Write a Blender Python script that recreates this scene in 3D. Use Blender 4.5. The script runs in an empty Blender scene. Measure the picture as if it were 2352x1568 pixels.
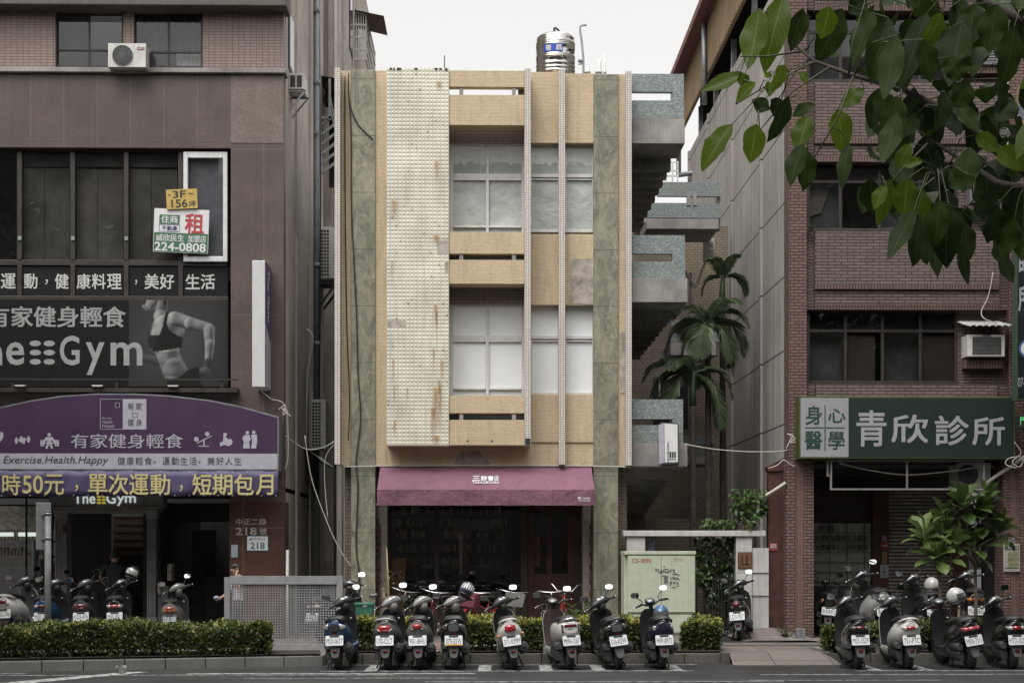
import bpy, math, random
import numpy as np
from mathutils import Vector, Matrix

# ------------------------------------------------------------------ camera, sky, sun, exposure
SC = bpy.context.scene
COL = SC.collection
R = math.radians
F_PX, HZ, CX, CAMH, YAW = 3800.0, 1263.0, 1176.0, 1.87, 68 / 3800.0
cam_d = bpy.data.cameras.new('camera')
cam_d.sensor_width = 36.0
cam_d.lens = F_PX / 2352 * 36
cam_d.shift_y = (HZ - 784) / 2352
cam_d.clip_end = 2000
cam = bpy.data.objects.new('camera', cam_d)
COL.objects.link(cam)
cam.location = (0, 0, CAMH)
cam.rotation_euler = (R(90), 0, -YAW)
SC.camera = cam

SUN_EL, SUN_AZ = 62.0, 205.0          # overcast noon light from high behind the camera
world = bpy.data.worlds.new('World')
SC.world = world
world.use_nodes = True
wt = world.node_tree
wt.nodes.clear()
sky = wt.nodes.new('ShaderNodeTexSky')
sky.sky_type = 'NISHITA'
sky.sun_disc = False
sky.sun_elevation = R(SUN_EL)
sky.sun_rotation = R(SUN_AZ)
sky.air_density = 1.0
sky.dust_density = 6.0
sky.ozone_density = 1.0
hs = wt.nodes.new('ShaderNodeHueSaturation')
hs.inputs['Saturation'].default_value = 0.04
bg = wt.nodes.new('ShaderNodeBackground')
bg.inputs['Strength'].default_value = 0.15
wo = wt.nodes.new('ShaderNodeOutputWorld')
wt.links.new(sky.outputs[0], hs.inputs['Color'])
wm = wt.nodes.new('ShaderNodeMix'); wm.data_type = 'RGBA'; wm.blend_type = 'MULTIPLY'; wm.inputs[0].default_value = 1.0; wm.inputs[7].default_value = (1.0, .985, .965, 1)
wt.links.new(hs.outputs[0], wm.inputs[6])
wt.links.new(wm.outputs[2], bg.inputs['Color'])
wt.links.new(bg.outputs[0], wo.inputs['Surface'])
sun_d = bpy.data.lights.new('sun', 'SUN')
sun_d.energy = 0.6
sun_d.angle = R(16)
sun_d.color = (1.0, 0.96, 0.90)
sun = bpy.data.objects.new('sun', sun_d)
COL.objects.link(sun)
sun.rotation_euler = (R(90 - SUN_EL), 0, R(180 - SUN_AZ) + math.pi)
SC.view_settings.view_transform = 'Standard'
SC.view_settings.look = 'None'
SC.view_settings.gamma = 1.0
SC.view_settings.exposure = 1.0
SC.cycles.max_bounces = 6
SC.cycles.transparent_max_bounces = 12
SC.cycles.use_denoising = True

# ------------------------------------------------------------------ pixel (2352 wide) -> metres
PR = [1115.0]
def _dir(px):
    u = (px - CX) / F_PX
    return math.sin(YAW) + u * math.cos(YAW), math.cos(YAW) - u * math.sin(YAW)
def X(px, Y):
    a, b = _dir(px)
    return Y * a / b
def Z(py, Y, pr=None):
    a, b = _dir(PR[0] if pr is None else pr)
    return CAMH - (py - HZ) / F_PX * (Y / b)
def P(px, py, Y):
    return Vector((X(px, Y), Y, Z(py, Y, px)))

# ------------------------------------------------------------------ mesh collector
class MB:
    def __init__(s, mat=None):
        s.v = []; s.f = []; s.mi = []; s.sm = []; s.mats = []; s.cur = 0; s.uv = None; s.cuts = []
        if mat: s.use(mat)
    def use(s, mat):
        if mat not in s.mats: s.mats.append(mat)
        s.cur = s.mats.index(mat)
        return s
    def add(s, vs, fs, smooth=False):
        b = len(s.v); s.cuts.append((b, len(s.f)))
        s.v.extend([tuple(q) for q in vs])
        for f in fs:
            s.f.append(tuple(i + b for i in f)); s.mi.append(s.cur); s.sm.append(smooth)
        return s
    def box(s, x0, x1, y0, y1, z0, z1):
        if x0 > x1: x0, x1 = x1, x0
        if y0 > y1: y0, y1 = y1, y0
        if z0 > z1: z0, z1 = z1, z0
        v = [(x0,y0,z0),(x1,y0,z0),(x1,y1,z0),(x0,y1,z0),(x0,y0,z1),(x1,y0,z1),(x1,y1,z1),(x0,y1,z1)]
        return s.add(v, [(0,3,2,1),(4,5,6,7),(0,1,5,4),(1,2,6,5),(2,3,7,6),(3,0,4,7)])
    def pbox(s, px0, py0, px1, py1, Y, d):
        "box whose front face fills the pixel rectangle at distance Y; d metres deep"
        return s.box(X(px0, Y), X(px1, Y), Y, Y + d, Z(py1, Y), Z(py0, Y))
    def obox(s, c, size, mat3):
        hx, hy, hz = size[0]/2, size[1]/2, size[2]/2
        v = [Vector(c) + mat3 @ Vector((a*hx, b*hy, e*hz)) for e in (-1,1) for a, b in ((-1,-1),(1,-1),(1,1),(-1,1))]
        return s.add(v, [(0,3,2,1),(4,5,6,7),(0,1,5,4),(1,2,6,5),(2,3,7,6),(3,0,4,7)])
    def bar(s, a, b, w, h=None):
        "square bar between two points"
        a, b = Vector(a), Vector(b); d = b - a
        if d.length < 1e-6: return s
        m = d.to_track_quat('Y', 'Z').to_matrix()
        return s.obox((a + b) / 2, (w, d.length, h or w), m)
    def tube(s, pts, r, n=8, cap=True, smooth=True):
        pts = [Vector(q) for q in pts]; k = len(pts)
        rs = r if isinstance(r, (list, tuple)) else [r] * k
        vs = []; fs = []
        t0 = (pts[1] - pts[0]).normalized()
        up = Vector((0,0,1)) if abs(t0.z) < .9 else Vector((1,0,0))
        nrm = t0.cross(up).normalized()
        for i, q in enumerate(pts):
            t = (pts[min(i+1,k-1)] - pts[max(i-1,0)])
            t = t.normalized() if t.length > 1e-9 else t0
            nrm = nrm - t * nrm.dot(t)
            nrm = nrm.normalized() if nrm.length > 1e-6 else t.orthogonal().normalized()
            bi = t.cross(nrm)
            for j in range(n):
                a = 2*math.pi*j/n
                vs.append(q + (nrm*math.cos(a) + bi*math.sin(a)) * rs[i])
        for i in range(k-1):
            for j in range(n):
                fs.append((i*n+j, i*n+(j+1)%n, (i+1)*n+(j+1)%n, (i+1)*n+j))
        s.add(vs, fs, smooth)
        if cap:
            b = len(s.v) - len(vs)
            s.f.append(tuple(b + j for j in reversed(range(n)))); s.mi.append(s.cur); s.sm.append(False)
            s.f.append(tuple(b + (k-1)*n + j for j in range(n))); s.mi.append(s.cur); s.sm.append(False)
        return s
    def cyl(s, a, b, r, n=16): return s.tube([a, b], r, n)
    def prism(s, pts, y0, y1):
        "polygon given as (x, z) pairs, extruded from y0 (front) to y1"
        k = len(pts)
        ar = sum(pts[i][0]*pts[(i+1)%k][1] - pts[(i+1)%k][0]*pts[i][1] for i in range(k))
        if ar < 0: pts = pts[::-1]
        v = [(x, y0, z) for x, z in pts] + [(x, y1, z) for x, z in pts]
        fs = [tuple(range(k)), tuple(reversed(range(k, 2*k)))]
        fs += [(i, i+k, (i+1)%k+k, (i+1)%k) for i in range(k)]
        return s.add(v, fs)
    def pprism(s, pp, Y, d):
        return s.prism([(X(a, Y), Z(b, Y)) for a, b in pp], Y, Y + d)
    def poly(s, pp, Y):
        "flat polygon of pixels at distance Y, facing the street"
        pts = [(X(a, Y), Z(b, Y)) for a, b in pp]
        k = len(pts)
        ar = sum(pts[i][0]*pts[(i+1)%k][1] - pts[(i+1)%k][0]*pts[i][1] for i in range(k))
        if ar < 0: pts = pts[::-1]
        return s.add([(x, Y, z) for x, z in pts], [tuple(range(k))])
    def loft(s, rings, cap=True, smooth=True, closed=True):
        n = len(rings[0]); vs = [q for r_ in rings for q in r_]; fs = []
        for i in range(len(rings)-1):
            for j in range(n if closed else n-1):
                fs.append((i*n+j, i*n+(j+1)%n, (i+1)*n+(j+1)%n, (i+1)*n+j))
        s.add(vs, fs, smooth)
        if cap:
            b = len(s.v) - len(vs); k = len(rings)
            s.f.append(tuple(b + j for j in reversed(range(n)))); s.mi.append(s.cur); s.sm.append(False)
            s.f.append(tuple(b + (k-1)*n + j for j in range(n))); s.mi.append(s.cur); s.sm.append(False)
        return s
    def lathe(s, prof, c, axis='Z', n=24, smooth=True):
        "prof: (radius, along) pairs"
        vs = []; fs = []; c = Vector(c)
        for r_, h in prof:
            for j in range(n):
                a = 2*math.pi*j/n; p, q = r_*math.cos(a), r_*math.sin(a)
                vs.append(c + (Vector((p, q, h)) if axis == 'Z' else Vector((h, p, q)) if axis == 'X' else Vector((q, h, p))))
        k = len(prof)
        for i in range(k-1):
            for j in range(n):
                fs.append((i*n+j, i*n+(j+1)%n, (i+1)*n+(j+1)%n, (i+1)*n+j))
        fs.append(tuple(reversed(range(n)))); fs.append(tuple((k-1)*n+j for j in range(n)))
        return s.add(vs, fs, smooth)
    def ell(s, c, r, n=14, m=8, rot=None):
        c = Vector(c); vs = []; fs = []
        for i in range(m+1):
            ph = math.pi*i/m
            for j in range(n):
                a = 2*math.pi*j/n
                q = Vector((r[0]*math.sin(ph)*math.cos(a), r[1]*math.sin(ph)*math.sin(a), r[2]*math.cos(ph)))
                vs.append(c + (rot @ q if rot else q))
        for i in range(m):
            for j in range(n):
                fs.append((i*n+j, (i+1)*n+j, (i+1)*n+(j+1)%n, i*n+(j+1)%n))
        return s.add(vs, fs, True)
    def text(s, body, px0, py0, px1, py1, Y, bold=0.0, shear=0.0):
        "letters fitted to a pixel rectangle on the plane at distance Y"
        return s.text3(body, Vector((X(px0, Y), Y, Z(py1, Y))), Vector((X(px1, Y) - X(px0, Y), 0, 0)), Vector((0, 0, Z(py0, Y) - Z(py1, Y))), bold, shear)
    def text3(s, body, o, ux, uz, bold=0.0, shear=0.0):
        if any(ord(q) > 0x2e80 for q in body):       # Han characters: thicken with shifted copies, each a hair prouder
            v, f = text_geo(body, 0.0, shear)
            n = ux.cross(uz).normalized(); k = bold*1.1
            for i, (a, b) in enumerate(((0,0),) if k <= 0 else ((-k,-k),(k,-k),(-k,k),(k,k))):
                s.add([o + ux*(x*(1-2*k)+k+a/max(1, len(body)*.7)) + uz*(y*(1-2*k)+k+b) + n*(.0006*i) for x, y in v], f)
            return s
        v, f = text_geo(body, min(bold, .016), shear)
        return s.add([o + ux * x + uz * y for x, y in v], f)
    def xform(s, m):
        s.v = [tuple(m @ Vector(q)) for q in s.v]
        return s
    def build(s, name, parent=None, local=False, bevel=0, loc=None, seg=2, kind=None):
        me = bpy.data.meshes.new(name)
        off = Vector((0,0,0))
        if parent is not None and not local:
            r_ = parent
            while r_.parent: r_ = r_.parent
            off = r_.location
        elif loc is not None and not local:
            off = Vector(loc)
        vs = np.array(s.v, dtype=np.float64).reshape(-1, 3) - np.array(off)
        me.from_pydata(vs.tolist(), [], s.f)
        for m in s.mats: me.materials.append(m)
        me.polygons.foreach_set('material_index', s.mi)
        me.polygons.foreach_set('use_smooth', s.sm)
        if s.uv is not None:
            ul = me.uv_layers.new(name='UVMap')
            arr = np.array(s.uv, dtype=np.float32)
            li = np.empty(len(me.loops), dtype=np.int32); me.loops.foreach_get('vertex_index', li)
            ul.data.foreach_set('uv', arr[li].ravel())
        me.update()
        o = bpy.data.objects.new(name, me)
        COL.objects.link(o)
        if parent is not None: o.parent = parent
        elif loc is not None: o.location = loc
        if bevel:
            b = o.modifiers.new('bevel', 'BEVEL'); b.width = bevel; b.segments = seg
            b.limit_method = 'ANGLE'; b.angle_limit = R(40)
        if kind: o['kind'] = kind
        return o

def each(mb, name, parent, bevel=0):
    "every solid of the collector as a part of its own"
    cuts = mb.cuts + [(len(mb.v), len(mb.f))]
    for (v0, f0), (v1, f1) in zip(cuts, cuts[1:]):
        q = MB(mb.mats[mb.mi[f0]]); q.v = mb.v[v0:v1]; q.f = [tuple(k-v0 for k in f) for f in mb.f[f0:f1]]; q.mi = [0]*(f1-f0); q.sm = mb.sm[f0:f1]
        if mb.uv: q.uv = mb.uv[v0:v1]
        o = q.build(name, parent, bevel=bevel)
    return o
_tc = {}
def text_geo(body, bold=0.0, shear=0.0):
    k = (body, bold, shear)
    if k in _tc: return _tc[k]
    cu = bpy.data.curves.new('lettering', 'FONT')
    cu.body = body; cu.size = 1; cu.offset = bold; cu.shear = shear; cu.resolution_u = 3
    ob = bpy.data.objects.new('lettering', cu)
    me = bpy.data.meshes.new_from_object(ob)
    v = np.array([tuple(q.co)[:2] for q in me.vertices]) if len(me.vertices) else np.zeros((1, 2))
    f = [tuple(p.vertices) for p in me.polygons]
    lo, hi = v.min(0), v.max(0)
    v = (v - lo) / np.maximum(hi - lo, 1e-6)
    bpy.data.objects.remove(ob); bpy.data.curves.remove(cu); bpy.data.meshes.remove(me)
    _tc[k] = (v.tolist(), f)
    return _tc[k]

def thing(name, label, cat, loc=(0,0,0), rot=(0,0,0), group=None):
    o = bpy.data.objects.new(name, None)
    COL.objects.link(o)
    o.location = loc; o.rotation_euler = rot
    o.empty_display_size = .1
    tag(o, label, cat, group)
    return o
def tag(o, label, cat, group=None):
    o['label'] = label; o['category'] = cat
    if group: o['group'] = group
    return o
def struct(mb, name, bevel=0):
    return mb.build(name, kind='structure', bevel=bevel)

# ------------------------------------------------------------------ materials
MATS = {}
class NT:
    "small node-tree writer"
    def __init__(s, name):
        s.m = bpy.data.materials.new(name); s.m.use_nodes = True
        s.t = s.m.node_tree; s.t.nodes.clear()
        s.out = s.n('ShaderNodeOutputMaterial')
    def n(s, ty, **kw):
        q = s.t.nodes.new(ty)
        for k, v in kw.items():
            if k.startswith('i_'):
                q.inputs[k[2:].replace('_', ' ')].default_value = v
            else: setattr(q, k, v)
        return q
    def l(s, a, b): s.t.links.new(a, b)
    def math(s, op, a, b=None, clamp=False):
        q = s.n('ShaderNodeMath', operation=op); q.use_clamp = clamp
        for i, w in enumerate((a, b)):
            if w is None: continue
            if isinstance(w, (int, float)): q.inputs[i].default_value = w
            else: s.l(w, q.inputs[i])
        return q.outputs[0]
    def mix(s, fac, a, b, mode='MIX'):
        q = s.n('ShaderNodeMix', data_type='RGBA', blend_type=mode)
        for sock, w in ((q.inputs[0], fac), (q.inputs[6], a), (q.inputs[7], b)):
            if isinstance(w, (int, float)): sock.default_value = w
            elif isinstance(w, (tuple, list)): sock.default_value = (*w[:3], 1)
            else: s.l(w, sock)
        return q.outputs[2]
    def ramp(s, fac, stops):
        q = s.n('ShaderNodeValToRGB'); e = q.color_ramp.elements
        while len(e) < len(stops): e.new(.5)
        for el, (p, c) in zip(e, stops):
            el.position = p; el.color = (c, c, c, 1) if isinstance(c, (int, float)) else (*c, 1)
        s.l(fac, q.inputs[0])
        return q.outputs[0]
    def obj(s):
        if not hasattr(s, '_o'): s._o = s.n('ShaderNodeTexCoord').outputs['Object']
        return s._o
    def noise(s, scale, detail=3, rough=.55, vec=None, dist=0):
        q = s.n('ShaderNodeTexNoise', i_Scale=scale, i_Detail=detail, i_Roughness=rough, i_Distortion=dist)
        s.l(vec or s.obj(), q.inputs['Vector'])
        return q.outputs['Fac']
    def scaled(s, v, sx, sy, sz):
        q = s.n('ShaderNodeMapping'); q.inputs['Scale'].default_value = (sx, sy, sz)
        s.l(v, q.inputs['Vector']); return q.outputs[0]
    def box_uv(s):
        "(along, up) coordinates on axis-aligned faces"
        if hasattr(s, '_b'): return s._b
        g = s.n('ShaderNodeNewGeometry')
        sp = s.n('ShaderNodeSeparateXYZ'); s.l(g.outputs['True Normal'], sp.inputs[0])
        so = s.n('ShaderNodeSeparateXYZ'); s.l(s.obj(), so.inputs[0])
        side = s.math('GREATER_THAN', s.math('ABSOLUTE', sp.outputs[0]), .7)
        top = s.math('GREATER_THAN', s.math('ABSOLUTE', sp.outputs[2]), .7)
        inv = s.math('SUBTRACT', 1.0, side)
        u = s.math('ADD', s.math('MULTIPLY', so.outputs[0], inv), s.math('MULTIPLY', so.outputs[1], side))
        v = s.math('ADD', s.math('MULTIPLY', so.outputs[2], s.math('SUBTRACT', 1.0, top)), s.math('MULTIPLY', so.outputs[1], top))
        c = s.n('ShaderNodeCombineXYZ'); s.l(u, c.inputs[0]); s.l(v, c.inputs[1])
        s._b = c.outputs[0]
        return s._b
    def brick(s, c1, c2, mortar, w, h, ms, offset=.5, vec=None, squash=1.0):
        q = s.n('ShaderNodeTexBrick', offset=offset)
        q.inputs['Color1'].default_value = (*c1, 1); q.inputs['Color2'].default_value = (*c2, 1)
        q.inputs['Mortar'].default_value = (*mortar, 1)
        q.inputs['Scale'].default_value = 1; q.inputs['Mortar Size'].default_value = ms
        q.inputs['Mortar Smooth'].default_value = .1
        q.inputs['Brick Width'].default_value = w; q.inputs['Row Height'].default_value = h
        s.l(vec or s.box_uv(), q.inputs['Vector'])
        return q
    def bsdf(s, col, rough=.6, metal=0.0, spec=.5, bump=None, bd=.01, coat=0.0, emit=None, trans=0.0, es=1.0):
        b = s.n('ShaderNodeBsdfPrincipled')
        for k, w in (('Base Color', col), ('Roughness', rough), ('Metallic', metal), ('Specular IOR Level', spec), ('Coat Weight', coat), ('Transmission Weight', trans)):
            if isinstance(w, (tuple, list)): b.inputs[k].default_value = (*w[:3], 1)
            elif isinstance(w, (int, float)): b.inputs[k].default_value = w
            else: s.l(w, b.inputs[k])
        if emit:
            b.inputs['Emission Color'].default_value = (*emit, 1); b.inputs['Emission Strength'].default_value = es
        if bump is not None:
            q = s.n('ShaderNodeBump'); q.inputs['Distance'].default_value = bd; q.inputs['Strength'].default_value = 1
            s.l(bump, q.inputs['Height']); s.l(q.outputs[0], b.inputs['Normal'])
        s.l(b.outputs[0], s.out.inputs['Surface'])
        return b

def plain(name, col, rough=.6, metal=0.0, var=.12, vs=6.0, bump=0.0, bs=40.0, spec=.5, coat=0.0, streak=0.0):
    "paint, plastic, metal, cloth: base colour with wear in patches and optional vertical streaks"
    if name in MATS: return MATS[name]
    t = NT(name)
    c = col
    if var:
        f = t.noise(vs, 4, .6)
        d = tuple(max(0, q * (1 - 2*var)) for q in col); u = tuple(min(1, q * (1 + 1.2*var)) for q in col)
        c = t.mix(t.ramp(f, [(.3, 0.0), (.7, 1.0)]), d, u)
    if streak:
        f = t.noise(5, 4, .6, t.scaled(t.obj(), 3, 3, .25))
        c = t.mix(t.math('MULTIPLY', t.ramp(f, [(.45, 0.0), (.75, 1.0)]), streak), c, tuple(q*.35 for q in col))
    rg = rough
    if var:
        rg = t.math('ADD', t.math('MULTIPLY', t.noise(vs*2.3, 3), .25), max(0.02, rough - .12))
    t.bsdf(c, rg, metal, spec, t.noise(bs, 4) if bump else None, bump, coat)
    MATS[name] = t.m
    return t.m

def tiled(name, c1, c2, grout, w, h, ms, offset=0.0, stain=.25, rough=.5, bd=.004, patch=None, spec=.4):
    "masonry or tile in courses with stain and patches"
    if name in MATS: return MATS[name]
    t = NT(name)
    b = t.brick(c1, c2, grout, w, h, ms, offset)
    f = t.noise(.9, 5, .65); f2 = t.noise(3.0, 4, .6, t.scaled(t.obj(), 3, 3, .35))
    c = t.mix(t.math('MULTIPLY', t.ramp(f, [(.4, 0.0), (.7, 1.0)]), stain), b.outputs['Color'], tuple(q*.55 for q in c2))
    c = t.mix(t.math('MULTIPLY', t.ramp(f2, [(.5, 0.0), (.8, 1.0)]), stain*1.2), c, tuple(q*.4 for q in c2))
    if patch:
        c = t.mix(t.math('MULTIPLY', t.ramp(t.noise(.6, 2), [(.5, 0.0), (.62, 1.0)]), .5), c, patch)
    h_ = t.math('SUBTRACT', t.math('MULTIPLY', t.noise(60, 2), .15), b.outputs['Fac'])
    t.bsdf(c, rough, 0.0, spec, h_, bd)
    MATS[name] = t.m
    return t.m

def stone(name, base, dark, light, speck=90.0, seam=None, rough=.45, seam_col=None):
    "granite slabs with speckle, stains and joints"
    if name in MATS: return MATS[name]
    t = NT(name)
    c = t.mix(t.ramp(t.noise(speck, 2, .8), [(.38, 0.0), (.62, 1.0)]), dark, light)
    c = t.mix(.55, c, base)
    c = t.mix(t.math('MULTIPLY', t.ramp(t.noise(1.1, 6, .7), [(.38, 0.0), (.62, 1.0)]), .65), c, tuple(q*.62 for q in base))
    c = t.mix(t.math('MULTIPLY', t.ramp(t.noise(1.6, 4, .6, t.scaled(t.obj(), 3, 3, .2)), [(.5, 0.0), (.75, 1.0)]), .3), c, tuple(min(1, q*1.5) for q in base))
    bump = t.noise(speck, 2)
    if seam:
        b = t.brick((0,0,0), (0,0,0), (1,1,1), seam[0], seam[1], .006, 0.0)
        c = t.mix(t.math('MULTIPLY', b.outputs['Fac'], .8), c, seam_col or tuple(q*.35 for q in base))
        pv = t.brick((.86,.86,.86), (1.08,1.08,1.08), (.9,.9,.9), seam[0], seam[1], .0, 0.0)
        c = t.mix(.8, c, pv.outputs['Color'], 'MULTIPLY')
    t.bsdf(c, rough, 0.0, .4, bump, .002)
    MATS[name] = t.m
    return t.m

def glass_mat(name, tint=(.6,.62,.62), refl=.12, rough=.02):
    "window glass: see-through with a mirror-like skin"
    if name in MATS: return MATS[name]
    t = NT(name)
    tr = t.n('ShaderNodeBsdfTransparent'); tr.inputs[0].default_value = (*tint, 1)
    gl = t.n('ShaderNodeBsdfGlossy'); gl.inputs['Roughness'].default_value = rough; gl.inputs[0].default_value = (.9,.92,.95,1)
    fr = t.n('ShaderNodeFresnel'); fr.inputs[0].default_value = 1.5
    gb = t.n('ShaderNodeNewGeometry')
    f = t.math('MULTIPLY', t.math('MULTIPLY', fr.outputs[0], refl / .04, True), t.math('SUBTRACT', 1.0, gb.outputs['Backfacing']))
    mx = t.n('ShaderNodeMixShader')
    t.l(f, mx.inputs[0]); t.l(tr.outputs[0], mx.inputs[1]); t.l(gl.outputs[0], mx.inputs[2])
    t.l(mx.outputs[0], t.out.inputs['Surface'])
    MATS[name] = t.m
    return t.m

def leaf_mat(name, c1, c2, vein=None, trans=.35, rough=.35, spec=.4):
    "leaves: two greens mixed leaf by leaf (random per island), light passing through"
    if name in MATS: return MATS[name]
    t = NT(name)
    g = t.n('ShaderNodeNewGeometry')
    c = t.mix(g.outputs['Random Per Island'], c1, c2)
    c = t.mix(t.math('MULTIPLY', t.noise(3.0, 2), .5), c, tuple(q*.5 for q in c1))
    if vein:
        uv = t.n('ShaderNodeTexCoord').outputs['UV']
        sp = t.n('ShaderNodeSeparateXYZ'); t.l(uv, sp.inputs[0])
        av = t.math('ABSOLUTE', t.math('SUBTRACT', sp.outputs[1], .5))
        w = t.math('ADD', t.math('MULTIPLY', sp.outputs[0], 9.0), t.math('MULTIPLY', av, -5.0))
        side = t.math('LESS_THAN', t.math('ABSOLUTE', t.math('SUBTRACT', t.math('FRACT', w), .5)), .055)
        mid = t.math('LESS_THAN', av, .022)
        c = t.mix(t.math('MULTIPLY', t.math('MAXIMUM', mid, t.math('MULTIPLY', side, .55)), .75), c, vein)
    b = t.bsdf(c, rough, 0.0, spec)
    tl = t.n('ShaderNodeBsdfTranslucent'); 
    if isinstance(c, tuple): tl.inputs[0].default_value = (*c, 1)
    else: t.l(c, tl.inputs[0])
    mx = t.n('ShaderNodeMixShader'); mx.inputs[0].default_value = trans
    t.l(b.outputs[0], mx.inputs[1]); t.l(tl.outputs[0], mx.inputs[2]); t.l(mx.outputs[0], t.out.inputs['Surface'])
    MATS[name] = t.m
    return t.m

def glow(name, col, s):
    if name in MATS: return MATS[name]
    t = NT(name); e = t.n('ShaderNodeEmission'); e.inputs[0].default_value = (*col, 1); e.inputs[1].default_value = s
    t.l(e.outputs[0], t.out.inputs['Surface']); MATS[name] = t.m
    return t.m
# ------------------------------------------------------------------ shared finishes
m_conc = plain('concrete', (.30,.28,.26), .85, var=.22, vs=1.2, bump=.004, bs=30, streak=.35)
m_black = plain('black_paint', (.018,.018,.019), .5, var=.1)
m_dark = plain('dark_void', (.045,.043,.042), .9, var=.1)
m_bronze = plain('bronze_frame', (.045,.038,.033), .45, .3, var=.15)
m_alu = plain('white_aluminium', (.62,.62,.62), .4, .1, var=.06, streak=.2)
m_white = plain('white_print', (.62,.62,.62), .5, var=.04)
m_offw = plain('appliance_white', (.55,.54,.50), .5, var=.1, streak=.35)
m_galv = plain('galvanised', (.28,.29,.30), .45, .6, var=.15)
m_cable = plain('black_cable', (.02,.02,.02), .6, var=0)
m_wcable = plain('white_cable', (.42,.40,.35), .6, var=.05)
m_glass = glass_mat('window_glass', (.90,.91,.91), .06)
m_dglass = glass_mat('tinted_glass', (.80,.80,.80), .05)
m_granite = stone('brown_granite', (.097,.070,.059), (.035,.025,.022), (.19,.15,.135), 48, (.64, 3.2), .5, (.16,.14,.13))
m_granite_l = stone('pale_granite', (.17,.13,.112), (.07,.05,.043), (.30,.24,.21), 40, None, .6)
m_granite_r = stone('red_granite', (.085,.042,.032), (.05,.024,.018), (.13,.07,.055), 90, (1.08, 1.15), .3, (.2,.16,.14))
m_ltile = tiled('pink_beige_tile', (.30,.225,.195), (.25,.185,.16), (.12,.095,.085), .115, .056, .006, 0.0, .2)
m_stucco = plain('beige_stucco', (.42,.38,.335), .85, var=.14, vs=.8, bump=.003, bs=25, streak=.5)
m_paper = plain('brown_paper_sheet', (.125,.115,.10), .8, var=.25, vs=1.5)
m_curtain = plain('grey_curtain', (.13,.13,.14), .9, var=.25, vs=3)
m_purple = plain('purple_panel', (.046,.019,.055), .45, var=.12, vs=1.0)
m_violet = plain('violet_banner', (.062,.048,.115), .6, var=.12, vs=2)
m_yprint = plain('yellow_print', (.50,.44,.20), .6, var=.05)
m_lilac = plain('pale_lilac', (.36,.35,.40), .5, var=.06)

PR[0] = 330.0
YL = 32.0
XS = X(652, YL)
apt = thing('apartment_building', 'tall brown granite and beige tile building with a gym poster and purple sign', 'building', (X(300, YL), YL, 0))
# --- cladding
mb = MB(m_ltile)
mb.pbox(-430, 12, 127, 155, YL+.04, .3); mb.pbox(283, 12, 307, 155, YL+.04, .3); mb.pbox(465, 12, 652, 155, YL+.04, .3)
each(mb, 'tile_wall', apt)
mb = MB(m_granite)
mb.pbox(-430, 166, 530, 328, YL, .3); mb.pbox(-430, 328, -91, 1475, YL-.01, .3)
mb.pbox(530, 328, 652, 1150, YL, .3)
mb.pbox(-90, 900, 530, 1128, YL+.02, .28)
mb.box(X(-90,YL), X(530,YL), YL, YL+.25, Z(340,YL), Z(328,YL))
each(mb, 'granite_cladding', apt, .006)
mb = MB(m_granite_l); mb.pbox(530, 168, 651, 328, YL-.008, .3); mb.build('pale_slab', apt, bevel=.006)
mb = MB(m_granite_r)
mb.pbox(527, 1150, 653, 1470, YL-.01, .75); mb.build('corner_pillar', apt, bevel=.01)
mb = MB(m_conc); mb.pbox(-430, 155, 656, 166, YL-.10, .42); mb.build('ledge', apt, bevel=.01)
mb = MB(plain('soffit_brown', (.10,.085,.075), .7)); mb.pbox(-430, -70, 658, 12, YL-.35, .7); mb.build('eave_beam', apt, bevel=.02)
# floors and core behind the windows
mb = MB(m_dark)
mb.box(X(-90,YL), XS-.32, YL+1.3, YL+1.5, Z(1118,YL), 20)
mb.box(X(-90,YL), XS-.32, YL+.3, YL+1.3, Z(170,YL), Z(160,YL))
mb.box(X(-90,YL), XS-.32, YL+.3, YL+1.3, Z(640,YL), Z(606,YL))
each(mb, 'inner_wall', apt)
# --- upper windows
def win(parent, px0, py0, px1, py1, Y, cols, rows, fw=4, mat=m_bronze, glass=m_dglass, deep=.12, thick=.05):
    "cols/rows: pixel positions of the dividing bars"
    f = MB(mat)
    f.pbox(px0, py0, px0+fw, py1, Y+deep-.03, thick+.02); f.pbox(px1-fw, py0, px1, py1, Y+deep-.03, thick+.02)
    f.pbox(px0+fw, py0, px1-fw, py0+fw, Y+deep-.03, thick+.02); f.pbox(px0+fw, py1-fw, px1-fw, py1, Y+deep-.03, thick+.02)
    for c in cols: f.pbox(c-fw/2, py0+fw, c+fw/2, py1-fw, Y+deep, thick)
    for r_ in rows: f.pbox(px0+fw, r_-fw/2, px1-fw, r_+fw/2, Y+deep-.008, thick)
    w = f.build('window', parent, bevel=.004)
    g = MB(glass); g.box(X(px0+fw, Y+deep), X(px1-fw, Y+deep), Y+deep+.02, Y+deep+.026, Z(py1-fw, Y), Z(py0+fw, Y)); g.build('pane', w)
    return w
def curtain(parent, px0, py0, px1, py1, Y, mat, amp=.025, waves=14):
    n = waves*6; rows = []
    x0, x1 = X(px0, Y), X(px1, Y); z0, z1 = Z(py1, Y), Z(py0, Y)
    rng = random.Random(int(px0))
    ph = [rng.uniform(-.6, .6) for _ in range(n+1)]
    for z, k in ((z1, .6), ((z0+z1)/2, 1), (z0, 1.2)):
        rows.append([(x0+(x1-x0)*i/n, Y+amp*k*math.sin(i/n*waves*2*math.pi+ph[i]), z) for i in range(n+1)])
    c = MB(mat); c.loft(rows, cap=False, closed=False)
    return c.build('curtain', parent)
w = win(apt, 127, 12, 283, 155, YL+.04, [205], [116])
w = win(apt, 307, 12, 465, 155, YL+.04, [387], [120])
curtain(w, 309, 30, 463, 118, YL+.32, m_curtain, waves=11)
curtain(w, 405, 121, 463, 155, YL+.28, plain('white_curtain', (.5,.5,.48), .9, var=.1), waves=6, amp=.015)
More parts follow.
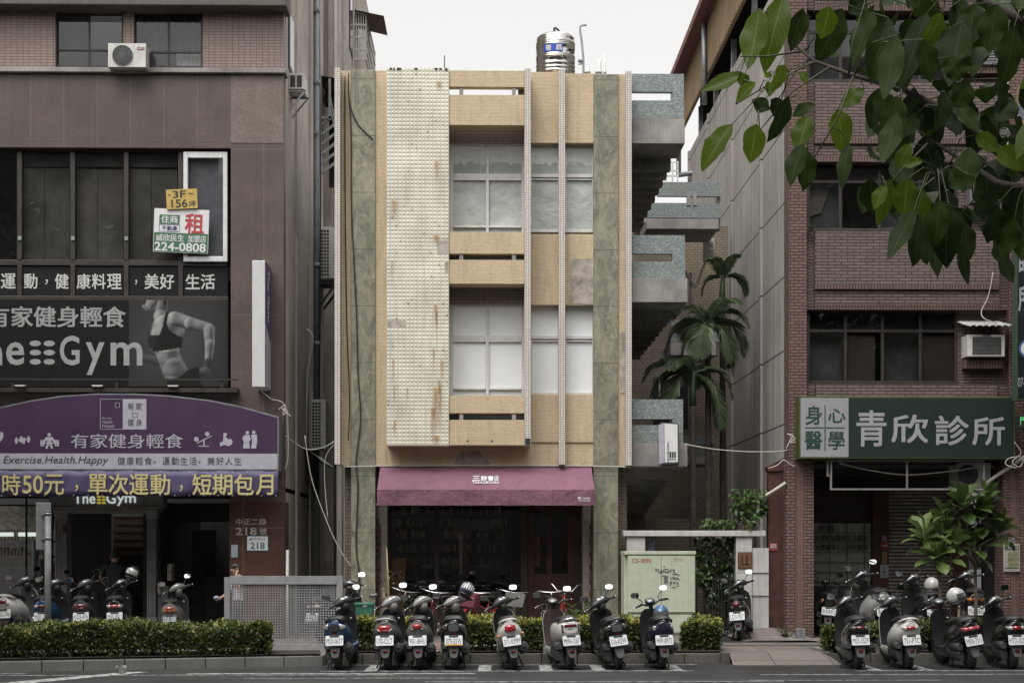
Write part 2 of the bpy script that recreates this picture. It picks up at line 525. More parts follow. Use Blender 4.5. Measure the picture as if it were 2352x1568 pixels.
w = MB(m_curtain); w.pbox(129, 14, 203, 112, YL+.5, .01); w.build('curtain', apt)
# --- long bronze window strip
mb = MB(m_bronze)
mb.pbox(-90, 340, 420, 349, YL+.14, .12); mb.pbox(-90, 597, 522, 610, YL+.14, .12); mb.pbox(-90, 680, 524, 690, YL+.12, .14)
for c in (44, 166, 289, 414): mb.pbox(c-5, 349, c+6, 597, YL+.13, .12); mb.pbox(c-5, 610, c+6, 680, YL+.13, .12)
strip = mb.build('window', apt, bevel=.006)
g = MB(m_dglass); g.box(X(-90,YL), X(410,YL), YL+.2, YL+.206, Z(597,YL), Z(349,YL)); g.build('pane', strip)
s = MB(m_paper)
rng = random.Random(5)
for a, b in ((54, 160), (176, 283), (299, 408)):
    s.pbox(a, 385+rng.uniform(-4,6), a+48, 596, YL+.30, .004); s.pbox(a+49, 384+rng.uniform(-4,6), b, 596, YL+.31, .004)
    s.pbox(a, 352, b, 384, YL+.34, .004)
each(s, 'paper_sheet', strip)
h = MB(m_galv)
for c in (45, 167, 290): h.pbox(c-4, 543, c+4, 552, YL+.10, .03)
each(h, 'latch', strip)
# white framed casement beside the strip
fm = MB(m_alu)
for a, b, c, d in ((421,348,431,600),(512,348,522,600),(431,348,512,362),(431,588,512,600)): fm.pbox(a, b, c, d, YL+.05, .12)
cw = fm.build('window', apt, bevel=.008)
g = MB(m_dglass); g.box(X(431,YL+.05), X(512,YL+.05), YL+.1, YL+.106, Z(588,YL+.05), Z(362,YL+.05)); g.build('pane', cw)
g = MB(plain('blue_grey_blind', (.20,.21,.235), .8, var=.1)); g.pbox(431, 362, 512, 588, YL+.2, .01); g.build('blind', cw)
# --- arcade at street level
mb = MB(plain('arcade_ceiling', (.09,.085,.08), .9)); mb.box(X(-90,YL), XS, YL+.3, YL+4.6, Z(1128,YL), Z(1118,YL)); mb.build('arcade_ceiling', apt)
YP = YL + 1.6
m_portal = plain('grey_portal', (.30,.29,.28), .7, var=.12)
mb = MB(m_portal)
def ZP(y): return Z(y, YP)
mb.pbox(112, 1100, 374, 1163, YP-.12, .5)
mb.pbox(118, 1163, 368, 1168, YP-.16, .5); mb.pbox(122, 1168, 362, 1178, YP-.12, .5)
for i in range(30): mb.pbox(122+i*8, 1168.4, 126+i*8, 1172, YP-.15, .03)
port = mb.build('portal', apt, bevel=.008)
for a, b in ((124, 155), (335, 360)):
    p = MB(m_portal); p.pbox(a+2, 1178, b-2, 1416, YP-.05, .4); p.pbox(a, 1416, b, 1470, YP-.1, .45); p.pbox(a, 1178, b, 1192, YP-.1, .45)
    n = 5
    for i in range(n):
        x = a+4+(b-a-8)*i/(n-1); p.pbox(x-1.3, 1194, x+1.3, 1414, YP-.075, .03)
    p.build('pilaster', port, bevel=.004)
l = MB(glow('lit_letter_white', (.75,.85,.80), .30))
l.text('The', 169, 1131, 219, 1156, YP-.14, .02); l.text('G', 244, 1131, 266, 1156, YP-.14, .02); l.text('ym', 268, 1138, 312, 1161, YP-.14, .02)
l.build('lettering', port)
l = MB(glow('lit_dot_yellow', (.8,.7,.12), .22))
for i in (0, 1):
    for y in (1141, 1148, 1155):
        l.pprism([(227+i*11+4.6*math.cos(a*math.pi/6), y-1+2.6*math.sin(a*math.pi/6)) for a in range(12)], YP-.15, .02)
each(l, 'dot', port)
l = MB(m_black)
for x in (148, 240): pass
l.pbox(142, 1371, 151, 1387, YP-.08, .03); l.build('intercom', port, bevel=.004)
l = MB(plain('dark_red_notice', (.08,.02,.02), .5)); l.pbox(144, 1206, 153, 1222, YP-.08, .02)
l.pprism([(147+5*math.cos(a*math.pi/8), 1337+5*math.sin(a*math.pi/8)) for a in range(16)], YP-.08, .01); each(l, 'notice', port)
# stairway behind the portal
st = MB(plain('brown_carpet_stair', (.038,.019,.010), .9, var=.2))
for i in range(14):
    z = .2 + i*.175; st.box(X(258, YP+1+i*.27), X(338, YP+1+i*.27), YP+1+i*.27, YP+5.2, z, z+.175)
o = st.build('stairway', apt)
st = MB(plain('stair_nosing', (.012,.008,.006), .8))
for i in range(14): z = .2+i*.175; st.box(X(262,YP+1+i*.27), X(336,YP+1+i*.27), YP+.985+i*.27, YP+1+i*.27, z+.14, z+.177)
st.build('nosing', o)
mb = MB(plain('hall_wall', (.05,.05,.048), .8))
mb.box(X(150,YP+1), X(254,YP+1), YP+1.0, YP+1.1, .18, ZP(1170)); mb.box(X(360,YP), X(364,YP), YP+.2, YP+5, .18, ZP(1150))
mb.box(X(340,YP+1), X(346,YP+1), YP+.5, YP+5, .18, ZP(1150)); mb.box(X(-90,YP+5), XS, YP+5.2, YP+5.4, 0, 6)
each(mb, 'hall_wall', apt)
# dark doorway with a grey wall and a counter
mb = MB(plain('grey_wall_paint', (.085,.082,.078), .8)); mb.box(X(414,34), X(470,34), YP+1.8, YP+1.9, .18, Z(1215,34)); mb.box(X(372,34), X(527,34), YP+1.9, YP+2.0, Z(1195,34), Z(1150,34)); each(mb, 'back_wall', apt)
mb = MB(m_black); mb.pbox(470, 1325, 528, 1470, YP+1.2, .5); mb.build('counter', apt)
mb = MB(plain('grey_cabinet', (.16,.16,.155), .6)); mb.pbox(362, 1345, 386, 1450, YP-.1, .4); mb.build('cabinet', apt, bevel=.01)
mb = MB(plain('cream_phone', (.32,.30,.25), .6)); mb.pbox(361, 1337, 368, 1364, YP-.2, .08); mb.pbox(384, 1294, 395, 1312, YP, .3); mb.pbox(384, 1313, 395, 1333, YP, .3); each(mb, 'phone_and_box', apt, .01)
# cafe window left of the portal
cf = win(apt, -90, 1140, 121, 1446, YP+.1, [60], [1160], glass=m_glass)
mb = MB(glow('fluorescent_tube', (.75,.80,.72), .6)); mb.pbox(-60, 1222, 30, 1231, YP+2.0, .05); mb.pbox(42, 1222, 118, 1231, YP+2.0, .05); each(mb, 'fluorescent_tube', cf)
mb = MB(plain('shop_shelf', (.22,.20,.16), .7, var=.3, vs=9)); mb.pbox(-90, 1160, 122, 1216, YP+2.2, .1)
for y in (1240, 1275, 1300): mb.pbox(-90, y, 122, y+5, YP+2.0, .35)
each(mb, 'shelf', cf)
mb = MB(plain('shelf_goods', (.22,.20,.15), .7, var=.45, vs=30)); rng = random.Random(3)
for y in (1240, 1275):
    for i in range(22): 
        a = -60+i*8; mb.pbox(a, y-rng.uniform(8,20), a+6, y, YP+2.1, .12)
each(mb, 'goods', cf)
mb = MB(plain('teal_cup_stack', (.10,.15,.14), .6))
for x, y in ((90,1240),(104,1285),(122,1282),(138,1290)): mb.cyl((X(x*.9,YP+.9), YP+.9, .9), (X(x*.9,YP+.9), YP+.9, Z(y,YP+.9)), .07, 12)
each(mb, 'cup_stack', cf)
mb = MB(m_black); mb.text('OFF', 112, 1378, 150, 1400, YP-.16, .02); mb.mats[0] = m_white; mb.build('lettering', cf)
# --- long flank towards the alley
mb = MB(m_stucco)
mb.box(XS-.3, XS, YL+.3, 39.9, .0, 20); mb.box(XS-.3, XS, 42.3, 57, .0, 20); mb.box(XS-.3, XS-.22, 39.9, 42.3, 0, 20)
for y in (33.9, 36.6, 45.2, 48.6): mb.box(XS-.02, XS+.045, y, y+.5, 0, 20)
each(mb, 'side_wall', apt)
mb = MB(m_dark); mb.box(X(-90,YL), XS-.3, 56.8, 57, 0, 20); mb.box(X(-90,YL), XS-.3, YL+.3, 57, 19.8, 20); each(mb, 'roof', apt)
def sidewin(y0, y1, py0, py1, ym):
    z0, z1 = Z(py1, ym, 700), Z(py0, ym, 700)
    f = MB(m_bronze)
    f.box(XS, XS+.03, y0, y1, z0, z1)
    w = f.build('window', apt)
    g = MB(plain('dark_pane', (.03,.032,.034), .12, var=0)); g.box(XS+.02, XS+.034, y0+.07, y1-.07, z0+.07, z1-.07); g.build('pane', w)
sidewin(32.7, 33.5, 30, 165, 33.0)
sidewin(47.6, 49.0, -20, 130, 48.5)
sidewin(44.0, 44.9, 330, 420, 44.5)
mb = MB(plain('brown_shutter', (.07,.045,.03), .7)); mb.box(XS-.2, XS-.1, 40.0, 42.2, Z(210, 41, 750), 20)
mb.box(XS-.06, XS+.05, 39.9, 42.3, Z(216,41,750), Z(208,41,750)); each(mb, 'brown_shutter', apt)
# window cage and small awning far along the flank
cage = MB(m_offw); y0, y1 = 49.4, 53.5; xo = XS+.36
for z in (Z(150,50,830), Z(128,50,830), Z(100,50,830), Z(72,50,830), Z(45,50,830)): cage.bar((XS,y0,z),(xo,y0,z),.05); cage.bar((xo,y0,z),(xo,y1,z),.05)
for i in range(6):
    x = XS+.36*i/5; cage.bar((x,y0,Z(150,50,830)),(x,y0,Z(42,50,830)),.03)
for i in range(1, 9):
    y = y0+(y1-y0)*i/8; cage.bar((xo,y,Z(150,50,830)),(xo,y,Z(42,50,830)),.03)
cage.build('window_cage', apt)
aw = MB(plain('brown_sheet_awning', (.11,.08,.06), .7)); aw.loft([[(XS,y0-.2,Z(42,50,830)),(XS,y0+1.6,Z(42,50,830))],[(XS+.9,y0-.2,Z(56,50,830)),(XS+.9,y0+1.6,Z(58,50,830))],[(XS+.92,y0-.2,Z(62,50,830)),(XS+.92,y0+1.6,Z(62,50,830))]], cap=False, closed=False, smooth=False)
aw.build('window_awning', apt)

# ------------------------------------------------------------------ things on and before the left building
def ac_outdoor(label, px0, py0, px1, py1, Y, d, grid=False, name='air_conditioner', badge=None, group=None):
    t = thing(name, label, 'air conditioner', (X((px0+px1)/2, Y), Y, Z(py1, Y)), group=group)
    b = MB(m_offw); b.pbox(px0, py0, px1, py1-1, Y, d); b.pbox(px0+2, py1-1.5, px0+8, py1, Y+.02, d-.04); b.pbox(px1-8, py1-1.5, px1-2, py1, Y+.02, d-.04)
    b.build('casing', t, bevel=.012)
    w, h = px1-px0, py1-py0
    if grid:
        k = MB(m_black); k.pbox(px0+w*.12, py0+h*.05, px1-w*.3, py1-h*.05, Y-.004, .01); k.build('coil', t)
        g = MB(m_offw)
        for i in range(4): x = px0+w*(.12+.58*i/3); g.pbox(x-.7, py0+h*.05, x+.7, py1-h*.05, Y-.012, .012)
        n = int(h/8)
        for i in range(n+1): y = py0+h*(.05+.9*i/n); g.pbox(px0+w*.12, y-.8, px1-w*.3, y+.8, Y-.010, .01)
        g.build('grille', t)
    else:
        cx, cy, r_ = px0+w*.49*.95-w*.08, (py0+py1)/2, h*.42
        c = Vector((X(cx, Y), Y, Z(cy, Y))); rm = r_*Y/F_PX
        k = MB(m_black); k.lathe([(rm, -.003), (rm, -.004)], c, 'Y', 28, False); k.build('fan_opening', t)
        g = MB(plain('grille_grey', (.17,.17,.165), .5))
        for q in (.25, .45, .63, .8, .97):
            g.tube([c+Vector((rm*q*math.cos(a*math.pi/12), -.015, rm*q*math.sin(a*math.pi/12))) for a in range(25)], .006, 5, False)
        for a in range(0, 12): g.bar(c+Vector((0,-.015,0)), c+Vector((rm*math.cos(a*math.pi/6), -.015, rm*math.sin(a*math.pi/6))), .007)
        g.build('grille', t)
        if badge:
            k = MB(plain('badge_red', (.18,.03,.03), .5)); k.pbox(px1-w*.23, py0+h*.16, px1-w*.04, py0+h*.27, Y-.006, .006)
            k.use(m_white); k.text(badge, px1-w*.21, py0+h*.18, px1-w*.06, py0+h*.25, Y-.008, .02); k.build('badge', t)
    return t
PR[0] = 330
ac_outdoor('white outdoor air conditioner on the ledge below the two upper windows', 248, 100, 335, 156, YL-.30, .34, badge='SANYO')
PR[0] = 700
t = thing('window_air_conditioner', 'small white window air conditioner on a slanted bracket high on the side wall', 'air conditioner', (XS, 32.8, Z(205,32.8)))
b = MB(m_offw); b.box(XS, XS+.30, 32.8, 33.45, Z(205,32.8), Z(168,32.8)); b.build('casing', t, bevel=.012)
b = MB(m_black); b.box(XS+.03, XS+.13, 32.79, 32.81, Z(200,32.8), Z(174,32.8)); b.box(XS+.16, XS+.26, 32.79, 32.81, Z(200,32.8), Z(174,32.8)); b.build('vent', t)
b = MB(m_galv)
for y in (32.85, 33.4): b.bar((XS,y,Z(205,32.8)-.02),(XS+.34,y,Z(205,32.8)-.02),.03); b.bar((XS+.32,y,Z(207,32.8)),(XS,y,Z(253,32.8)),.03)
b.build('bracket', t)
ac_outdoor('grey outdoor air conditioner with grid grille on the high rack in the alley', 733, 521, 766, 640, 39.3, .8, True, group='air conditioners in the left alley')
ac_outdoor('grey outdoor air conditioner with grid grille above the tin roof in the alley', 712, 917, 748, 1031, 36.6, .8, True, group='air conditioners in the left alley')
t = MB(m_black)
for i in range(7): t.box(XS, XS+.42, 39.2+i*.12, 39.26+i*.12, Z(652,39.3), Z(648,39.3))
for y in (39.2, 40.0):
    t.bar((XS,y,Z(644,39.3)),(XS+.42,y,Z(644,39.3)),.05); t.bar((XS+.42,y,Z(646,39.3)),(XS,y,Z(700,39.3)),.05)
t.bar((XS+.42,39.2,Z(644,39.3)),(XS+.42,40.0,Z(644,39.3)),.05)
tag(t.build('wall_rack', loc=(XS,39.2,Z(650,39.3))), 'black steel wall rack under the upper grid air conditioner', 'rack')
t = MB(m_galv); t.loft([[(XS,35.5,Z(1028,36)),(XS,38.5,Z(1028,36))],[(X(748,36.2),35.5,Z(1062,36)),(X(748,36.2),38.5,Z(1062,36))],[(X(748,36.2),35.5,Z(1068,36)),(X(748,36.2),38.5,Z(1068,36))],[(XS,35.5,Z(1036,36)),(XS,38.5,Z(1036,36))]], closed=False, smooth=False)
tag(t.build('tin_roof', loc=(XS,35.5,Z(1062,36))), 'sloping grey tin roof sheet low in the left alley', 'roof sheet')
# black hood and slatted metal frame stuck between the buildings
t = thing('slatted_frame', 'black hooded metal frame with slanting slats squeezed high in the left alley', 'metal frame', (XS, 39.5, Z(400,40)))
b = MB(m_black); b.loft([[(XS,39.4,Z(190,40)),(XS,41.5,Z(190,40))],[(XS+.34,39.4,Z(196,40)),(XS+.34,41.5,Z(196,40))],[(XS+.36,39.4,Z(345,40)),(XS+.36,41.5,Z(345,40))]], cap=False, closed=False, smooth=False); b.box(XS,XS+.36,41.4,41.5,Z(400,40),Z(196,40)); b.build('hood', t)
b = MB(m_galv)
for i in range(6): z = Z(285+i*22,40); b.bar((XS,39.5,z-.15),(XS+.35,39.5,z+.13),.06)
b.bar((XS+.2,39.45,Z(196,40)),(XS+.2,39.45,Z(290,40)),.06); b.bar((XS,39.45,Z(284,40)),(XS+.24,39.45,Z(284,40)),.06); b.bar((XS+.22,39.45,Z(240,40)),(XS+.36,39.45,Z(310,40)),.03); b.bar((XS+.22,39.45,Z(262,40)),(XS+.36,39.45,Z(330,40)),.03); b.build('slat', t)
b = MB(plain('rusty_drum', (.14,.13,.12), .6)); b.lathe([(.0,0),(.11,0),(.12,.2),(.11,.4),(0,.4)], (XS+.12,40.2,Z(240,40)), 'Z', 14); b.build('drum', t)
# drainpipes
t = MB(plain('grey_drainpipe', (.16,.175,.19), .5, var=.12)); t.tube([(XS+.07,37.6,Z(1140,37.6)),(XS+.07,37.6,15.5)], .064, 12)
for y in (25, 190, 610, 790): t.lathe([(.075,-.06),(.075,.06)], (XS+.07,37.6,Z(y,37.6)), 'Z', 12)
for y in (25, 305): t.bar((XS,37.5,Z(y+3,37.6)),(XS+.15,37.5,Z(y+3,37.6)),.03)
tag(t.build('drainpipe', loc=(XS+.07,37.6,Z(1140,37.6))), 'thick grey drainpipe running down the alley flank', 'pipe')
t = MB(m_stucco); t.tube([(XS+.05,42.5,0.2),(XS+.05,42.5,16)], .045, 10); tag(t.build('drainpipe', loc=(XS+.05,42.5,.2)), 'thinner beige drainpipe behind the thick grey one in the alley', 'pipe')
def cable(name, label, pts, r, mat, n=5, sag=None):
    "smooth cable through points"
    pts = [Vector(p) for p in pts]; out = []
    for i in range(len(pts)-1):
        p0 = pts[max(i-1,0)]; p1 = pts[i]; p2 = pts[i+1]; p3 = pts[min(i+2,len(pts)-1)]
        for k in range(6):
            u = k/6; out.append(.5*((2*p1)+(p2-p0)*u+(2*p0-5*p1+4*p2-p3)*u*u+(3*p1-p0-3*p2+p3)*u**3))
    out.append(pts[-1])
    m = MB(mat); m.tube(out, r, n)
    return tag(m.build(name, loc=pts[0]), label, 'cable')
cable('cable', 'thin black cable hanging straight down the side wall under the bracketed air conditioner', [(XS+.02,34.0,15),(XS+.03,34.0,9),(XS+.02,34.02,4.5)], .018, m_cable)
cable('cable', 'dark cable running down behind the grey drainpipe', [(XS+.02,38.6,15),(XS+.06,38.6,10),(XS+.03,38.6,5)], .018, m_cable)
cable('hose', 'thick pale hose curling down the alley wall', [P(704,757,36),P(716,772,36),P(716,800,36),P(708,850,36),P(704,920,36),P(702,1000,36),P(702,1060,36)], .035, m_wcable, 8)
cable('cable', 'white cable looping from the purple sign across the alley', [P(590,890,31.4),P(622,915,31.5),P(656,935,31.6),P(662,1040,31.7),P(655,1078,31.7)], .010, m_wcable)
cable('cable', 'white cable strung across the alley to the left fin', [P(656,1000,31.8),P(700,1030,32.2),P(740,1028,32.2),P(770,1012,32.3)], .009, m_wcable)
cable('cable', 'long white cable dropping from the alley to the left marble column', [P(700,1000,32.5),P(716,1100,32.4),P(752,1200,32.3),P(780,1260,32.28),P(808,1302,32.26)], .010, m_wcable)
cable('cable', 'second white cable dangling in the alley beside the longer one', [P(772,1015,32.4),P(748,1050,32.5),P(746,1110,32.5),P(753,1190,32.4)], .009, m_wcable)
cable('cable', 'tangle of white wire at the right tip of the purple sign', [P(640,940,31.5),P(655,930,31.5),P(650,952,31.5),P(660,944,31.5),P(648,938,31.5),P(668,956,31.5)], .010, m_wcable)
PR[0] = 330
# --- window slogan panels
t = thing('slogan_panel', 'black window panels with white lettering about sport and good life', 'sign', (X(200,YL), YL+.16, Z(680,YL)))
b = MB(plain('panel_black', (.010,.010,.011), .6, var=.1, spec=.2))
for a, c in ((-90,38),(51,160),(173,283),(296,408),(421,523)): b.pbox(a, 611, c, 680, YL+.17, .04)
b.build('panel', t)
b = MB(plain('silver_letter', (.52,.52,.50), .5, var=.03))
for s_, a, c in (('運',2,36),('動',55,86),('，',104,110),('健',126,158),('康',176,208),('料',211,243),('理',246,279),('，',310,315),('美',332,365),('好',367,400),('生',426,459),('活',461,494)):
    if s_ == '，': b.text(s_, a, 642, c, 654, YL+.165, .01)
    else: b.text(s_, a, 629, c, 664, YL+.165, .012)
b.build('lettering', t)
# --- gym poster
YG = YL+.10
t = thing('gym_poster', 'black gym poster with silver lettering and a runner photograph', 'poster', (X(200,YG), YG, Z(888,YG)))
b = MB(plain('poster_black', (.010,.010,.011), .6, var=.1, spec=.15)); b.pbox(-90, 690, 525, 888, YG, .05)
b.use(plain('poster_grey', (.028,.028,.03), .6, var=.2, vs=1.5, spec=.15)); b.pprism([(330,693),(522,693),(522,880),(330,880),(300,830),(310,740)], YG-.003, .003)
b.build('panel', t)
b = MB(plain('poster_silver', (.30,.30,.295), .4, var=.06))
b.text('有家健身輕食', -32, 704, 292, 752, YG-.006, .012)
b.text('e', 14, 786, 56, 839, YG-.006, .02); b.text('G', 137, 771, 183, 839, YG-.006, .02); b.text('y', 197, 786, 240, 861, YG-.006, .02); b.text('m', 254, 786, 327, 839, YG-.006, .02)
b.text('h', -40, 771, 5, 839, YG-.006, .02)
for i in (0, 1):
    for y in (789, 810, 831): b.pprism([(81+i*32+13*math.cos(a*math.pi/10), y+6.5*math.sin(a*math.pi/10)) for a in range(20)], YG-.006, .005)
b.build('lettering', t)
def cp(l): return [(x/2.905, 516.8+y/2.905) for x, y in l]
# the runner: a printed black and white photograph, toned limb by limb as a printed picture on the panel
def printed(nm):
    t_ = NT(nm); at = t_.n('ShaderNodeAttribute', attribute_name='print'); t_.bsdf(t_.mix(.06, at.outputs['Color'], (.05,.05,.05)), .6, 0, .15); MATS[nm] = t_.m
    return t_.m
CAPS = [ # start, radius, end, radius, tone
 ((955,880),24,(1045,905),30,.30),((1030,500),52,(1000,545),36,.95),((960,545),12,(985,560),20,.9),((1088,500),34,(1072,610),46,.55),((1072,610),50,(1150,700),85,.9),((1110,690),100,(1100,780),106,.95),
 ((1110,790),92,(1125,880),78,.95),((1125,880),78,(1160,960),84,.85),((1165,965),84,(1185,1010),88,.7),((1165,625),52,(1270,655),44,1.0),((1270,655),44,(1395,690),38,.95),((1395,695),40,(1400,790),33,.9),((1400,790),33,(1392,905),24,.85),((1390,915),30,(1375,975),32,.12),((1370,975),34,(1290,990),30,.3)]
GW, GH = 108, 112
gx0, gx1, gy0, gy1 = 860, 1500, 500, 1090
vs = []; cs = []
def inpoly(x, y, P_):
    r_ = False; k = len(P_)
    for i in range(k):
        (x0_, y0_), (x1_, y1_) = P_[i], P_[(i+1)%k]
        if (y0_ > y) != (y1_ > y) and x < (x1_-x0_)*(y-y0_)/(y1_-y0_)+x0_: r_ = not r_
    return r_
BRA = [(985,760),(1000,735),(1060,735),(1085,680),(1095,620),(1112,575),(1128,585),(1110,650),(1130,700),(1175,730),(1222,752),(1212,815),(1130,830),(1030,848),(995,810)]
PANT = [(1190,1016),(1255,965),(1330,940),(1340,1040),(1360,1090),(1110,1090),(1110,1035)]
HAIR = [(1090,500),(1112,500),(1110,545),(1098,530)]
for j_ in range(GH+1):
    for i in range(GW+1):
        x = gx0+(gx1-gx0)*i/GW; y = gy0+(gy1-gy0)*j_/GH
        glow_ = .020+.030*math.exp(-(((x-1150)/330)**2+((y-760)/330)**2)); c = glow_
        for (ax_, ay), ra, (bx_, by), rb, tone in CAPS:
            dx_, dy_ = bx_-ax_, by-ay; u = max(0, min(1, ((x-ax_)*dx_+(y-ay)*dy_)/(dx_*dx_+dy_*dy_))); qx, qy = x-ax_-u*dx_, y-ay-u*dy_; r_ = ra+(rb-ra)*u; d = math.hypot(qx, qy)/r_
            if d < 1:
                nx_, ny_ = qx/r_, qy/r_; nz_ = math.sqrt(max(0, 1-d*d))
                lit = max(0, -.62*nx_-.45*ny_+.25*nz_)+.75*max(0, nx_*.8-.2*ny_-.15)**1.5+.05
                tex = .78+.22*math.sin(x*.055+y*.031)*math.sin(y*.047-x*.02)
                e_ = min(1, (1-d)*9); v_ = .018+.56*tone*min(1.1, lit)**1.1*tex; c = c*(1-e_)+v_*e_
        if y > 845 and y < 1010 and 1040 < x < 1200 and c > .05: c *= .55+.45*abs(math.sin((y-850)*.042))*(.4+.6*abs(math.sin((x-1125)*.03)))
        if inpoly(x, y, BRA): c = .008+.012*max(0, 1-abs(x-1010)/70)
        if inpoly(x, y, PANT): c = .010
        if inpoly(x, y, HAIR): c = .01
        q = cp([(x, y)])[0]; vs.append((X(q[0],YG), YG-.0052, Z(min(q[1], 887.5),YG))); cs.append((c, c*.985, c*.96, 1))
fig = MB(printed('runner_photograph'))
fig.add(vs, [(j_*(GW+1)+i, (j_+1)*(GW+1)+i, (j_+1)*(GW+1)+i+1, j_*(GW+1)+i+1) for j_ in range(GH) for i in range(GW)])
fo = fig.build('runner_print', t); ca = fo.data.color_attributes.new('print', 'FLOAT_COLOR', 'POINT'); ca.data.foreach_set('color', np.array(cs, dtype=np.float32).ravel())
t = thing('floodlight_rail', 'dark metal rail with three small floodlights under the gym poster', 'rail', (X(250,YL-.3), YL-.3, Z(905,YL-.3)))
b = MB(m_bronze); b.pbox(-90, 869, 546, 873, YL-.28, .05); b.pbox(-90, 890, 545, 900, YL-.28, .30)
for x in (25, 265, 506): b.pbox(x, 873, x+6, 890, YL-.26, .04)
b.build('rail', t)
for x in (32, 210, 384):
    b = MB(plain('lamp_face', (.55,.55,.52), .3)); b.pprism([(x,884),(x+26,884),(x+23,887),(x+2,887)], YL-.36, .14); b.build('floodlight', t)
# --- purple arched sign
YS = YL-.62
arch = [(-95,955),(-60,947),(0,935),(69,919.6),(138,909),(220,903.5),(310,903.5),(389,907.5),(482,918),(551,931.6),(640,955.7)]
t = thing('gym_sign', 'long purple arched sign of the gym with white icons and lettering', 'sign', (X(300,YS), YS, Z(1080,YS)))
b = MB(m_galv); b.pprism(arch+[(640,1080),(-95,1080)], YS, .55); b.build('box', t)
b = MB(m_purple); b.pprism([(x+(-3 if x > 600 else 0), y+3) for x, y in arch]+[(637,1041),(-95,1041)], YS-.012, .012); b.build('face', t)
b = MB(m_lilac); b.pprism([(-95,1041),(637,1041),(637,1077),(-95,1077)], YS-.012, .012); b.build('white_strip', t)
b = MB(m_lilac); YI = YS-.018
b.text('有家健身輕食', 162, 996, 421, 1029, YI, .004)
b.build('lettering', t); b = MB(m_lilac); b.pprism([(282,916),(336,916),(336,986),(282,986)], YI, .006)
for q in ([(230,916),(282,916),(282,917),(230,917)],[(230,985),(282,985),(282,986),(230,986)],[(230,917),(231,917),(231,985),(230,985)]): b.pprism(q, YI, .006)
for q in ([(264,925),(275,925),(275,926),(264,926)],[(264,935),(275,935),(275,936),(264,936)],[(264,926),(265,926),(265,935),(264,935)],[(274,926),(275,926),(275,935),(274,935)]): b.pprism(q, YI, .005)
b.text('Exercise', 234, 957, 256, 962, YI, .0, .3); b.text('Health', 234, 965, 258, 972, YI, .0, .3); b.text('Happy', 234, 974, 264, 983, YI, .0, .3)
b.build('logo', t); b = MB(m_lilac); b.text('♥', -14, 992, 8, 1018, YI, .02)
b.build('icon', t)
def circ(x, y, r_, n=14): return [(x+r_*math.cos(2*math.pi*i/n), y+r_*math.sin(2*math.pi*i/n)) for i in range(n)]
for x0, y0 in ((33,1004),(44,1001)): # dumbbells
    b = MB(m_lilac)
    b.pprism([(x0,y0+6),(x0+26,y0+6),(x0+26,y0+9),(x0,y0+9)], YI, .005)
    for q in (2, 19): b.pprism([(x0+q,y0+1),(x0+q+5,y0+1),(x0+q+5,y0+15),(x0+q,y0+15)], YI-.001, .006)
    b.build('icon', t)
b = MB(m_lilac); b.pprism(circ(113,998,4), YI, .005); b.pprism([(106,1003),(120,1003),(128,1014),(124,1016),(118,1010),(118,1018),(122,1030),(117,1030),(113,1020),(109,1030),(104,1030),(108,1018),(108,1010),(102,1016),(98,1014)], YI, .005)
b.pprism([(92,1016),(136,1016),(136,1019),(92,1019)], YI-.001, .006)
for x in (93, 98, 126, 131): b.pprism([(x,1010),(x+4,1010),(x+4,1025),(x,1025)], YI-.002, .006)
b.build('icon', t); b = MB(m_lilac); b.pprism([(452,1016),(486,999),(487,1001),(453,1018)], YI, .005); b.pprism([(467,1010),(470,1010),(470,1023),(467,1023)], YI-.001, .006); b.pprism([(456,1023),(480,1023),(480,1025),(456,1025)], YI, .005)
b.pprism(circ(451,1008,5.5), YI-.001, .006); b.pprism(circ(476,996,5), YI-.001, .006)
b.build('icon', t); b = MB(m_lilac); b.pprism([(513,994),(519,993),(522,997),(518,1002),(524,1008),(530,1007),(534,1012),(533,1019),(526,1024),(515,1021),(505,1025),(505,1016),(512,1013),(513,1004)], YI, .005)
b.build('icon', t); b = MB(m_lilac); b.pprism(circ(568,993,4), YI, .005); b.pprism(circ(583,992,4), YI, .005); b.pprism([(561,998),(573,998),(576,1008),(572,1014),(574,1029),(558,1029),(560,1014),(556,1006)], YI, .005); b.pprism([(577,997),(590,997),(591,1012),(588,1029),(577,1029),(579,1013)], YI, .005)
b.build('icon', t)
b = MB(plain('print_dark', (.05,.045,.07), .5))
for s_, x, y in (('有',293,925),('家',312,925),('健',293,962),('身',312,962)): b.text(s_, x, y, x+14, y+16, YI-.004, -.004)
for q in ([(304,948),(316,948),(316,949),(304,949)],[(304,958),(316,958),(316,959),(304,959)],[(304,949),(305,949),(305,958),(304,958)],[(315,949),(316,949),(316,958),(315,958)]): b.pprism(q, YI-.003, .003)
b.text('Exercise.Health.Happy', 7, 1047, 249, 1069, YI, 0, .25)
for i, s_ in enumerate('健康輕食。運動生活。美好人生'):
    x = 270+i*20.6
    if s_ == '。': b.text(s_, x, 1058, x+5, 1063, YI)
    else: b.text(s_, x, 1049, x+17, 1067, YI)
b.build('print', t)
